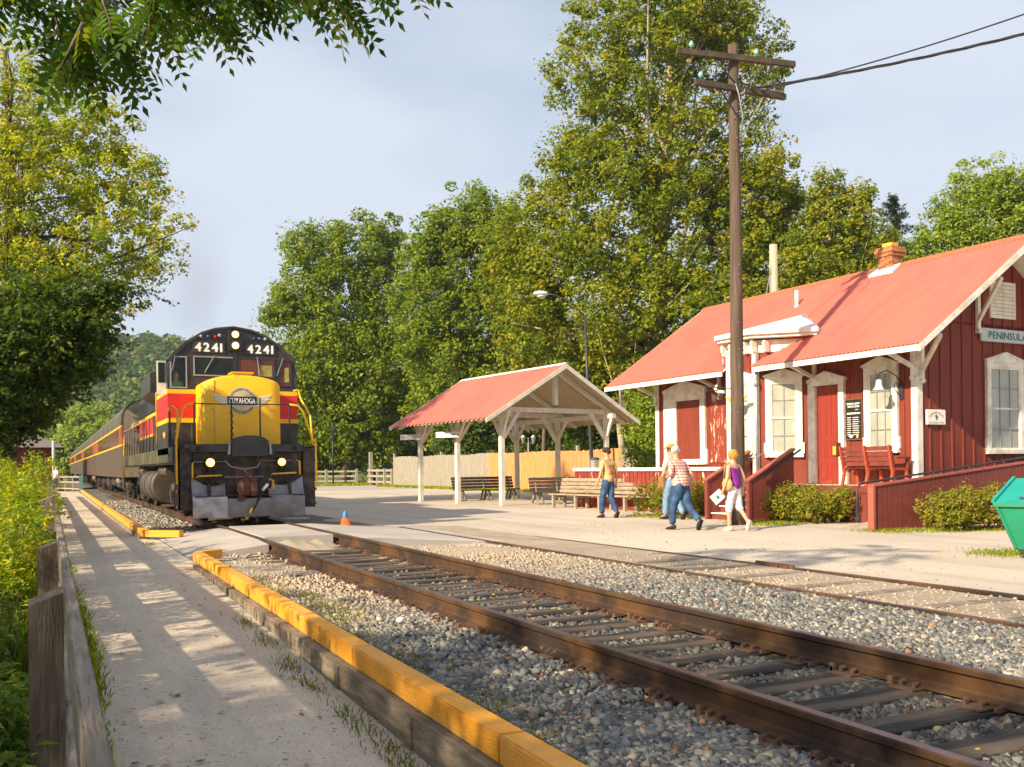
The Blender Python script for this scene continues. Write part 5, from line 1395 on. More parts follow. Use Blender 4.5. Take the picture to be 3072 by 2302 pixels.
# hanging winged emblem sign in front of the bay, half behind the pole
HS = (17.1, 19.06, 3.10)
t, o_ = sthing('hanging_sign', 'hanging winged emblem sign half hidden behind the utility pole', 'sign', 17.0, 19.45, 3.2)
mb = MB(o_); mb.cyl((17.45, 19.5, 3.42), (16.2, 19.3, 3.42), 0.014, n=6); mb.cyl((17.45, 20.1, 3.42), (17.0, 20.4, 3.42), 0.012, n=6); mb.build('arm', M['darkmetal'], t)
mb = MB(o_); wpts = [(-0.42, 0.10), (-0.12, 0.05), (0.12, 0.05), (0.42, 0.10), (0.34, 0.0), (0.22, -0.06), (0.16, -0.14), (0, -0.20), (-0.16, -0.14), (-0.22, -0.06), (-0.34, 0.0)]
mb.prism([(HS[1] + p, HS[2] + q) for p, q in wpts], 'x', HS[0], HS[0] + 0.03); mb.build('wing_board', M['ochre'], t)

# porch deck, steps, ramp
t, o_ = sthing('porch', 'low red wooden porch with pale floorboards below the entrance door', 'porch', 17.6, 16)
mb = MB(o_); mb.box(17.64, 18.47, 14.62, 18.18, 0.82, 0.86); mb.build('floor', M['cream'], t)
mb = MB(o_); mb.box(17.60, 17.64, 15.02, 18.18, 0.70, 0.865); mb.box(17.64, 18.46, 14.98, 15.02, 0.0, 0.815); mb.build('fascia', M['deckred'], t)
mb = MB(o_)
mb.box(17.64, 17.68, 15.02, 18.18, 0.0, 0.70)
for a in np.arange(15.1, 18.1, 0.19): mb.box(17.622, 17.64, a, a + 0.17, 0.0, 0.699)
mb.box(17.64, 18.4, 13.7, 14.98, 0.0, 0.55)
mb.build('skirt', M['deckred'], t)
t, o_ = sthing('access_ramp', 'long red guard wall of the access ramp with a black pipe rail', 'ramp', 15.8, 13.57)
mb = MB(o_)
mb.prism([(15.80, 0.0), (15.80, 0.915), (20.9, 1.35), (24.5, 1.62), (24.5, 0.0)], 'y', 13.53, 13.60)
a = 15.9
while a < 24.4: mb.prism([(a, 0.0), (a + 0.135, 0.0), (a + 0.135, 0.90 + (a - 15.66) * 0.084), (a, 0.90 + (a - 15.8) * 0.084)], 'y', 13.515, 13.53); a += 0.15
mb.build('guard_wall', M['deckred'], t)
mb = MB(o_); mb.beam((15.76, 13.565, 0.925), (20.9, 13.565, 1.365), 0.15, 0.04); mb.beam((20.9, 13.565, 1.365), (24.5, 13.565, 1.64), 0.15, 0.04); mb.box(15.74, 15.80, 13.49, 13.64, 0, 0.90); mb.build('cap', mat('cap_red', (0.33, 0.09, 0.06), 0.6, var=0.12), t)
mb = MB(o_); mb.prism([(15.9, 0.0), (24.5, 1.0), (24.5, 0.9), (15.9, -0.1)], 'y', 13.62, 14.55); mb.build('ramp_floor', M['concrete'], t)
mb = MB(o_); mb.tube([(15.55, 13.70, 0.28), (15.50, 13.70, 0.32), (15.50, 13.70, 0.86), (15.60, 13.70, 0.97), (15.9, 13.70, 1.00), (20.9, 13.70, 1.46), (24.5, 13.7, 1.76)], 0.024, 8)
for dd in (16.6, 17.8, 19, 20.2): mb.cyl((dd, 13.70, 1.05 + (dd - 15.9) * 0.09), (dd, 13.61, 0.9 + (dd - 15.9) * 0.09), 0.012, n=6)
mb.cyl((15.55, 13.7, 0.27), (15.48, 13.7, 0.25), 0.05, n=8)
mb.build('pipe_rail', M['darkmetal'], t)
# stairs
t, o_ = sthing('staircase', 'red wooden staircase with solid side walls between the bushes', 'stairs', 15.9, 18.8)
def sidewall(a, lab):
    mb = MB(o_); mb.prism([(16.05, 0.0), (16.05, 1.02), (17.45, 1.72), (17.45, 0.0)], 'y', a - 0.04, a + 0.04)
    mb.box(15.96, 16.05, a - 0.055, a + 0.055, 0.0, 1.02)
    w_ = mb.build('side_wall', M['deckred'], t)
    mb = MB(o_); mb.beam((15.93, a, 0.99), (17.47, a, 1.76), 0.16, 0.04); mb.build('cap', bpy.data.materials['cap_red'], w_)
    mb = MB(o_); mb.beam((16.3, a - 0.12, 1.05), (17.6, a - 0.12, 1.74), 0.04, 0.04); mb.build('handrail', M['darkmetal'], w_)
sidewall(17.42, 0); sidewall(18.95, 0)
mb = MB(o_)
for k in range(5): mb.box(16.12 + 0.27 * k, 17.6, 17.47, 18.90, 0.17 * k + 0.0, 0.17 * k + 0.14)
loose_parts(mb, 'riser', M['deckred'], t)
mb = MB(o_)
for k in range(5): mb.box(16.08 + 0.27 * k, 16.40 + 0.27 * k, 17.47, 18.90, 0.17 * k + 0.14, 0.17 * k + 0.17)
loose_parts(mb, 'tread', M['cream'], t)
# freight platform
t, o_ = sthing('freight_platform', 'raised wooden loading platform with red slatted skirt at the far end of the depot', 'platform', 16.3, 22)
mb = MB(o_); mb.box(17.25, 18.46, 19.06, 27.3, 1.25, 1.32); mb.build('floor', M['concrete'], t)
mb = MB(o_); mb.box(17.22, 17.25, 19.06, 27.3, 1.22, 1.325); mb.build('edge_board', M['cream'], t)
mb = MB(o_); mb.box(17.30, 17.33, 19.06, 27.3, 0.0, 1.22)
a = 19.1
while a < 27.2: mb.box(17.28, 17.30, a, a + 0.17, 0.05, 1.215); a += 0.20
mb.build('skirt', M['barnpeel2'], t)
mb = SB(); 
jar = thing('bucket', 'small white bucket with a dark blue lid standing on the loading platform edge', 'bucket', W(17.45, 26.3, 1.32), 0)
mb = MB(); mb.lathe([(0.13, 0), (0.15, 0.27), (0.155, 0.27)], n=16); mb.build('pail', M['signwhite'], jar)
mb = MB(); mb.lathe([(0.16, 0.27), (0.165, 0.33), (0.05, 0.36)], n=16); mb.build('lid', mat('lid_blue', (0.05, 0.04, 0.14), 0.5), jar)

# ------------------------------------------------------------------ benches
def slat_bench(label, loc, rz, length, wood, back=True, iron=False, group='benches around the depot'):
    b = thing('bench', label, 'bench', loc, rz, group)
    L2 = length / 2
    mb = MB()
    for k in range(4): mb.box(-L2, L2, -0.45 + 0.12 * k, -0.35 + 0.12 * k, 0.43, 0.47, bev=0.006)
    mb.build('seat', M[wood], b)
    mb = MB()
    for k in range(4): mb.box(-L2, L2, 0.03 + 0.035 * k, 0.06 + 0.035 * k, 0.50 + 0.125 * k, 0.61 + 0.125 * k, bev=0.006)
    mb.build('backrest', M[wood], b)
    xs_ = np.linspace(-L2 + 0.25, L2 - 0.25, max(3, int(length / 0.95)))
    for x in xs_:
        mb = MB()
        if iron:
            for dx in (-0.12, 0.12):
                mb.beam((x + dx, -0.42, 0.0), (x + dx * 0.5, -0.25, 0.43), 0.07, 0.07); mb.beam((x + dx, 0.16, 0.0), (x + dx * 0.5, -0.02, 0.43), 0.07, 0.07)
            mb.box(x - 0.16, x + 0.16, -0.45, 0.18, 0.0, 0.05); mb.beam((x, -0.02, 0.43), (x, 0.2, 1.0), 0.05, 0.05)
        else:
            mb.box(x - 0.045, x + 0.045, -0.44, -0.35, 0, 0.43); mb.box(x - 0.045, x + 0.045, 0.02, 0.11, 0, 0.43); mb.box(x - 0.03, x + 0.03, -0.35, 0.02, 0.34, 0.43)
            mb.beam((x, 0.05, 0.35), (x, 0.2, 1.0), 0.06, 0.05)
        mb.build('leg', M[wood if not iron else 'benchleg'], b)
    return b
M['benchleg'] = mat('bench_leg', (0.26, 0.21, 0.15), 0.85, var=0.3)
# local front (seat side) is -Y
slat_bench('dark slatted bench standing under the open shelter', (16.4, 36.4, 0), math.radians(10), 3.1, 'darkbench', iron=True)
slat_bench('dark brown slatted bench just right of the shelter post', (16.9, 30.9, 0), math.radians(-5), 2.2, 'darkbench', iron=True)
slat_bench('long pale weathered bench against the loading platform', (15.95, 25.75, 0), math.radians(-84), 5.6, 'benchwood')
# red bench on the porch, its back to the track
rb = thing('bench', 'dark red slatted bench on the porch with its back to the track', 'bench', W(17.98, 15.45, 0.86), AL + math.radians(90), 'benches around the depot')
mb = MB()
for k in range(4): mb.box(-0.72, 0.72, -0.36 + 0.1 * k, -0.27 + 0.1 * k, 0.40, 0.43)
mb.build('seat', M['deckred'], rb)
mb = MB()
for k in range(4): mb.box(-0.72, 0.72, 0.08 + 0.03 * k, 0.105 + 0.03 * k, 0.46 + 0.115 * k, 0.565 + 0.115 * k)
mb.build('backrest', M['deckred'], rb)
for x in (-0.70, 0.0, 0.70):
    mb = MB(); mb.beam((x, 0.12, 0.22), (x, 0.26, 0.93), 0.06, 0.05); mb.beam((x, 0.1, 0.42), (x * 1.0 + 0.0, 0.2, 0.0), 0.06, 0.06); mb.beam((x, -0.3, 0.42), (x, -0.34, 0.0), 0.06, 0.06); mb.box(x - 0.03, x + 0.03, -0.36, 0.12, 0.36, 0.41); mb.build('frame', mat('bench_red_frame', (0.42, 0.07, 0.03), 0.5) if x == -0.70 else bpy.data.materials['bench_red_frame'], rb)
for x in (-0.78, 0.78):
    mb = MB(); mb.box(x - 0.05, x + 0.05, -0.34, 0.14, 0.62, 0.66); mb.box(x - 0.03, x + 0.03, -0.3, -0.24, 0.4, 0.62); mb.build('armrest', M['deckred'], rb)
mb = MB(); mb.cbox((0, 0, 0), (0.16, 0.14, 0.34), bev=0.01)
bx_ = thing('mailbox', 'small red box with a yellow paper front mounted beside the porch bench', 'box', W(17.9, 16.42, 1.72), AL)
mb.build('case', M['deckred'], bx_)
mb = MB(); mb.box(-0.084, -0.0805, -0.05, 0.05, -0.12, 0.08); mb.build('paper', M['ochre'], bx_)

# ------------------------------------------------------------------ picnic shelter
sh = thing('shelter', 'open cream timber shelter with red metal gable roof', 'shelter', (14.61, 30.85, 0), math.radians(7.0))
PW, PH = 4.78, 3.35
for nm, x in (('post', 0.0), ('post', PW)):
    for y in (0.0, 3.2, 6.3):
        mb = MB(); mb.box(x - 0.085, x + 0.085, y - 0.085, y + 0.085, 0, PH, bev=0.01); mb.build('post', M['cream'], sh)
for x in (0, PW):
    mb = MB(); mb.box(x - 0.09, x + 0.09, -0.5, 6.8, PH - 0.14, PH + 0.029); mb.build('plate', M['cream'], sh)
ax, az, ex0, ex1, ez = 2.39, 5.15, -1.10, 5.90, 3.09
sl_ = (az - ez) / (ax - ex0)
for y in (0.0, 3.2, 6.3):
    mb = MB(); mb.box(-0.06, PW + 0.14, y - 0.08, y + 0.08, PH + 0.03, PH + 0.20); mb.build('tie_beam', M['cream'], sh)
    mb = MB(); mb.box(ax - 0.085, ax + 0.085, y - 0.07, y + 0.07, PH + 0.33, az - 0.22); mb.build('king_post', M['cream'], sh)
    mb = MB()
    mb.prism([(ex0 + 0.1, ez - 0.05), (ax, az - 0.06), (ex1 - 0.1, ez - 0.05), (ex1 - 0.22, ez - 0.12), (ax, az - 0.24), (ex0 + 0.22, ez - 0.12)], 'y', y - 0.06, y + 0.06); mb.build('rafter', M['cream'], sh)
    for x, s in ((0.0, 1), (PW, -1)):
        mb = MB(); mb.beam((x + s * 0.08, y, 2.45), (x + s * 0.85, y, PH + 0.2), 0.10, 0.13)
        mb.build('brace', M['cream'], sh)
for x in (0.0, PW):
    for y in (0.0, 3.2, 6.3):
        for s in (-1, 1):
            if y == 0 and s == -1: e = -0.45
            elif y == 6.3 and s == 1: e = 0.45
            else: e = s * 0.72
            mb = MB(); mb.beam((x, y + (0.08 if e > 0 else -0.08), 2.55), (x, y + e, PH + 0.02), 0.09, 0.12); mb.build('brace', M['cream'], sh)
# corrugated roof
mb = MB(); Y0, Y1 = -0.72, 6.95; n = int((Y1 - Y0) / 0.04); V = []; F = []
for i in range(n + 1):
    y = Y0 + 0.04 * i; h = 0.036 if i % 8 in (1, 2) else 0.0
    V += [(ex0, y, ez + h), (ax, y, az + h), (ex1, y, ez + h)]
for i in range(n): F += [(3 * i, 3 * i + 3, 3 * i + 4, 3 * i + 1), (3 * i + 1, 3 * i + 4, 3 * i + 5, 3 * i + 2)]
mb.add(V, F, 0)
rf = mb.build('roof', M['roof'], sh)
mb = MB(); V = []; F = []; n = int((Y1 - Y0 - 0.06) / 0.02)
for i in range(n + 1):
    y = Y0 + 0.03 + 0.02 * i; h = -0.022 + 0.018 * math.sin(y * 2 * PI / 0.32)
    V += [(ex0 + 0.02, y, ez - 0.01 + h), (ax, y, az - 0.02 + h), (ex1 - 0.02, y, ez - 0.01 + h)]
for i in range(n): F += [(3 * i, 3 * i + 3, 3 * i + 4, 3 * i + 1), (3 * i + 1, 3 * i + 4, 3 * i + 5, 3 * i + 2)]
mb.add(V, F, 0, True); mb.build('soffit', M['soffit'], rf)
mb = MB()
for y in (Y0 - 0.02, Y1): mb.prism([(ex0, ez + 0.0), (ax, az + 0.0), (ex1, ez + 0.0), (ex1 - 0.02, ez - 0.15), (ax, az - 0.17), (ex0 + 0.02, ez - 0.15)], 'y', y, y + 0.035)
loose_parts(mb, 'barge_board', M['cream'], rf)
mb = MB(); mb.prism([(ax - 0.15, az - 0.05), (ax, az + 0.05), (ax + 0.15, az - 0.05), (ax, az + 0.034)], 'y', Y0, Y1); mb.build('ridge_cap', M['white'], rf)
# white direction boards hanging on the two far posts, facing the track
def dirboard(y, lab, words, arrow):
    t = thing('direction_board', lab, 'sign', tuple(sh.matrix_world @ Vector((-0.16, y, 2.72))) if False else (0, 0, 0), 0, 'direction boards on the shelter')
    t.location = (14.61 + math.cos(math.radians(7)) * -0.16 - math.sin(math.radians(7)) * y - 0.26, 30.85 + math.sin(math.radians(7)) * -0.16 + math.cos(math.radians(7)) * y - 0.08, 2.66)
    t.rotation_euler = (0, 0, math.radians(7 + 28))
    mb = MB(); mb.box(-0.02, 0.0, -0.56, 0.56, -0.11, 0.11)
    mb.build('board', M['signwhite'], t)
    mb = MB(); text_mb(mb, words, 0.08, 0.85, (0.03 if arrow < 0 else -0.05, 0), M0=Matrix.Translation((-0.0225, 0, 0)) @ LEFT); mb.build('lettering', M['greyletter'], t)
    mb = MB(); s = arrow; mb.add([(-0.0225, -s * 0.50, 0.0), (-0.0225, -s * 0.55 + s * 0.1, 0.03), (-0.0225, -s * 0.55 + s * 0.1, -0.03)], [(0, 1, 2)]); mb.build('arrow', M['blackboard'], t)
dirboard(3.2, 'white direction board on the middle shelter post, arrow at its right end', 'TOWPATH TRAIL', 1)
dirboard(6.3, 'white direction board on the far shelter post, arrow at its left end', 'RESTROOMS', -1)
# ------------------------------------------------------------------ utility pole and wires
PP = Vector((14.3, 17.45, 0))
t = thing('utility_pole', 'tall weathered utility pole with two dark crossarms', 'utility pole', PP)
mb = MB(); mb.tube([(0, 0, -0.2), (0.0, 0, 3), (0.02, 0, 7), (0.0, 0, 10.7), (0, 0, 11.08)], [0.165, 0.155, 0.135, 0.118, 0.115], 18); mb.build('post', M['polewood'], t)
mb = MB()
R = random.Random(2)
for k in range(26): a = R.uniform(PI, 1.9 * PI); z = R.uniform(1.5, 9.5); mb.cyl((0.13 * math.cos(a), 0.13 * math.sin(a), z), (0.165 * math.cos(a), 0.165 * math.sin(a), z), 0.012, n=5)
mb.build('nail', M['greymetal'], t)
def arm(z, yaw, length, off, dy):
    d = Vector((math.sin(yaw), math.cos(yaw), 0)); c = Vector((0, dy, z)) + d * off
    mb = MB(); mb.beam(c - d * length / 2, c + d * length / 2, 0.10, 0.125); o = mb.build('crossarm', M['armwood'], t); return c, d
c1_, d1 = arm(10.72, math.radians(100), 3.0, -0.02, -0.17)
c2_, d2 = arm(10.0, math.radians(93), 2.5, 0.08, -0.17)
mb = MB()
for c_, d_ in ((c1_, d1), (c2_, d2)):
    for s in (-0.6, 0.6): mb.beam(c_ + d_ * s + Vector((0, 0, -0.05)), Vector((0, -0.14, c_.z - 0.62)), 0.03, 0.012)
loose_parts(mb, 'arm_brace', M['darkmetal'], t)
mb = MB()
for s in (-1.15, 0.5): p = c1_ + d1 * s; mb.lathe([(0.012, 0.05), (0.012, 0.12), (0.05, 0.13), (0.055, 0.19), (0.035, 0.23), (0.03, 0.25)], tuple(p), 12)
p = c2_ + d2 * -1.1; mb.lathe([(0.012, 0.05), (0.012, 0.12), (0.05, 0.13), (0.055, 0.19), (0.03, 0.24)], tuple(p), 12)
mb.build('insulator', mat('insulator_aqua', (0.25, 0.48, 0.46), 0.2), t)
mb = MB(); mb.tube([(0.0, -0.15, 9.9), (0.12, -0.24, 9.92), (0.16, -0.2, 10.05), (0.4, -0.22, 10.06), (0.9, -0.25, 10.1), (1.2, -0.3, 10.08)], 0.022, 6)
mb.tube([(-0.1, -0.2, 10.1), (-0.05, -0.25, 9.85), (0.1, -0.2, 9.4), (0.12, -0.1, 8.9)], 0.016, 6)
mb.cyl((c2_ + d2 * 0.95) + Vector((0, 0, -0.2)), (c2_ + d2 * 0.95) + Vector((0, 0, 0.22)), 0.014, n=6)
mb.build('cable_clamp', M['greymetal'], t)
mb = MB(); lp = [(0.52 + 0.17 * math.sin(a) * 1.0, -0.3, 9.0 + 0.30 * math.cos(a)) for a in np.linspace(0.6, 2 * PI + 0.3, 18)]
mb.tube([(0.35, -0.25, 9.75), (0.38, -0.3, 9.45)] + lp, 0.012, 5); mb.build('cable_loop', M['rubber'], t)
def catenary(p0, p1, sag, n=24): return [Vector(p0).lerp(Vector(p1), i / n) - Vector((0, 0, sag * 4 * (i / n) * (1 - i / n))) for i in range(n + 1)]
mb = MB(); base = PP + Vector((0.3, -0.25, 10.03)); pts = catenary(base, (26.0, 3.5, 12.6), 0.75, 60)
for ph in (0, 2.1, 4.2): mb.tube([p + Vector((0, 0.022 * math.cos(i * 0.9 + ph), 0.022 * math.sin(i * 0.9 + ph))) for i, p in enumerate(pts)], 0.017, 5)
tag(mb.build('power_cable', M['rubber']), 'thick twisted black cable rising from the pole to the right edge, lower one', 'cable', 'cables from the utility pole')
mb = MB(); mb.tube(catenary(base + Vector((0.3, 0, 0.0)), (26.0, 3.5, 14.6), 0.9, 40), 0.018, 5)
tag(mb.build('power_cable', M['rubber']), 'thinner black cable rising from the pole to the right edge, upper one', 'cable', 'cables from the utility pole')
# back pole
t = thing('utility_pole', 'pale wooden pole top rising behind the depot roof with a thin guy wire', 'utility pole', (27.5, 31.1, 0))
mb = MB(); mb.tube([(0, 0, -0.2), (0, 0, 10.6)], [0.2, 0.17], 12); mb.build('post', mat('pale_pole', (0.42, 0.35, 0.25), 0.85, var=0.2, bump=0.3, stretch=(5, 5, .4)), t)
mb = MB(); mb.tube([(0, 0, 10.2), (-1.5, -0.3, 5.0), (-1.8, -0.4, 3.5)], 0.02, 5); mb.cyl((0, -0.2, 10.0), (0.35, -0.2, 10.0), 0.02, n=6); mb.build('guy_wire', M['greymetal'], t)
# street lamps
t = thing('street_lamp', 'tall dark street lamp with a white head on an arm behind the shelter', 'street lamp', (23.1, 38.8, 0))
mb = MB(); mb.tube([(0, 0, -0.2), (0, 0, 1.2), (-0.12, 0.1, 5.0), (-0.22, 0.12, 8.5)], [0.11, 0.10, 0.075, 0.055], 12); mb.build('post', M['darkmetal'], t)
mb = MB(); mb.tube([(-0.22, 0.12, 8.45), (-0.75, 0.55, 9.2), (-1.4, 0.95, 9.55), (-1.7, 1.1, 9.6)], [0.035, 0.03, 0.03, 0.03], 8); mb.build('arm', M['darkmetal'], t)
mb = MB(); mb.ell((-1.95, 1.25, 9.62), (0.42, 0.2, 0.13), 14); mb.ell((-1.95, 1.25, 9.52), (0.25, 0.16, 0.12), 12); mb.build('lamp_head', M['signwhite'], t)
t = thing('lantern_post', 'small twin lantern post behind the board fence', 'street lamp', (27.2, 53.5, 0.3))
mb = MB(); mb.cyl((0, 0, 0), (0, 0, 2.9), 0.05, n=8); mb.box(-0.4, 0.4, -0.03, 0.03, 2.5, 2.56); mb.build('post', M['greymetal'], t)
for x in (-0.36, 0.36):
    mb = MB(); mb.lathe([(0.08, 0), (0.15, 0.35), (0.17, 0.36), (0.05, 0.5)], (x, 0, 2.56), 8); mb.build('lantern', mat('lantern', (0.6, 0.56, 0.45), 0.4) if x < 0 else bpy.data.materials['lantern'], t)
t = thing('signal_post', 'thin dark signal post standing by the wooden rail fence right of the locomotive', 'post', (20.9, 76.5, 0))
mb = MB(); mb.cyl((0, 0, 0), (0, 0, 5.2), 0.07, n=8); mb.build('post', M['darkmetal'], t)
mb = MB(); mb.box(-0.1, 0.1, -0.08, 0.06, 3.6, 4.6); mb.build('signal_head', M['darkmetal'], t)
for (x, y, h, lab) in ((23.4, 74.2, 2.7, 'grey wooden gate post at the left end of the board fence'), (19.9, 79, 2.9, 'pale wooden post beside the yellow handrail of the locomotive')):
    mb = MB(); mb.box(x - 0.14, x + 0.14, y - 0.14, y + 0.14, 0, h, bev=0.02); tag(mb.build('gate_post', M['fencewood']), lab, 'post')
# ------------------------------------------------------------------ board fence
fc = thing('board_fence', 'long board fence, grey boards either side of new orange ones', 'fence', (23.5, 69, 0))
FP0, FP1 = Vector((23.4, 68.6, 0)), Vector((24.9, 34.2, 0))
def fenceseg(u0, u1, m, nm='board_panel'):
    mb = MB(); d = (FP1 - FP0); Ln = d.length; d.normalize(); s = u0 * Ln; R = random.Random(int(u0 * 100))
    while s < u1 * Ln:
        p = FP0 + d * s - Vector((23.5, 69, 0)); h = 2.2 + 0.03 * math.sin(s * 0.9) + R.uniform(-0.025, 0.025)
        mb.beam(p, p + d * 0.16, 0.025, h * 2); s += 0.185
    # beams are centred on the ground line, the lower half is buried
    o = mb.build(nm, m, fc)
fenceseg(0, 0.46, M['fencewood']); fenceseg(0.462, 0.865, M['fencenew']); fenceseg(0.867, 1.0, M['fencewood'])
for u in (0.0, 0.25, 0.5, 0.75, 0.93):
    p = FP0.lerp(FP1, u) - Vector((23.5, 69, 0)); mb = MB(); mb.box(p.x + 0.03, p.x + 0.17, p.y - 0.07, p.y + 0.07, 0, 2.45); mb.build('post', M['fencewood'], fc)
t = thing('rail_fence', 'low grey post and rail fence beside the road right of the train', 'fence', (15.5, 80, 0))
mb = MB()
for z in (0.35, 0.75, 1.15): mb.beam((-4, 2, z), (7.4, -3.5, z), 0.06, 0.14)
loose_parts(mb, 'rail', M['fencewood'], t)
for k in range(6): x = -4 + 11.4 * k / 5; y = 2 - 5.5 * k / 5; mb = MB(); mb.box(x - .09, x + .09, y - .09, y + .09, 0, 1.35); mb.build('post', M['fencewood'], t)
t = thing('rail_fence', 'short grey post and rail fence butted against the board fence', 'fence', (23.2, 72.5, 0))
mb = MB()
for z in (0.3, 0.75, 1.2): mb.beam((0.0, 2, z), (0.4, -3.6, z), 0.06, 0.16)
loose_parts(mb, 'rail', M['fencewood'], t)
for y in (2, 0, -1.8, -3.6): mb = MB(); mb.box(0.1, 0.3, y - .09, y + .09, 0, 1.35); mb.build('post', M['fencewood'], t)

# ------------------------------------------------------------------ far end of the path: gate railing, red building
t = thing('path_railing', 'wooden railing with a blue green post closing the far end of the path', 'railing', (0.9, 70, 0))
mb = MB()
for z in (0.25, 0.7, 1.05): mb.beam((-0.75, 6, z), (0.95, -1, z), 0.05, 0.09)
loose_parts(mb, 'rail', M['fencewood'], t)
for x, y, h in ((0.95, -1, 1.15),): mb = MB(); mb.box(x - .12, x + .12, y - .12, y + .12, 0, h); mb.build('post', mat('post_teal', (0.10, 0.25, 0.22), 0.6), t)
for x, y in ((0.5, 1), (0.05, 3), (-0.4, 4.7)): mb = MB(); mb.box(x - .05, x + .05, y - .05, y + .05, 0, 1.1); mb.build('picket', M['fencewood'], t)
t = thing('signal_mast', 'slim pale blue green mast in front of the red building corner', 'post', (0.25, 74, 0))
mb = MB(); mb.cyl((0, 0, 0), (0, 0, 3.6), 0.10, n=8); mb.build('post', mat('mast_teal', (0.30, 0.42, 0.38), 0.6), t)
t = thing('shed', 'dark red wooden building with a low grey hipped roof at the end of the path', 'building', (-3.2, 80, 0))
mb = MB(); mb.box(-3.4, 3.5, 0, 8, -0.5, 3.3)
mb.build('wall', mat('shed_red', (0.16, 0.02, 0.016), 0.7, var=0.12, vs=3, stretch=(1, 1, 6)), t)
mb = MB(); mb.box(3.38, 3.53, -0.03, 0.12, -0.4, 3.3); mb.build('corner_board', M['white'], t)
mb = MB(); e = 0.8
mb.add([(-3.4 - e, -e, 3.25), (3.5 + e, -e, 3.25), (3.5 + e, 8 + e, 3.25), (-3.4 - e, 8 + e, 3.25), (0.0, 3.0, 5.5), (0.0, 5.0, 5.5)], [(0, 1, 4), (1, 2, 5, 4), (2, 3, 5), (3, 0, 4, 5), (3, 2, 1, 0)])
mb.build('roof', mat('shingle', (0.16, 0.13, 0.13), 0.9, var=0.2, vs=20), t)

# ------------------------------------------------------------------ traffic cone, dumpster
t = thing('traffic_cone', 'small orange cone with a blue top on the plaza beside the track', 'traffic cone', (6.12, 21.4, 0.1))
mb = MB(); mb.lathe([(0.14, 0), (0.13, 0.02), (0.115, 0.02), (0.075, 0.17)], n=16); mb.build('base', M['orange'], t)
mb = MB(); mb.lathe([(0.076, 0.17), (0.06, 0.2), (0.06, 0.26), (0.03, 0.33), (0.02, 0.34)], n=14); mb.build('top', M['blue'], t)
dt = thing('dumpster', 'green metal skip with sloping sides and a teal lid', 'dumpster', (12.23, 9.28, 0), -YAW - math.radians(40))
# local x right, y away; front upper-left corner at (0,0,.8)
mb = MB()
V = [(0.33, 0.12, 0.12), (2.2, 0.12, 0.12), (2.2, 1.2, 0.12), (0.33, 1.2, 0.12), (0, 0, 0.80), (2.5, 0, 0.80), (2.5, 1.30, 1.12), (0, 1.30, 1.12)]
V2 = [(0.2, 0.10, 0.20), (2.3, 0.10, 0.20), (2.3, 1.2, 0.20), (0.2, 1.2, 0.20), (0, 0, 0.80), (2.5, 0, 0.80), (2.5, 1.30, 1.12), (0, 1.30, 1.12)]
V2[0] = (0.26, 0.10, 0.14); V2[3] = (0.26, 1.2, 0.14)
mb.add(V2, [(0, 3, 2, 1), (0, 1, 5, 4), (1, 2, 6, 5), (2, 3, 7, 6), (3, 0, 4, 7)])
mb.add([(0.0, -0.012, 0.77), (2.5, -0.012, 0.77), (2.5, -0.012, 0.81), (0.0, -0.012, 0.81)], [(0, 1, 2, 3)])
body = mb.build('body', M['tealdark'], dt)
mb = MB(); mb.add([(-0.02, -0.02, 0.805), (2.52, -0.02, 0.805), (2.52, 1.32, 1.135), (-0.02, 1.32, 1.135)], [(0, 1, 2, 3)])
mb.beam((-0.01, 0, 0.825), (-0.01, 1.32, 1.15), 0.04, 0.04)
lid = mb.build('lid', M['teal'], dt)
mb = MB()
for x in (0.0, 0.62, 1.24, 1.86): mb.beam((x + 0.03, -0.02, 0.775), (0.26 + (x) * 0.9, 0.085, 0.16), 0.05, 0.03)
mb.beam((0, -0.02, 0.78), (2.5, -0.02, 0.78), 0.04, 0.06)
loose_parts(mb, 'rib', M['tealdark'], dt)
mb = MB(); mb.add([(0.42, 0.42, 0.922), (0.9, 0.42, 0.922), (0.9, 0.8, 1.016), (0.55, 0.7, 0.991)], [(0, 1, 2, 3)]); mb.build('sticker', M['signwhite'], lid)
mb = MB(); mb.box(0.30, 0.50, 0.16, 0.24, 0.855, 0.885); mb.build('hinge', M['darkmetal'], lid)
mb = MB(); mb.add([(0.26, 0.11, 0.15), (0.45, 0.1, 0.0), (2.2, 0.1, 0.0), (2.2, 0.11, 0.15)], [(0, 1, 2, 3)]); mb.box(0.4, 2.2, 0.14, 1.2, 0.0, 0.14); mb.build('skid', M['rubber'], dt)

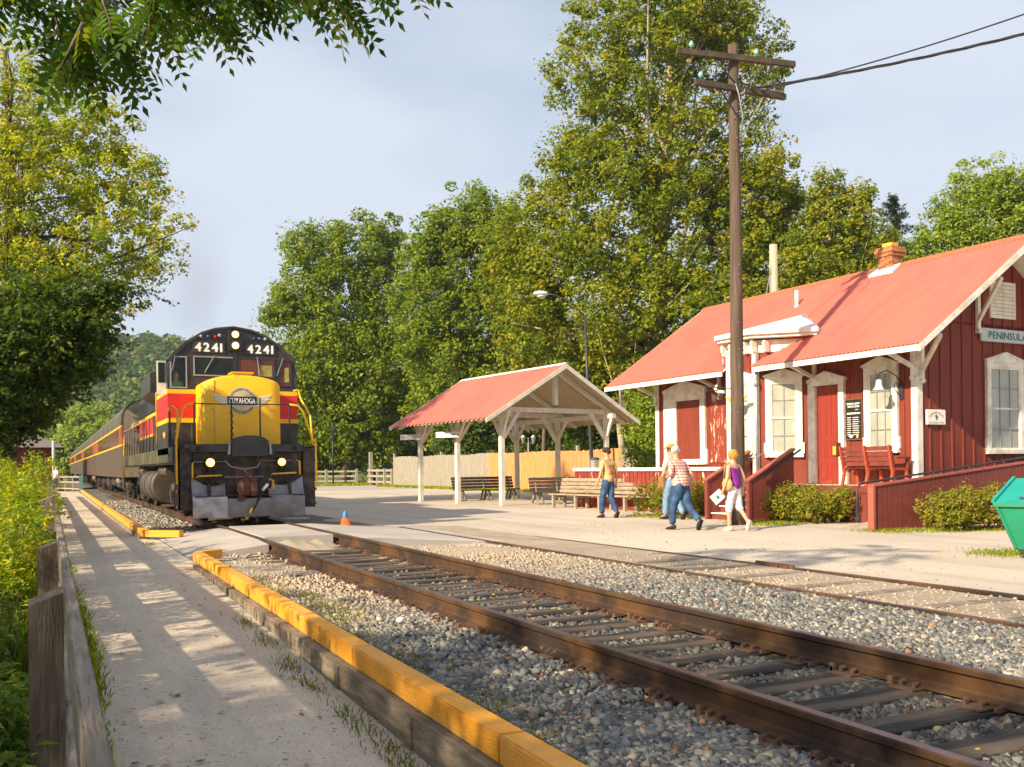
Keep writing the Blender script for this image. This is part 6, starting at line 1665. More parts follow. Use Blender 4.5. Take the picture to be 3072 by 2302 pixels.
# ------------------------------------------------------------------ foliage
PAL = {
    'green': [(0.165, 0.24, 0.012), (0.11, 0.175, 0.010), (0.23, 0.29, 0.014), (0.29, 0.31, 0.015)],
    'sycamore': [(0.20, 0.25, 0.012), (0.115, 0.17, 0.010), (0.27, 0.30, 0.012), (0.35, 0.30, 0.015)],
    'yellow': [(0.42, 0.46, 0.02), (0.52, 0.47, 0.02), (0.26, 0.36, 0.02), (0.50, 0.38, 0.02), (0.18, 0.26, 0.015)],
    'bankleaf': [(0.09, 0.17, 0.015), (0.06, 0.12, 0.012), (0.15, 0.22, 0.02), (0.28, 0.30, 0.03)],
    'dark': [(0.05, 0.10, 0.010), (0.085, 0.14, 0.012), (0.04, 0.075, 0.01), (0.13, 0.16, 0.012)],
    'conifer': [(0.035, 0.06, 0.03), (0.05, 0.08, 0.035), (0.03, 0.05, 0.025)],
    'shrub': [(0.21, 0.26, 0.02), (0.30, 0.28, 0.02), (0.14, 0.18, 0.02), (0.34, 0.19, 0.03), (0.38, 0.36, 0.03)],
    'golden': [(0.42, 0.42, 0.015), (0.30, 0.37, 0.02), (0.20, 0.30, 0.02), (0.52, 0.42, 0.015), (0.14, 0.24, 0.015)],
    'grass': [(0.17, 0.26, 0.02), (0.11, 0.18, 0.015), (0.26, 0.32, 0.03), (0.08, 0.13, 0.012)],
    'pale': [(0.25, 0.32, 0.03), (0.18, 0.26, 0.025), (0.32, 0.37, 0.04)],
    'walnut': [(0.055, 0.115, 0.007), (0.035, 0.08, 0.005), (0.09, 0.15, 0.008), (0.18, 0.19, 0.012)],
}
def leaf_quads(C, Nn, S, aspect, R):
    """diamond leaves folded a little; returns V (4n,3)"""
    n = len(C)
    up = R.normal(size=(n, 3)); t = np.cross(Nn, up); t /= np.linalg.norm(t, axis=1)[:, None] + 1e-9
    b = np.cross(Nn, t)
    S = S[:, None]
    V = np.empty((n, 4, 3))
    V[:, 0] = C - t * S; V[:, 1] = C + b * S * aspect + Nn * S * 0.15; V[:, 2] = C + t * S; V[:, 3] = C - b * S * aspect + Nn * S * 0.15
    return V.reshape(-1, 3)
def crown_mesh(name, blobs, nclump, per, cr_, leaf, pal, seed, mat_=None, parent=None, aspect=0.6, flat=0.75, hollow=0.45, loc=(0, 0, 0), droop=0.0, gapf=0.0, jit=0.3):
    R = np.random.default_rng(seed)
    B = np.array([b[0] for b in blobs], float); Rr = np.array([b[1] if hasattr(b[1], '__len__') else (b[1],) * 3 for b in blobs], float)
    vol = (Rr.prod(1)) ** (2 / 3); p = vol / vol.sum()
    idx = R.choice(len(blobs), nclump, p=p)
    d = R.normal(size=(nclump, 3)); d /= np.linalg.norm(d, axis=1)[:, None]
    rad = R.uniform(hollow ** 3, 1.0, nclump) ** (1 / 3)
    rad = rad * R.uniform(0.9, 1.12, nclump)
    CC = B[idx] + d * rad[:, None] * Rr[idx]
    if gapf > 0:
        g = np.sin(CC[:, 0] * 0.9 + seed) * np.sin(CC[:, 1] * 0.8 + 1.3 * seed) * np.sin(CC[:, 2] * 1.0 + 0.7)
        CC = CC[g < (1 - gapf)]; nclump = len(CC); 
    cr = cr_ * R.uniform(0.35, 1.0, nclump) ** 1.0 * (1 + 0.9 * (R.random(nclump) < 0.25))
    per_ = per
    d2 = R.normal(size=(nclump, per_, 3)); d2 /= np.linalg.norm(d2, axis=2)[:, :, None]
    rr = R.uniform(0.2, 1.0, (nclump, per_)) ** 0.4
    C = CC[:, None, :] + d2 * (rr * cr[:, None])[:, :, None] * np.array([1, 1, flat])
    C[:, :, 2] -= droop * (rr * cr[:, None]) ** 2
    Nn = d2 * 0.55 + R.normal(size=d2.shape) * 0.45 + np.array([0, 0, 0.55]) + np.array(to_sun) * 0.25
    Nn /= np.linalg.norm(Nn, axis=2)[:, :, None]
    C = C.reshape(-1, 3); Nn = Nn.reshape(-1, 3); n = len(C)
    S = leaf * R.uniform(0.6, 1.3, n)
    P = np.array(PAL[pal]); w_ = np.ones(len(P)); 
    ci = R.choice(len(P), nclump); li = R.choice(len(P), n)
    base = P[ci][:, None, :].repeat(per_, 1).reshape(-1, 3) * 0.55 + P[li] * 0.45
    base = base * R.uniform(1 - jit, 1 + jit, (n, 1))
    V = leaf_quads(C, Nn, S, aspect, R) - np.array(loc)
    F = np.arange(4 * n).reshape(-1, 4)
    return np_mesh(name, V, F, mat_ or LEAF, parent, np.repeat(base, 4, 0)), CC
def limb_mesh(name, base, top, r0, targets, m, parent, seed, loc=(0, 0, 0), lean=0.6, r1=0.25):
    R = random.Random(seed); mb = MB(loc if loc != (0, 0, 0) else None)
    base = Vector(base); top = Vector(top); n = 7; pts = []; rs = []
    for i in range(n + 1):
        u = i / n; p = base.lerp(top, u) + Vector((R.uniform(-1, 1), R.uniform(-1, 1), 0)) * lean * 0.25 * (1 if 0 < i < n else 0)
        pts.append(p); rs.append(r0 * (1 - u) + r0 * r1 * u)
    rs[0] *= 1.35
    mb.tube(pts, rs, 10, 0)
    for tg in targets:
        tg = Vector(tg); u = R.uniform(0.3, 0.9)
        if tg.z < base.z + 1: continue
        k = u * n; i = int(k); p0 = pts[i].lerp(pts[min(n, i + 1)], k - i)
        if p0.z > tg.z: p0 = base.lerp(top, max(0.12, (tg.z - base.z) / max(0.1, (top.z - base.z)) * 0.75))
        mid = p0.lerp(tg, 0.5) + Vector((R.uniform(-.3, .3), R.uniform(-.3, .3), R.uniform(0.1, 0.5))) * (tg - p0).length * 0.18
        rr = r0 * R.uniform(0.16, 0.32)
        mb.tube([p0, p0.lerp(mid, 0.6), mid, mid.lerp(tg, 0.6), tg], [rr, rr * .8, rr * .6, rr * .35, rr * .12], 6, 0)
    return mb.build(name, m, parent)
def view_pt(u, v, depth):
    """point seen at pixel (u, v) of a 2212 wide frame at a given depth; used to lay out the tree line"""
    F_ = 2850 / 1.38879; q = cam.matrix_world.to_3x3() @ Vector(((u - 1106) / F_, -(v - 1007.35) / F_, -1))
    f = Vector((math.sin(YAW), math.cos(YAW), 0)); t_ = depth / q.dot(f)
    return Vector((0, 0, CAM_H)) + q * t_
def tree(name, label, blobs_uv, depth, base_uv, nclump, per, cr_, leaf, pal, seed, bark='bark', r0=0.35, group=None, nl=14, rs=1.0, ti=None, **kw):
    """blobs_uv: (u, v, radius in metres, depth offset)"""
    b = view_pt(base_uv[0], base_uv[1], depth); b.z = kw.pop('base_z', 0.0)
    blobs = [(view_pt(u, v, depth + dz) - Vector((b.x, b.y, 0)), r) for (u, v, r, dz) in [(a_, b_, c_ * rs, d_) for a_, b_, c_, d_ in blobs_uv]]
    t = thing(name, label, 'tree', b, 0, group)
    zoff = b.z
    blobs = [(Vector((p.x, p.y, p.z - zoff)), r) for p, r in blobs]
    if depth > 30: nclump, per, cr_, leaf = int(nclump * 0.72), int(per * 2.3), cr_ * 1.22, leaf * 0.76
    c, CC = crown_mesh('crown', blobs, nclump, per, cr_, leaf, pal, seed, parent=t, **kw)
    top = blobs[ti][0] if ti is not None else max(blobs, key=lambda q: q[0].z)[0]
    R = random.Random(seed); tg = [CC[R.randrange(len(CC))] for _ in range(nl)]
    limb_mesh('trunk', (0, 0, -0.3), (top.x, top.y, top.z), r0, tg, M[bark], t, seed)
    return t
TG = 'trees behind the board fence'
# big sycamore
tree('sycamore_tree', 'tallest tree, a sycamore with pale limbs rising behind the depot and pole',
     [(1400, 110, 3.6, 0), (1500, 60, 3.0, 1), (1590, 130, 2.9, 2), (1300, 60, 2.4, 0), (1240, 170, 1.9, -1), (1330, 270, 3.0, 0), (1450, 330, 3.6, 0), (1560, 330, 3.0, 2), (1250, 350, 2.2, 0), (1200, 430, 2.4, 0), (1320, 460, 4.2, -1), (1480, 520, 4.6, -1), (1640, 470, 3.6, 2), (1700, 560, 3.4, 2), (1180, 560, 2.4, 0), (1260, 640, 4.0, -2), (1420, 700, 4.5, -3), (1560, 700, 4, -1), (1660, 690, 3.4, 1), (1200, 760, 3.0, 0), (1330, 830, 3.3, 0), (1450, 10, 3.0, 0), (1560, 30, 2.0, 0), (1640, 160, 1.5, 0), (1620, 400, 2.6, 0), (1690, 470, 2.2, 1), (1100, 520, 2.0, 1), (1130, 620, 2.8, 1), (1720, 620, 2.6, 2)],
     52, (1400, 1050), 4000, 30, 0.64, 0.150, 'sycamore', 21, 'palebark', 0.62, nl=40, gapf=0.12)
tree('sycamore_tree', 'pointed tree just right of the tall sycamore above the depot roof',
     [(1790, 400, 0.8, 0), (1790, 440, 1.1, 0), (1800, 490, 1.5, 0), (1860, 420, 0.6, 0), (1862, 460, 1.0, 0), (1850, 540, 1.9, 0), (1770, 570, 2.3, 0), (1720, 640, 2.0, 0), (1815, 620, 1.6, 0)],
     48, (1800, 1050), 560, 28, 0.42, 0.125, 'sycamore', 22, 'palebark', 0.3, nl=12, gapf=0.1)
tree('maple_tree', 'broad green maple left of the shelter, nearest tree right of the train',
     [(690, 560, 2.8, 0), (770, 540, 2.6, 0), (830, 545, 2.0, 1), (660, 640, 2.2, 0), (620, 680, 1.5, 0), (590, 700, 1.0, 0), (740, 660, 3.6, 0), (840, 660, 3.2, 1), (700, 780, 3.6, 0), (800, 800, 3.8, 0), (880, 780, 3.0, 0), (690, 900, 3.2, 0), (780, 920, 3.4, 0), (660, 840, 2.2, 0), (600, 640, 0.9, 0), (650, 530, 1.4, 0), (835, 500, 1.2, 0)],
     83, (740, 1030), 2200, 26, 0.85, 0.215, 'green', 23, rs=1.18, bark='bark', r0=0.45, group=TG, nl=30, gapf=0.2)
tree('maple_tree', 'rounded green tree between the shelter roof and the tall sycamore',
     [(1000, 470, 2.2, 0), (960, 510, 2.2, 0), (1060, 470, 2.0, 0), (920, 560, 2.0, 0), (1000, 580, 3.6, 0), (1090, 560, 2.8, 0), (930, 660, 3.0, 0), (1040, 700, 3.6, 0), (1130, 660, 3.0, 0), (960, 780, 3.2, 0), (1080, 800, 3.4, 0), (1160, 760, 2.8, 0), (950, 880, 2.4, 0)],
     74, (1010, 1030), 1900, 26, 0.78, 0.20, 'green', 24, rs=1.12, bark='bark', r0=0.42, group=TG, nl=28, gapf=0.2)
tree('understory_tree', 'dark undergrowth tree behind the left end of the board fence', [(720, 960, 2.6, 0), (800, 930, 3, 0), (860, 880, 2.6, 0), (900, 950, 2.4, 0), (680, 980, 1.8, 0)], 88, (800, 1035), 700, 22, 0.8, 0.2, 'dark', 25, r0=0.25, group=TG, nl=8)
tree('understory_tree', 'dark undergrowth tree seen under the shelter roof', [(1020, 920, 2.4, 0), (1100, 880, 2.6, 0), (1180, 900, 2.6, 0), (1250, 860, 2.6, 0), (1120, 960, 2.0, 0), (1220, 970, 2.0, 0), (1000, 960, 2.0, 0)], 72, (1120, 1035), 900, 22, 0.7, 0.18, 'dark', 26, r0=0.25, group=TG, nl=8)
tree('understory_tree', 'dark undergrowth tree between shelter and depot', [(1300, 800, 2.6, 0), (1370, 780, 2.4, 0), (1330, 900, 2.4, 0), (1400, 880, 2.0, 0), (1400, 960, 1.6, 0), (1290, 950, 1.8, 0)], 55, (1345, 1030), 800, 22, 0.6, 0.16, 'dark', 27, 'palebark', 0.26, TG, nl=10)
tree('young_tree', 'bright green sapling against the far corner of the depot', [(1400, 850, 1.0, 0), (1405, 900, 1.1, 0), (1410, 950, 1.0, 0), (1395, 980, 0.8, 0)], 40, (1405, 1030), 260, 18, 0.4, 0.11, 'pale', 28, r0=0.06, nl=5)
# pale trunk in front of the undergrowth
for (u, v, u2, v2, dp, r_, lab) in ((1350, 1010, 1335, 800, 47, 0.20, 'leaning pale trunk between the shelter and the depot'), (1000, 1020, 940, 720, 74, 0.16, 'thin pale forked trunk above the shelter roof ridge'), (1165, 1025, 1180, 760, 66, 0.16, 'slender dark trunk behind the shelter')):
    a = view_pt(u, v, dp); a.z = 0; b = view_pt(u2, v2, dp)
    t = thing('bare_trunk', lab, 'tree', a); limb_mesh('trunk', (0, 0, -0.2), b - a, r_, [tuple(b - a + Vector((1.2, 0, 2.5))), tuple(b - a + Vector((-1.4, 0, 3)))], M['palebark' if u > 1300 else 'bark'], t, int(u), r1=0.5)
# conifer
t = thing('conifer_tree', 'dark blue green conifer top behind the chimney', 'tree', view_pt(1935, 700, 60) * 1.0); t.location.z = 0
top = view_pt(1930, 425, 60); hh = top.z
R = np.random.default_rng(5); C = []
for k in range(150):
    z = hh * (0.35 + 0.65 * (k / 150) ** 0.9); rmax = 0.5 + (hh - z) * 0.5; a = R.uniform(0, 2 * PI); r = rmax * R.uniform(0.6, 1.1)
    for j in range(60): s = j / 60; C.append((r * s * math.cos(a) + R.normal() * 0.06, r * s * math.sin(a) + R.normal() * 0.06, z + (0.45 * s * s - 0.12 * s) * r * 0.6 + R.normal() * 0.08))
C = np.array(C); Nn = R.normal(size=C.shape) + np.array([0, 0, 0.6]); Nn /= np.linalg.norm(Nn, axis=1)[:, None]
V = leaf_quads(C, Nn, np.full(len(C), 0.14), 0.22, R); P = np.array(PAL['conifer'])
np_mesh('crown', V, np.arange(len(V)).reshape(-1, 4), LEAFD, t, np.repeat(P[R.choice(3, len(C))], 4, 0))
mb = MB(); mb.tube([(0, 0, -0.3), (0, 0, hh)], [0.3, 0.03], 8); mb.build('trunk', M['bark'], t)
tree('locust_tree', 'bright green round crowned tree above the depot roof at the right edge',
     [(2110, 430, 1.9, 0), (2160, 420, 1.8, 0), (2205, 430, 1.8, 0), (2070, 480, 1.7, 0), (2040, 520, 1.5, 0), (2130, 500, 2.6, 0), (2200, 500, 2.4, 0), (2250, 470, 2.4, 0), (2020, 560, 1.6, 0), (2000, 480, 0.5, 0), (1960, 560, 1.4, 0), (1900, 560, 1.4, 0), (2080, 560, 2, 0)],
     50, (2130, 1050), 950, 26, 0.5, 0.125, 'pale', 31, r0=0.35, nl=16, gapf=0.15)
tree('dark_tree', 'dark green tree filling the gap between the chimney and the sycamore', [(1870, 580, 2.0, 0), (1800, 620, 2.2, 0), (1920, 600, 1.8, 0), (1840, 680, 2.4, 0)], 54, (1850, 1050), 420, 24, 0.6, 0.15, 'dark', 32, r0=0.25, nl=8)
# big yellowing tree on the left
_yb = [(20, 200, 1.5), (100, 250, 1.3), (50, 330, 1.9), (160, 330, 1.4), (130, 430, 2.0), (225, 290, 1.0), (240, 390, 1.2), (300, 430, 0.9), (335, 425, 0.6), (350, 490, 0.7), (385, 485, 0.45), (412, 483, 0.2), (250, 500, 1.5), (310, 550, 1.0), (345, 555, 0.4), (60, 520, 2.4), (180, 560, 1.7), (20, 420, 2.2), (10, 110, 0.9), (300, 370, 0.6), (330, 350, 0.25), (255, 585, 1.1), (150, 630, 1.4), (-60, 300, 2.4), (-40, 640, 2.4), (190, 240, 0.55), (250, 240, 0.4), (60, 620, 1.8), (300, 600, 0.4)]
tree('yellowing_tree', 'large yellowing tree filling the left edge beside the path', [(u, v, r * 1.30, 0) for u, v, r in _yb],
     32, (20, 1090), 2000, 20, 0.36, 0.090, 'yellow', 41, r0=0.3, nl=46, gapf=0.30, base_z=-0.5, hollow=0.15)
tree('vine_tree', 'dark green tree with trailing vines in front of the yellowing tree',
     [(40, 760, 1.5, 0), (120, 700, 1.1, 0), (0, 870, 0.9, 0), (140, 770, 0.8, 0), (-20, 950, 0.6, 0), (190, 690, 0.6, 0), (230, 640, 0.35, 0), (220, 720, 0.35, 0), (-30, 820, 1.5, 0), (150, 760, 0.5, 0), (25, 840, 0.9, 0), (250, 625, 0.2, 0)],
     19, (-90, 1120), 1700, 20, 0.22, 0.058, 'dark', 42, r0=0.14, nl=12, ti=8, base_z=-0.6, gapf=0.1, hollow=0.1)
# trailing vines reaching to the right
vt = thing('trailing_vine', 'thin leafy vine sprays reaching out towards the train roof', 'vine', view_pt(200, 700, 19) * 1.0); b0 = Vector(vt.location)
mb = MB(); C = []
for (u0, v0, u1, v1, sg) in ((200, 600, 378, 660, 8), (190, 640, 322, 632, -3), (200, 640, 318, 662, -2), (200, 690, 285, 752, -14), (210, 590, 330, 560, -6), (180, 700, 240, 740, 5), (210, 620, 300, 640, 0)):
    pts = []
    for i in range(15):
        s = i / 14; p = view_pt(u0 + (u1 - u0) * s, v0 + (v1 - v0) * s - sg * math.sin(PI * s), 19 + 0.6 * s) - b0; pts.append(p)
        for j in range(5 if i > 2 else 9): C.append(tuple(p + Vector((rnd.gauss(0, .045), rnd.gauss(0, .045), rnd.gauss(0, .05)))))
    mb.tube(pts, [0.012 * (1 - 0.7 * i / 14) for i in range(15)], 5)
mb.build('stem', M['bark'], vt)
C = np.array(C); R = np.random.default_rng(8); Nn = R.normal(size=C.shape); Nn /= np.linalg.norm(Nn, axis=1)[:, None]
V = leaf_quads(C, Nn, R.uniform(0.03, 0.06, len(C)), 0.55, R); P = np.array(PAL['dark'])
np_mesh('leaves', V, np.arange(len(V)).reshape(-1, 4), LEAFD, vt, np.repeat(P[R.choice(3, len(C))], 4, 0))

# ------------------------------------------------------------------ overhanging walnut with compound leaves
wt = thing('overhanging_tree', 'walnut boughs with feathery leaves hanging in across the top left corner', 'tree', (-4.2, -1.5, -0.6))
WO = Vector(wt.location)
Rw = random.Random(99); LV = []; LC = []
twigs = MB()
def compound(p, d, L_, nl, drop):
    """one feather leaf from p along d"""
    d = d.normalized(); side = d.cross(Vector((0, 0, 1)))
    if side.length < 0.1: side = Vector((1, 0, 0))
    side.normalize(); tw = Rw.uniform(-0.9, 0.9); up = side.cross(d); side = (side * math.cos(tw) + up * math.sin(tw)).normalized(); nrm = side.cross(d).normalized()
    pal = PAL['walnut'][Rw.choice([0, 0, 1, 1, 2, 3] if Rw.random() < .5 else [0, 1, 1, 2])]
    prev = p; pts = [p]
    for i in range(nl):
        s = (i + 1) / nl; q = p + d * (L_ * s) - Vector((0, 0, drop * s * s * L_)); pts.append(q)
        for sg in ((-1, 1) if i < nl - 1 else (0,)):
            ll = L_ * (0.30 - 0.10 * abs(s - 0.45)) * Rw.uniform(0.85, 1.1)
            dd = (side * sg * 1.0 + d * (0.45 if sg else 1.0) - Vector((0, 0, 0.25))).normalized()
            wv = dd.cross(nrm).normalized() * ll * 0.21
            m_ = q + dd * ll * 0.42 + nrm * ll * 0.05
            LV.extend([q, m_ + wv, q + dd * ll, m_ - wv])
            c = tuple(x * Rw.uniform(0.8, 1.25) for x in pal); LC.extend([c] * 4)
    twigs.tube([pts[0], pts[len(pts) // 2], pts[-1]], [0.0035, 0.0025, 0.001], 3, caps=False)
def vp(u, v, dp): return view_pt(u, v, dp) - WO
def spray(path, dp, nleaf, L_=0.44):
    P = [vp(u, v - 40 if u < 330 else v - 78, dp + k * 0.12) for k, (u, v) in enumerate(path)]
    twigs.tube(P, [0.016 * (1 - 0.75 * i / len(P)) for i in range(len(P))], 5)
    n = len(P) - 1
    for i in range(nleaf):
        s = (i + Rw.random() * 0.6) / nleaf * n; k = min(n - 1, int(s)); p = P[k].lerp(P[k + 1], s - k); t_ = (P[k + 1] - P[k]).normalized()
        a = Rw.uniform(0, 2 * PI); sd_ = Vector((math.cos(a), math.sin(a), Rw.uniform(-0.55, 0.35)))
        compound(p, t_ * 0.8 + sd_ * 0.9, L_ * Rw.uniform(0.7, 1.15), Rw.choice([6, 7, 8]), Rw.uniform(0.0, 0.25))
    compound(P[-1], (P[-1] - P[-2]), L_ * 0.9, 7, 0.3)
sprays = [([(-80, -60), (20, 20), (60, 50)], 8), ([(60, -80), (110, 40), (130, 110), (120, 130)], 12), ([(100, -60), (170, 60), (190, 120), (160, 160)], 14), ([(140, -80), (230, 50), (260, 120), (270, 180)], 14),
          ([(200, -80), (300, 30), (330, 100), (350, 140)], 14), ([(280, -90), (380, 20), (420, 80), (440, 110)], 14), ([(330, -100), (450, 20), (500, 60), (540, 80)], 13), ([(420, -90), (470, 10), (480, 90), (460, 120)], 12),
          ([(480, -100), (560, -20), (610, 30), (640, 60)], 12), ([(560, -110), (660, -30), (730, 10), (760, 30)], 13), ([(650, -100), (700, -20), (715, 50), (722, 80)], 10), ([(700, -110), (800, -30), (840, 0), (860, 20)], 10), ([(760, -120), (850, -60), (885, -20), (895, -5)], 7),
          ([(560, -100), (600, -10), (590, 20)], 8), ([(300, -60), (250, 20), (210, 100), (180, 170)], 12), ([(380, -60), (340, 60), (330, 110)], 10), ([(200, -20), (240, 90), (230, 150)], 10), ([(60, -60), (40, 10), (20, 40)], 6),
          ([(430, -60), (400, 30), (380, 60)], 9), ([(140, -40), (200, 30), (220, 60)], 10), ([(300, -80), (360, -10), (400, 30)], 10), ([(520, -70), (520, 0), (505, 40)], 9), ([(640, -80), (650, -10), (665, 30)], 9), ([(800, -90), (780, -20), (775, 20)], 7), ([(90, 20), (130, 60), (170, 100)], 8), ([(180, 90), (150, 150), (135, 185)], 8)]
for i, (pth, nl) in enumerate(sprays): spray(pth, 7.0 + 0.35 * (i % 5), nl + 3)
# boughs further back, over the viewer's left shoulder: they shade the near path and ballast
crown_mesh('crown', [((-3.5, 2.5, 6.2), (3.2, 3.4, 1.7)), ((-6.5, 2.5, 7.2), (3.0, 3.4, 1.8)), ((-1.0, 1.5, 5.0), (2.2, 3.0, 1.2)), ((-5, -1, 6), (3, 2.6, 1.6)), ((-9, 3, 8.2), (2.6, 3.0, 1.6)), ((0.2, -1.0, 6.0), (2.2, 2.4, 1.2))], 560, 30, 0.42, 0.09, 'walnut', 17, parent=wt, gapf=0.12, hollow=0.1, aspect=0.5)
crown_mesh('lower_bough', [((2.2, 9.5, 2.7), (1.0, 3.5, 0.9)), ((1.6, 15.0, 3.2), (1.2, 4.0, 1.0)), ((1.4, 21, 3.0), (0.9, 3.5, 0.9))], 200, 16, 0.30, 0.065, 'walnut', 19, parent=wt, hollow=0.1, aspect=0.5)  # unseen leaf clumps, added to break up the fence shadows on the path
V = np.array([tuple(v) for v in LV]); 
np_mesh('crown', V, np.arange(len(V)).reshape(-1, 4), LEAF, wt, np.array(LC))
for (a, b) in (((0, 0, 4.0), (3.0, 5.0, 6.6)), ((0, 0, 4.4), (5.2, 6.0, 7.4)), ((0, 0, 3.6), (0.5, 5.4, 5.6)), ((0, 0, 4.6), (-4, -2, 7)), ((0, 0, 4.2), (2, -3, 7))):
    a = Vector(a); b = Vector(b); m_ = a.lerp(b, .5) + Vector((0, 0, .5)); twigs.tube([a, m_, b], [0.07, 0.045, 0.02], 6)
twigs.build('twig', M['bark'], wt)
mb = MB(); mb.tube([(0, 0, -0.3), (0.1, 0, 2.2), (0, 0.1, 4.8)], [0.22, 0.17, 0.12], 10); mb.build('trunk', M['bark'], wt)
# screening trees out to the left behind the camera, their shade falls on the near track
for i, (x, y, z, r, lab) in enumerate(((-11.5, -2.0, 4.2, 2.0, 'shade tree standing left of the path behind the viewer'), (-11, -7.5, 5.6, 2.6, 'shade tree standing farthest behind the viewer'))):
    t = thing('shade_tree', lab, 'tree', (x, y, -0.7))
    crown_mesh('crown', [((0, 0, z), (r, r, 2.0)), ((1.5, 1, z + 1.2), 1.6), ((-1.5, -.5, z + .8), 1.8)], 260, 22, 0.4, 0.11, 'green', 60 + i, parent=t)
    limb_mesh('trunk', (0, 0, -0.2), (0, 0, z), 0.2, [(1, 1, z), (-1, 0, z)], M['bark'], t, i)

# ------------------------------------------------------------------ shrubs by the depot
def shrub(label, x, y, sx, sy, h, seed, pal='shrub', grp='shrubs by the depot'):
    t = thing('shrub', label, 'shrub', (x, y, 0), 0, grp)
    R = random.Random(seed); bl = []
    for k in range(7): bl.append(((R.uniform(-.5, .5) * sx, R.uniform(-.5, .5) * sy, h * R.uniform(0.42, 0.62)), (sx * 0.36, sy * 0.4, h * 0.42)))
    crown_mesh('foliage', bl, 520, 16, 0.10, 0.030, pal, seed, parent=t, hollow=0.3, flat=1.1)
    mb = MB()
    for k in range(9): a = R.uniform(0, 2 * PI); mb.tube([(0, 0, 0), (math.cos(a) * sx * .25, math.sin(a) * sy * .25, h * .5), (math.cos(a) * sx * .4, math.sin(a) * sy * .4, h * .8)], [0.012, 0.009, 0.004], 5)
    mb.build('stem', M['bark'], t)
def WW(d, a): p = W(d, a); return p[0], p[1]
x, y = 15.55, 22.0; shrub('bushy green shrub behind the men, left of the staircase', x, y, 1.3, 1.2, 1.05, 71)
x, y = 15.75, 20.85; shrub('green shrub against the staircase side, right of the men', x, y, 1.1, 1.1, 1.05, 72)
shrub('rounded yellow green shrub right of the staircase', 16.05, 17.55, 1.15, 0.9, 0.92, 73)
shrub('yellow green shrub in front of the porch skirt', 16.25, 16.75, 1.2, 0.95, 0.9, 74)
shrub('brownish green shrub at the left of the ramp wall', 16.45, 13.55, 1.1, 0.85, 0.82, 75)
shrub('brownish green shrub in the middle of the ramp wall', 17.2, 13.2, 1.1, 0.9, 0.95, 76)
shrub('brownish green shrub behind the green skip', 18.1, 12.9, 1.2, 0.9, 1.0, 77)

# ------------------------------------------------------------------ left bank: goldenrod and undergrowth
k = 0
for (x, y, w_, h, pal, lab) in ((-0.62, 3.6, 0.9, 0.85, 'bankleaf', 'low leafy green weeds in the bottom left corner'), (-0.62, 5.2, 0.8, 1.0, 'bankleaf', 'leafy dark green weeds beside the thick fence post'), (-0.75, 7.3, 1.0, 1.3, 'bankleaf', 'green leafy weeds between the two nearest fence posts'), (-1.0, 10.5, 1.3, 1.7, 'golden', 'yellow goldenrod clump beside the second fence post'), (-1.2, 13.5, 1.5, 2.0, 'golden', 'tall goldenrod clump behind the near fence posts'),
                                (-1.4, 17.0, 1.7, 2.1, 'golden', 'goldenrod clump half way along the fence'), (-1.6, 21.5, 1.9, 1.6, 'golden', 'goldenrod clump under the dark vine tree'), (-0.95, 27, 1.3, 1.5, 'yellow', 'orange tinged weeds along the far fence'), (-1.0, 36, 1.5, 1.5, 'yellow', 'orange tinged weeds near the far end of the fence'), (-1.3, 48, 1.8, 1.6, 'yellow', 'farthest orange tinged weeds below the red building')):
    x = -0.15 - 1.1 * (0.10 + 0.020 * y)
    t = thing('weed_clump', lab, 'plant', (x, y, -0.75), 0, 'weeds along the fence')
    xh = 0.10 + 0.020 * y; R = random.Random(k + 5); bl = [((R.uniform(-1, 1) * xh, R.uniform(-.9, .9) * w_, h * R.uniform(0.5, 0.9)), (xh * 0.9, w_ * .6, h * .33)) for _ in range(6)]
    crown_mesh('foliage', bl, 1000, 18, 0.12, 0.040 if k < 3 else 0.036, pal, 90 + k, parent=t, hollow=0.1, aspect=0.32, flat=1.4)
    mb = MB()
    for j in range(30): a = R.uniform(-1, 1) * xh; b = R.uniform(-.9, .9) * w_; mb.tube([(a, b, 0), (a + R.uniform(-.1, .1), b, h * .5), (a + R.uniform(-.2, .2), b + R.uniform(-.2, .2), h)], [0.008, 0.006, 0.003], 4)
    mb.build('stem', mat('weed_stem', (0.12, 0.14, 0.04), 0.8) if k == 0 else bpy.data.materials['weed_stem'], t)
    k += 1
def blades(name, label, n, sampler, h, wd, pal, seed, lean=0.4, mat_=None):
    R = np.random.default_rng(seed); P = sampler(R, n); n = len(P); a = R.uniform(0, 2 * PI, n); hh = h * R.uniform(0.4, 1.2, n)
    dx = np.cos(a) * lean * hh * R.uniform(0.2, 1, n); dy = np.sin(a) * lean * hh * R.uniform(0.2, 1, n)
    b = a + PI / 2; wx = np.cos(b) * wd; wy = np.sin(b) * wd
    V = np.empty((n, 5, 3)); Z = P[:, 2]
    V[:, 0] = np.stack([P[:, 0] - wx, P[:, 1] - wy, Z], 1); V[:, 1] = np.stack([P[:, 0] + wx, P[:, 1] + wy, Z], 1)
    V[:, 2] = np.stack([P[:, 0] + wx * .8 + dx * .35, P[:, 1] + wy * .8 + dy * .35, Z + hh * .6], 1); V[:, 3] = np.stack([P[:, 0] + dx, P[:, 1] + dy, Z + hh], 1)
    V[:, 4] = np.stack([P[:, 0] - wx * .8 + dx * .35, P[:, 1] - wy * .8 + dy * .35, Z + hh * .6], 1)
    c = np.array(PAL[pal])[R.choice(len(PAL[pal]), n)] * R.uniform(0.6, 1.4, (n, 1))
    o = np_mesh(name, V.reshape(-1, 3), np.arange(5 * n).reshape(-1, 5), mat_ or LEAF, None, np.repeat(c, 5, 0)); tag(o, label, 'grass', kind='stuff'); return o
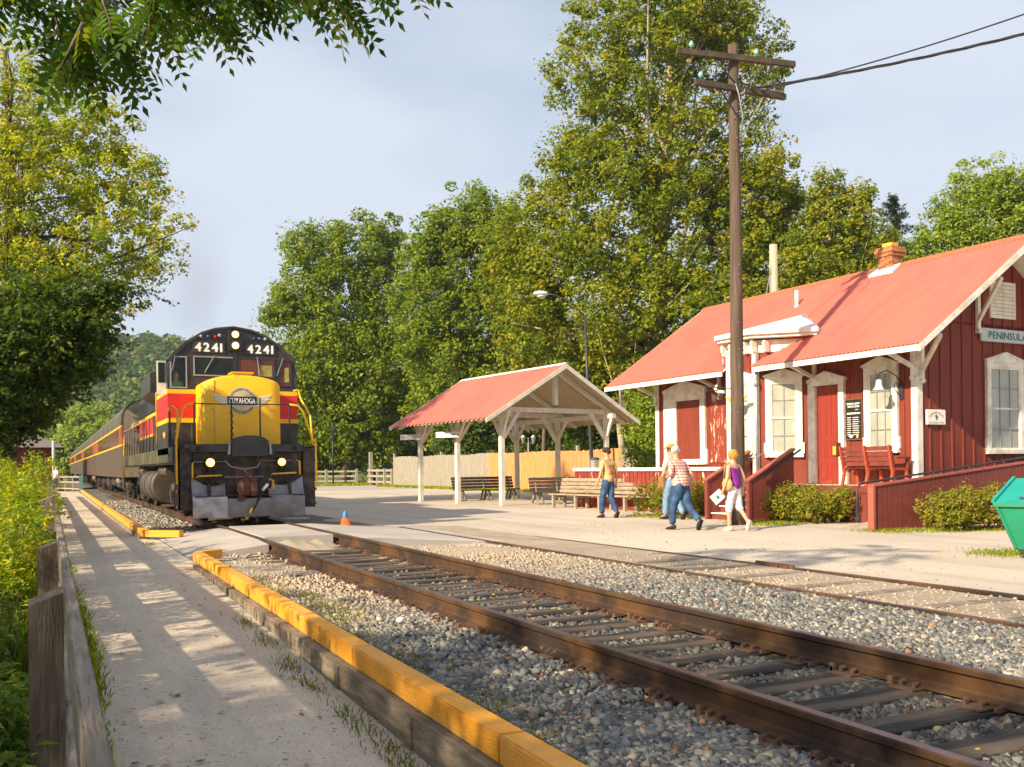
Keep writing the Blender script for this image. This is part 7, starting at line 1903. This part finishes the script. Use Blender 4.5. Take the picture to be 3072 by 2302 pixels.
def bank(R, n):
    x = -0.17 - R.uniform(0, 1, n) ** 1.3 * 3.6; y = 7.0 + R.uniform(0, 1, n) ** 1.4 * 42
    return np.stack([x, y, np.array([-0.06 - 0.75 * min(1, -q / 3.5) for q in x])], 1)
blades('bank_grass', 'tall green grass and weeds on the bank left of the fence', 11000, bank, 0.45, 0.004, 'grass', 3, 0.5)
mb = MB(); R = random.Random(12)
for i in range(26):
    x = -0.3 - R.random() * 0.5; y = R.uniform(3.6, 7.5); z = R.uniform(0.0, 0.45)
    mb.tube([(x, y, -0.3), (x + .02, y, z)], 0.004, 4, 1)
    for j in range(9): a = R.uniform(0, 2 * PI); r = R.uniform(0, 0.03); mb.ell((x + r * math.cos(a), y + r * math.sin(a), z + R.uniform(-0.004, .006)), (0.007, 0.007, 0.004), 5, 0)
tag(mb.build('wild_flowers', [mat('flower_white', (0.6, 0.58, 0.35), 0.8), bpy.data.materials['weed_stem']]), 'small pale wild flowers among the weeds by the near post', 'flowers', kind='stuff')
# weeds along both sides of the curb and the fence
def tufts(cent, spread, zf):
    def f(R, n):
        c = np.array(cent); i = R.choice(len(c), n); p = c[i] + R.normal(size=(n, 2)) * np.array(spread)
        return np.stack([p[:, 0], p[:, 1], np.array([zf(a, b) for a, b in p])], 1)
    return f
blades('curb_weeds', 'small green weeds growing along the ballast side of the near curb', 1500, tufts([(2.25, 5.2), (2.3, 6.4), (2.25, 7.5), (2.35, 8.5), (2.4, 9.4), (2.5, 10.3), (2.3, 10.9), (2.6, 9.0), (2.3, 12.0), (2.2, 4.4)], (0.10, 0.30), lambda a, b: 0.015), 0.05, 0.004, 'shrub', 6, 0.9)
blades('curb_weeds', 'weeds sprouting at the foot of the grey ledge beside the path', 1100, tufts([(1.64, 4.6), (1.64, 5.1), (1.66, 5.7), (1.63, 6.6), (1.62, 7.3), (1.66, 8.3), (1.68, 9.3), (1.66, 4.1), (1.7, 19.3), (1.66, 22)], (0.05, 0.20), lambda a, b: pathz(b)), 0.045, 0.003, 'shrub', 7, 0.9)
blades('path_edge_grass', 'grass growing along the left edge of the path below the fence', 3000, tufts([(0.19, 3.2), (0.22, 4.2), (0.2, 5.6), (0.24, 7.2), (0.26, 8.4), (0.25, 9.4), (0.24, 10.6), (0.2, 12), (0.2, 15)], (0.045, 0.45), lambda a, b: pathz(b)), 0.07, 0.005, 'golden', 8, 0.9)
blades('plaza_grass', 'thin grass at the foot of the shrubs and red walls', 6000, tufts([W(15.9, 17.2)[:2], W(15.7, 16.3)[:2], W(16.9, 17)[:2], W(16.0, 13.2)[:2], W(17, 12.8)[:2], W(18, 12.4)[:2], W(15.9, 19.9)[:2], W(15.6, 21)[:2], (13.0, 9.6)], (0.35, 0.3), lambda a, b: 0.0), 0.06, 0.006, 'golden', 9, 0.9)
blades('verge_grass', 'strip of yellow green grass in front of the board fence', 14000, lambda R, n: np.stack([R.uniform(0, 1, n) * 14 + 17, 74 + R.uniform(0, 1, n) * 8, np.zeros(n)], 1), 0.18, 0.03, 'golden', 10, 0.5)
blades('verge_grass', 'yellow green grass along the foot of the board fence', 9000, lambda R, n: (lambda u: np.stack([23.2 + 1.5 * u - R.uniform(0.1, 1.3, n), 68.6 - 34 * u, np.zeros(n)], 1))(R.uniform(0, 1, n)), 0.16, 0.03, 'golden', 13, 0.5)

# ------------------------------------------------------------------ hills and the far wood
def hz(x, y):
    d = math.hypot(x, y); a = math.degrees(math.atan2(x, y))
    # ridge height by bearing
    h = 47 + 6 * math.sin(a * 0.11) + 3 * math.sin(a * 0.31 + 1)
    if a < -1: h -= min(22, (-1 - a) * 1.6)
    return -1 + h * (ramp01(d, 210, 420)) ** 1.3
V = []; F = []; NA, ND = 50, 10
for j in range(ND + 1):
    d = 200 + 260 * j / ND
    for i in range(NA + 1):
        a = math.radians(-60 + 150 * i / NA); x = d * math.sin(a); y = d * math.cos(a); V.append((x, y, hz(x, y)))
for j in range(ND):
    for i in range(NA): F.append((j * (NA + 1) + i, (j + 1) * (NA + 1) + i, (j + 1) * (NA + 1) + i + 1, j * (NA + 1) + i + 1))
mb = MB(); mb.add(V, F, 0, True); o = mb.build('hills', G_GRASS); tag(o, kind='structure')
R = np.random.default_rng(77); n = 5000; bl = []
aa = np.radians(R.uniform(-30, 32, n)); dd = 215 + 225 * R.uniform(0, 1, n) ** 0.9
CC = np.stack([dd * np.sin(aa), dd * np.cos(aa)], 1); zz = np.array([hz(a, b) for a, b in CC])
per = 40; rr_ = R.uniform(2.6, 5.0, n)
d2 = R.normal(size=(n, per, 3)); d2 /= np.linalg.norm(d2, axis=2)[:, :, None]; d2[:, :, 2] = np.abs(d2[:, :, 2]) * 1.2 - 0.25
C = np.concatenate([CC, zz[:, None] + 4.0], 1)[:, None, :] + d2 * (rr_[:, None, None]) * R.uniform(0.8, 1.05, (n, per, 1))
Nn = d2 + R.normal(size=d2.shape) * 0.35; Nn /= np.linalg.norm(Nn, axis=2)[:, :, None]
C = C.reshape(-1, 3); Nn = Nn.reshape(-1, 3)
V = leaf_quads(C, Nn, R.uniform(0.6, 1.3, len(C)), 0.8, R)
P = np.array([(0.07, 0.13, 0.02), (0.05, 0.10, 0.018), (0.10, 0.16, 0.025), (0.14, 0.17, 0.02)]); c = P[R.choice(4, n)].repeat(per, 0) * R.uniform(0.75, 1.25, (len(C), 1))
o = np_mesh('hillside_wood', V, np.arange(len(V)).reshape(-1, 4), LEAFD, None, np.repeat(c, 4, 0)); tag(o, 'wooded hillside beyond the train, fading blue green', 'woodland', kind='stuff')
for (u, v, r, dp, lab, s) in ((200, 930, 4.2, 150, 'light green rounded tree above the coaches, nearer the train', 51), (130, 925, 4.4, 160, 'light green tree above the roof of the red building', 52), (235, 950, 2.8, 140, 'small light green tree just over the coach roofs', 53), (90, 930, 4.0, 150, 'light green tree behind the grey hipped roof', 54), (165, 965, 3.0, 135, 'low light green tree beyond the end of the train', 55)):
    tree('pale_tree', lab, [(u, v, r, 0), (u - 20, v + 15, r * .7, 0), (u + 22, v + 18, r * .7, 0), (u, v + 30, r * .8, 0)], dp, (u, 1020), 330, 24, 1.0, 0.34, 'pale', s, r0=0.3, nl=6, group='light green trees beyond the train')

# thin exhaust smoke over the locomotive
sm = bpy.data.materials.new('smoke'); sm.use_nodes = True; t_ = sm.node_tree
for n in list(t_.nodes): t_.nodes.remove(n)
o_ = t_.nodes.new('ShaderNodeOutputMaterial'); v_ = t_.nodes.new('ShaderNodeVolumePrincipled'); v_.inputs['Color'].default_value = (0.25, 0.22, 0.22, 1)
tc_ = t_.nodes.new('ShaderNodeTexCoord'); mp_n = t_.nodes.new('ShaderNodeMapping'); mp_n.inputs['Scale'].default_value = (0.8, 0.5, 0.4)
gr_ = t_.nodes.new('ShaderNodeTexGradient'); gr_.gradient_type = 'SPHERICAL'; t_.links.new(tc_.outputs['Object'], mp_n.inputs[0]); t_.links.new(mp_n.outputs[0], gr_.inputs[0])
t_.links.new(maprange(t_, gr_.outputs[1], 0.0, 1.0, 0.0, 0.10), v_.inputs['Density'])
t_.links.new(v_.outputs[0], o_.inputs['Volume'])
mb = MB(); mb.ell((0, 0, 0), (1.1, 1.9, 2.4), 20); mb.v = [(p[0] * (1 + 0.2 * math.sin(p[2] * 2.1)) + 0.35 * math.sin(p[2] * 1.1), p[1], p[2]) for p in mb.v]
o = mb.build('exhaust_smoke', sm); o.location = (4.6, 33.5, 7.6); tag(o, 'faint dark exhaust smoke drifting above the locomotive', 'smoke', kind='stuff')
# ------------------------------------------------------------------ people
def skin_obj(name, nodes, edges, m, parent, root=0, sub=2):
    """nodes: list of (x,y,z,rx[,ry])"""
    me = bpy.data.meshes.new(name); me.from_pydata([n[:3] for n in nodes], edges, [])
    o = bpy.data.objects.new(name, me); COL.objects.link(o)
    o.modifiers.new('s', 'SKIN')
    for i, n in enumerate(nodes):
        sv = me.skin_vertices[0].data[i]; sv.radius = (n[3], n[4] if len(n) > 4 else n[3]); sv.use_root = (i == root)
    o.modifiers['s'].use_smooth_shade = True
    b = o.modifiers.new('u', 'SUBSURF'); b.levels = sub; b.render_levels = sub
    dg = bpy.context.evaluated_depsgraph_get(); dg.update()
    m2 = bpy.data.meshes.new_from_object(o.evaluated_get(dg)); m2.name = name
    COL.objects.unlink(o); bpy.data.objects.remove(o)
    m2.materials.clear(); m2.materials.append(m)
    for p in m2.polygons: p.use_smooth = True
    if name in ('shirt', 'trousers'):
        m2.update(); sd_ = sum(ord(c) for c in m.name)
        for v in m2.vertices:
            c = v.co; f = math.sin(c.z * 38 + c.x * 22 + sd_) * math.sin(c.x * 31 - c.y * 27 + c.z * 9) + 0.6 * math.sin(c.z * 71 + c.y * 40 + sd_)
            v.co = c + v.normal * (0.0055 * f)
    o = bpy.data.objects.new(name, m2); COL.objects.link(o); o.parent = parent
    return o
def person(label, loc, yaw, h, legs, arms, shirt, pants, bulk=1.0, sleeve=0.55, pant_len=1.0, lean=0.03, headturn=0.0, hair=None, hat=None, shoes='rubber', skirtless=True, z0=0.0, group=None, face=True):
    """faces +Y before yaw. legs: {-1:(hipfwd, kneebend), 1:..} as foot y offset and foot lift; arms: elbow / hand positions"""
    t = thing('person', label, 'person', (loc[0], loc[1], loc[2] if len(loc) > 2 else 0), yaw, group)
    k = h / 1.67
    N = []; E = []
    def nd(x, y, z, r, r2=None, par=None):
        N.append((x * k, y * k, z * k, r * k, (r2 or r) * k)); i = len(N) - 1
        if par is not None: E.append((par, i))
        return i
    bk = bulk; L0 = lean
    pel = nd(0, 0, 0.95, 0.10 * bk, 0.08 * bk); sp = nd(0, L0 * .4, 1.12, 0.095 * bk, 0.08 * bk, pel); chs = nd(0, L0 * .9, 1.32, 0.12 * bk, 0.085 * bk, sp)
    nk = nd(0, L0 * 1.2, 1.47, 0.058, 0.058, chs); hd0 = nd(0, L0 * 1.3 + 0.01, 1.56, 0.062, 0.07, nk)
    hx, hy = math.sin(headturn), math.cos(headturn)
    hd = nd(hx * .015, L0 * 1.4 + hy * .02, 1.64, 0.080, 0.095, hd0); tp = nd(0, L0 * 1.4 + 0.0, 1.715, 0.055, 0.065, hd)
    ns = nd(hx * .105, L0 * 1.4 + hy * .105, 1.625, 0.014, 0.012, hd)
    legpts = {}
    for s in (-1, 1):
        fy, lift, toe = legs[s]
        hip = nd(s * 0.085, 0.0, 0.90, 0.088 * bk, 0.088 * bk, pel)
        kx = s * 0.095; ky = fy * 0.5 + (0.05 if lift == 0 else 0.11); kz = 0.49 + lift * 0.3
        kn = nd(kx, ky, kz, 0.056, 0.056, hip); an = nd(s * 0.09, fy, 0.09 + lift, 0.038, 0.038, kn)
        ft = nd(s * 0.10, fy + 0.12 * math.cos(toe), 0.045 + lift * 0.9 - 0.12 * math.sin(toe), 0.035, 0.03, an)
        legpts[s] = (N[hip][:3], N[kn][:3], N[an][:3], N[ft][:3])
    armpts = {}
    for s in (-1, 1):
        (ex, ey, ez), (wx, wy, wz) = arms[s]
        sh_ = nd(s * 0.175 * (0.9 + 0.1 * bk), L0, 1.405, 0.056, 0.056, chs); el = nd(s * ex, ey, ez, 0.042, 0.042, sh_); wr = nd(s * wx, wy, wz, 0.027, 0.027, el)
        dv = Vector((s * wx - s * ex, wy - ey, wz - ez)).normalized()
        pm = nd(s * wx + dv.x * .05, wy + dv.y * .05, wz + dv.z * .05, 0.030, 0.018, wr)
        pp = nd(s * wx + dv.x * .09, wy + dv.y * .09, wz + dv.z * .09, 0.032, 0.016, pm)
        for q, (oy, ln) in enumerate(((-0.028, .062), (-0.010, .075), (0.010, .07), (0.028, .055))):
            a = nd(s * wx + dv.x * .12, wy + dv.y * .12 + oy, wz + dv.z * .12, 0.0085, None, pp)
            nd(s * wx + dv.x * (.12 + ln * .6) - s * .015, wy + dv.y * (.12 + ln * .6) + oy * 1.1, wz + dv.z * (.12 + ln * .6), 0.0075, None, a)
        a = nd(s * wx + dv.x * .06, wy + dv.y * .06 + .035, wz + dv.z * .06, 0.010, None, pm); nd(s * wx + dv.x * .1, wy + dv.y * .1 + .05, wz + dv.z * .1, 0.008, None, a)
        armpts[s] = (N[sh_][:3], N[el][:3], N[wr][:3])
    body = skin_obj('body', N, E, M['skin'], t)
    def V_(p, q, f): return tuple(p[i] + (q[i] - p[i]) * f for i in range(3))
    # trousers
    n2 = [(0, 0, 1.05 * k, .140 * bk * k, .120 * bk * k), (0, 0, .93 * k, .146 * bk * k, .126 * bk * k)]; e2 = [(0, 1)]
    for s in (-1, 1):
        hp, kn, an, ft = legpts[s]; i = len(n2)
        n2 += [(hp[0], hp[1], hp[2] - .03 * k, .100 * bk * k, .105 * bk * k), (*V_(hp, kn, .55), .098 * bk * k), (*kn, .084 * k), (*V_(kn, an, .5 * pant_len), .078 * k)]; e2 += [(1, i), (i, i + 1), (i + 1, i + 2), (i + 2, i + 3)]
        if pant_len >= 1: n2.append((*V_(kn, an, .98), .074 * k)); e2.append((i + 3, i + 4))
    skin_obj('trousers', n2, e2, pants, t, 1)
    # shirt
    n3 = [(0, 0.0, .86 * k, .160 * bk * k, .150 * bk * k), (0, 0.0, 1.02 * k, .168 * bk * k, .152 * bk * k), (0, L0 * .4 * k, 1.12 * k, .150 * bk * k, .130 * bk * k), (0, L0 * .9 * k, 1.31 * k, .162 * bk * k, .125 * bk * k), (0, L0 * 1.1 * k, 1.44 * k, .085 * k, .078 * k)]; e3 = [(0, 1), (1, 2), (2, 3), (3, 4)]
    for s in (-1, 1):
        a, b, c = armpts[s]; i = len(n3)
        if sleeve > 0:
            n3 += [(*a, .076 * k), (*V_(a, b, .5), .068 * k)]; e3 += [(3, i), (i, i + 1)]
            if sleeve > 0.5: n3.append((*V_(a, b, min(1, sleeve * 1.25)), .066 * k)); e3.append((i + 1, i + 2))
        else: n3.append((a[0] * .78, a[1], a[2] + 0.01, .050 * k)); e3.append((3, i))
    skin_obj('shirt', n3, e3, shirt, t, 3)
    # shoes
    for s in (-1, 1):
        an, ft = Vector(legpts[s][2]), Vector(legpts[s][3]); d = (ft - an); d.normalize()
        mb = MB(); c = an + Vector((0, 0, -0.03 * k))
        q = d.to_track_quat('Y', 'Z').to_matrix().to_4x4(); fl = Matrix.Translation(c) @ q
        mb.ell((0, 0.045 * k, -0.005), (0.050 * k, 0.145 * k, 0.048 * k), 14, 0, fl); mb.box(-0.045 * k, 0.045 * k, -0.085 * k, 0.17 * k, -0.058 * k, -0.035 * k, 0, fl, bev=0.012)
        mb.build('shoe', M[shoes] if isinstance(shoes, str) else shoes, t)
    hc = Vector((hx * .01, L0 * 1.4 + 0.012, 1.655)) * k
    T = Matrix.Translation(hc) @ Matrix.Rotation(-headturn, 4, 'Z')
    mb = MB()
    for s in (-1, 1): mb.ell((s * 0.083 * k, -0.005, -0.02 * k), (0.012 * k, 0.022 * k, 0.032 * k), 8, 0, T)
    loose_parts(mb, 'ear', M['skin'], t)
    mb = MB()
    for s in (-1, 1): mb.ell((s * 0.032 * k, 0.088 * k, 0.0), (0.012 * k, 0.008 * k, 0.007 * k), 8, 0, T)
    mb.box(-0.022 * k, 0.022 * k, 0.088 * k, 0.096 * k, -0.064 * k, -0.058 * k, 0, T)
    mb.build('eyes_and_mouth', M['interior'], t)
    if hair is not None:
        m_, sx, sy, sz, oy, oz = hair; mb = MB(); R = random.Random(4)
        mb.ell((0, oy * k, oz * k), (sx * k, sy * k, sz * k), 18, 0, T)
        for j in range(26):
            a = R.uniform(0, 2 * PI); b = R.uniform(-.5, 1.2); 
            if math.sin(a) > 0.5 and b < 0.5: continue
            mb.ell((sx * .86 * math.cos(a) * math.cos(b) * k, (oy + sy * .86 * math.sin(a) * math.cos(b)) * k, (oz + sz * .86 * math.sin(b)) * k), (0.03 * k,) * 3, 6, 0, T)
        mb.build('hair', m_, t)
    if hat is not None:
        kind, m_ = hat; mb = MB()
        if kind == 'cap':
            prof = [(0.098, 0.0), (0.102, 0.03), (0.095, 0.065), (0.065, 0.095), (0.02, 0.108), (0.004, 0.11)]
            mb.lathe([(a * k, b * k) for a, b in prof], (0, 0, 0.025 * k), 18, 0, T)
            mb.prism([(-0.07 * k, 0.06 * k), (0.07 * k, 0.06 * k), (0.055 * k, 0.165 * k), (0, 0.18 * k), (-0.055 * k, 0.165 * k)], 'z', 0.03 * k, 0.042 * k, 0, T)
        else:
            prof = [(0.10, 0.0), (0.102, 0.05), (0.088, 0.10), (0.05, 0.12), (0.004, 0.11)]
            mb.lathe([(a * k, b * k) for a, b in prof], (0, 0, 0.03 * k), 18, 0, T)
            vs = []; n = 24
            for r_ in (0.095, 0.175):
                for i in range(n): a = 2 * PI * i / n; vs.append((r_ * k * math.cos(a) * 0.92, r_ * 1.1 * k * math.sin(a), (0.035 + (0.045 * abs(math.cos(a)) ** 2 - 0.015 if r_ > .1 else 0)) * k))
            mb.add(vs, [(i, (i + 1) % n, n + (i + 1) % n, n + i) for i in range(n)], 0, True, T)
        mb.build('hat', m_, t)
    return t
denim = mat('denim', (0.022, 0.055, 0.135), 0.85, var=0.35, vs=7, col2=(0.05, 0.13, 0.27), s2=3.2, amt2=0.8, bump=0.3, bs=12)
denimL = mat('light_denim', (0.16, 0.28, 0.42), 0.85, var=0.2, vs=7, bump=0.3, bs=12)
tan_ = mat('tan_shirt', (0.52, 0.36, 0.16), 0.85, var=0.08, vs=6, bump=0.35, bs=9)
whiteS = mat('white_shirt', (0.60, 0.55, 0.46), 0.85, var=0.06, bump=0.35, bs=9)
purple = mat('purple_top', (0.20, 0.008, 0.22), 0.7, var=0.1, bump=0.35, bs=9)
whiteP = mat('white_trousers', (0.72, 0.66, 0.66), 0.8, var=0.05, bump=0.4, bs=9)
def plaid():
    m = bpy.data.materials.new('plaid_shirt'); m.use_nodes = True; t = m.node_tree; p = t.nodes['Principled BSDF']; p.inputs['Roughness'].default_value = 0.85
    co = t.nodes.new('ShaderNodeTexCoord'); s = t.nodes.new('ShaderNodeSeparateXYZ'); t.links.new(co.outputs['Object'], s.inputs[0])
    f = []
    for ax_, sc_ in ((0, 1), (2, 1)):
        v = math2(t, 'MULTIPLY', s.outputs[ax_], 2 * PI / 0.062); v = math2(t, 'SINE', v, 0); f.append(maprange(t, v, 0.0, 0.35, 0, 1))
    v = math2(t, 'MULTIPLY', s.outputs[1], 2 * PI / 0.062); v = math2(t, 'SINE', v, 0); fy = maprange(t, v, 0.0, 0.35, 0, 1)
    fx = math2(t, 'MAXIMUM', math2(t, 'MULTIPLY', f[0], 1.0), math2(t, 'MULTIPLY', fy, 0.25))
    sm = math2(t, 'MULTIPLY', math2(t, 'ADD', fx, f[1]), 0.5)
    c = mixc(t, sm, (0.72, 0.62, 0.52), (0.50, 0.04, 0.03)); t.links.new(c, p.inputs['Base Color'])
    bumpn(t, p, noise(t, co.outputs['Object'], 9), 0.35, 0.02); return m
plaidS = plaid()
grey_hair = mat('grey_hair', (0.55, 0.45, 0.38), 0.8); blond = mat('blond_hair', (0.48, 0.24, 0.045), 0.75, var=0.3, vs=40); brownH = mat('dark_hair', (0.06, 0.035, 0.02), 0.8)
capD = mat('dark_cap', (0.03, 0.022, 0.02), 0.8); straw = mat('straw_hat', (0.50, 0.26, 0.07), 0.85, var=0.2, vs=40)
rel = {-1: ((0.30, -0.06, 1.14), (0.33, 0.04, 0.90)), 1: ((0.30, -0.05, 1.14), (0.31, 0.06, 0.90))}
# man in the tan shirt
p1 = person('man in tan shirt, dark cap and blue jeans walking alone past the pale bench', (13.45, 21.75), math.radians(12), 1.77,
            {-1: (0.16, 0.0, 0.0), 1: (-0.20, 0.05, 0.9)}, {-1: ((0.25, 0.0, 1.15), (0.27, 0.10, 0.91)), 1: ((0.25, -0.06, 1.15), (0.26, -0.02, 0.90))}, tan_, denim, 1.02, 0.62, headturn=-0.9, hair=(brownH, 0.09, 0.095, 0.085, -0.02, 0.02), hat=('cap', capD))
mb = MB(); mb.box(-0.10, 0.10, -0.142, -0.134, 1.36, 1.40, bev=0.003); mb.box(-0.075, -0.055, -0.142, -0.136, 1.20, 1.35); mb.box(-0.01, 0.01, -0.142, -0.136, 1.20, 1.35); mb.box(0.055, 0.075, -0.142, -0.136, 1.20, 1.35); mb.box(-0.09, 0.09, -0.143, -0.137, 1.17, 1.20)
mb.build('shirt_print', [mat('print_rust', (0.42, 0.12, 0.03), 0.8)], p1)
# man in white shirt and straw hat, mostly behind the plaid shirt
person('man in white shirt, straw hat and light jeans walking behind the plaid shirt', (14.35, 20.1), math.radians(10), 1.80,
       {-1: (0.16, 0.0, 0.0), 1: (-0.26, 0.05, 0.9)}, {-1: ((0.27, 0.0, 1.15), (0.31, 0.08, 0.91)), 1: ((0.29, -0.02, 1.16), (0.28, 0.15, 0.95))}, whiteS, denimL, 0.98, 0.55, headturn=-0.6, hair=(brownH, 0.088, 0.093, 0.08, -0.02, 0.0), hat=('brim', straw))
# man in the plaid shirt
p3 = person('heavy man in red and white checked shirt and blue jeans in mid stride', (12.25, 16.85), math.radians(16), 1.72,
            {-1: (0.17, 0.0, 0.0), 1: (-0.40, 0.10, 1.0)}, {-1: ((0.30, 0.03, 1.15), (0.20, 0.22, 1.10)), 1: ((0.29, -0.07, 1.15), (0.31, -0.02, 0.90))}, plaidS, denim, 1.34, 0.85, lean=0.10, headturn=-0.4, hair=(grey_hair, 0.087, 0.092, 0.088, -0.018, 0.012))
mb = MB(); mb.box(-0.055, 0.0, 0, 0.2, -0.12, 0.12, bev=0.01)
bg_ = tag(mb.build('shoulder_bag', mat('brown_bag', (0.24, 0.13, 0.05), 0.8)), 'small brown bag carried at the left side of the checked shirt', 'bag'); bg_.location = (11.92, 16.95, 1.04)
# woman
p4 = person('woman in purple sleeveless top and white cropped trousers with curly blond hair', (12.95, 15.92), math.radians(14), 1.63,
            {-1: (0.08, 0.0, 0.0), 1: (-0.28, 0.10, 1.1)}, {-1: ((0.26, -0.01, 1.15), (0.31, 0.05, 0.92)), 1: ((0.26, -0.05, 1.15), (0.29, -0.01, 0.90))}, purple, whiteP, 0.93, 0.0, pant_len=1.05 * 0.55, hair=(blond, 0.108, 0.112, 0.118, -0.02, -0.015), shoes=mat('sandal', (0.62, 0.5, 0.42), 0.7))
mb = MB(); mb.ell((0, 0, 0), (0.06, 0.13, 0.14), 16); mb.tube([(0, -0.08, 0.1), (0.05, -0.03, 0.42), (0.06, 0.02, 0.5), (0.03, 0.08, 0.4), (0, 0.09, 0.1)], 0.010, 5)
hb_ = tag(mb.build('handbag', mat('straw_bag', (0.46, 0.29, 0.10), 0.85, var=0.25, vs=50)), 'straw coloured shoulder bag hanging at the woman\'s left hip', 'bag'); hb_.location = (12.74, 15.90, 0.98); hb_.rotation_euler = (0, 0, math.radians(14))
mb = MB(); mb.box(-0.004, 0.004, -0.14, 0.14, -0.11, 0.11)
mp_ = tag(mb.build('folded_map', M['signwhite']), 'white folded leaflet held low in the woman\'s left hand', 'leaflet'); mp_.location = (12.58, 16.02, 0.72); mp_.rotation_euler = (math.radians(-38), math.radians(8), math.radians(75))
mb = MB(); mb.box(-0.0055, -0.0042, -0.03, 0.03, -0.05, 0.03); mb.build('picture', mat('leaflet_green', (0.03, 0.2, 0.08), 0.6), mp_)
# far man on the path
person('distant bald man in white shirt and grey shorts at the end of the path', (0.33, 66.0), math.radians(-60), 1.72,
       {-1: (0.05, 0, 0), 1: (-0.1, 0, 0)}, rel, whiteS, mat('grey_shorts', (0.10, 0.11, 0.12), 0.8), 1.1, 0.6, pant_len=0.5)
# engine driver at the far left cab window
dv = thing('person', 'engine driver in a pale green shirt at the far left cab window', 'person', (LX - 1.33, LY + CF + 0.27, LZ + 2.75))
nd_ = [(0, 0, 0.20, .14, .09), (0, 0, 0.48, .14, .09), (0, 0, 0.64, .05, .05), (0, -0.02, 0.78, .08, .09), (0, -0.02, 0.88, .06, .07), (-0.13, 0, 0.56, .05, .05), (-0.12, -0.10, 0.40, .04, .04), (0.02, -0.17, 0.46, .03, .03), (0.06, -0.18, 0.47, .035, .02), (0.13, 0, 0.56, .05, .05), (0.15, -0.05, 0.36, .04, .04), (0, -0.12, 0.76, .012, .012)]
skin_obj('body', nd_, [(0, 1), (1, 2), (2, 3), (3, 4), (1, 5), (5, 6), (6, 7), (7, 8), (1, 9), (9, 10), (3, 11)], M['skin'], dv)
skin_obj('shirt', [(0, 0, 0.16, .16, .11), (0, 0, 0.50, .16, .11), (0, 0, 0.60, .07, .07), (-0.13, 0, 0.57, .065, .065), (-0.125, -0.07, 0.44, .055, .055), (0.13, 0, 0.57, .065, .065), (0.15, -0.04, 0.42, .055, .055)], [(0, 1), (1, 2), (1, 3), (3, 4), (1, 5), (5, 6)], mat('green_shirt', (0.22, 0.42, 0.10), 0.8), dv, 1)
mb = MB(); mb.lathe([(0.095, 0.0), (0.10, 0.04), (0.08, 0.09), (0.004, 0.11)], (0, -0.01, 0.83), 14); mb.prism([(-0.06, -0.08), (0.06, -0.08), (0.045, -0.17), (-0.045, -0.17)], 'z', 0.84, 0.852); mb.build('cap', capD, dv)
# ------------------------------------------------------------------ air
hzm = bpy.data.materials.new('haze'); hzm.use_nodes = True
t_ = hzm.node_tree
for n in list(t_.nodes): t_.nodes.remove(n)
o_ = t_.nodes.new('ShaderNodeOutputMaterial'); v_ = t_.nodes.new('ShaderNodeVolumePrincipled')
v_.inputs['Color'].default_value = (0.80, 0.88, 1.0, 1); v_.inputs['Density'].default_value = 0.00025; v_.inputs['Anisotropy'].default_value = 0.2
t_.links.new(v_.outputs[0], o_.inputs['Volume'])
mb = MB(); mb.box(-950, 950, -310, 1510, -3, 130)
tag(mb.build('haze', hzm), 'thin blue haze over the valley', 'haze', kind='stuff')
bpy.context.view_layer.update()
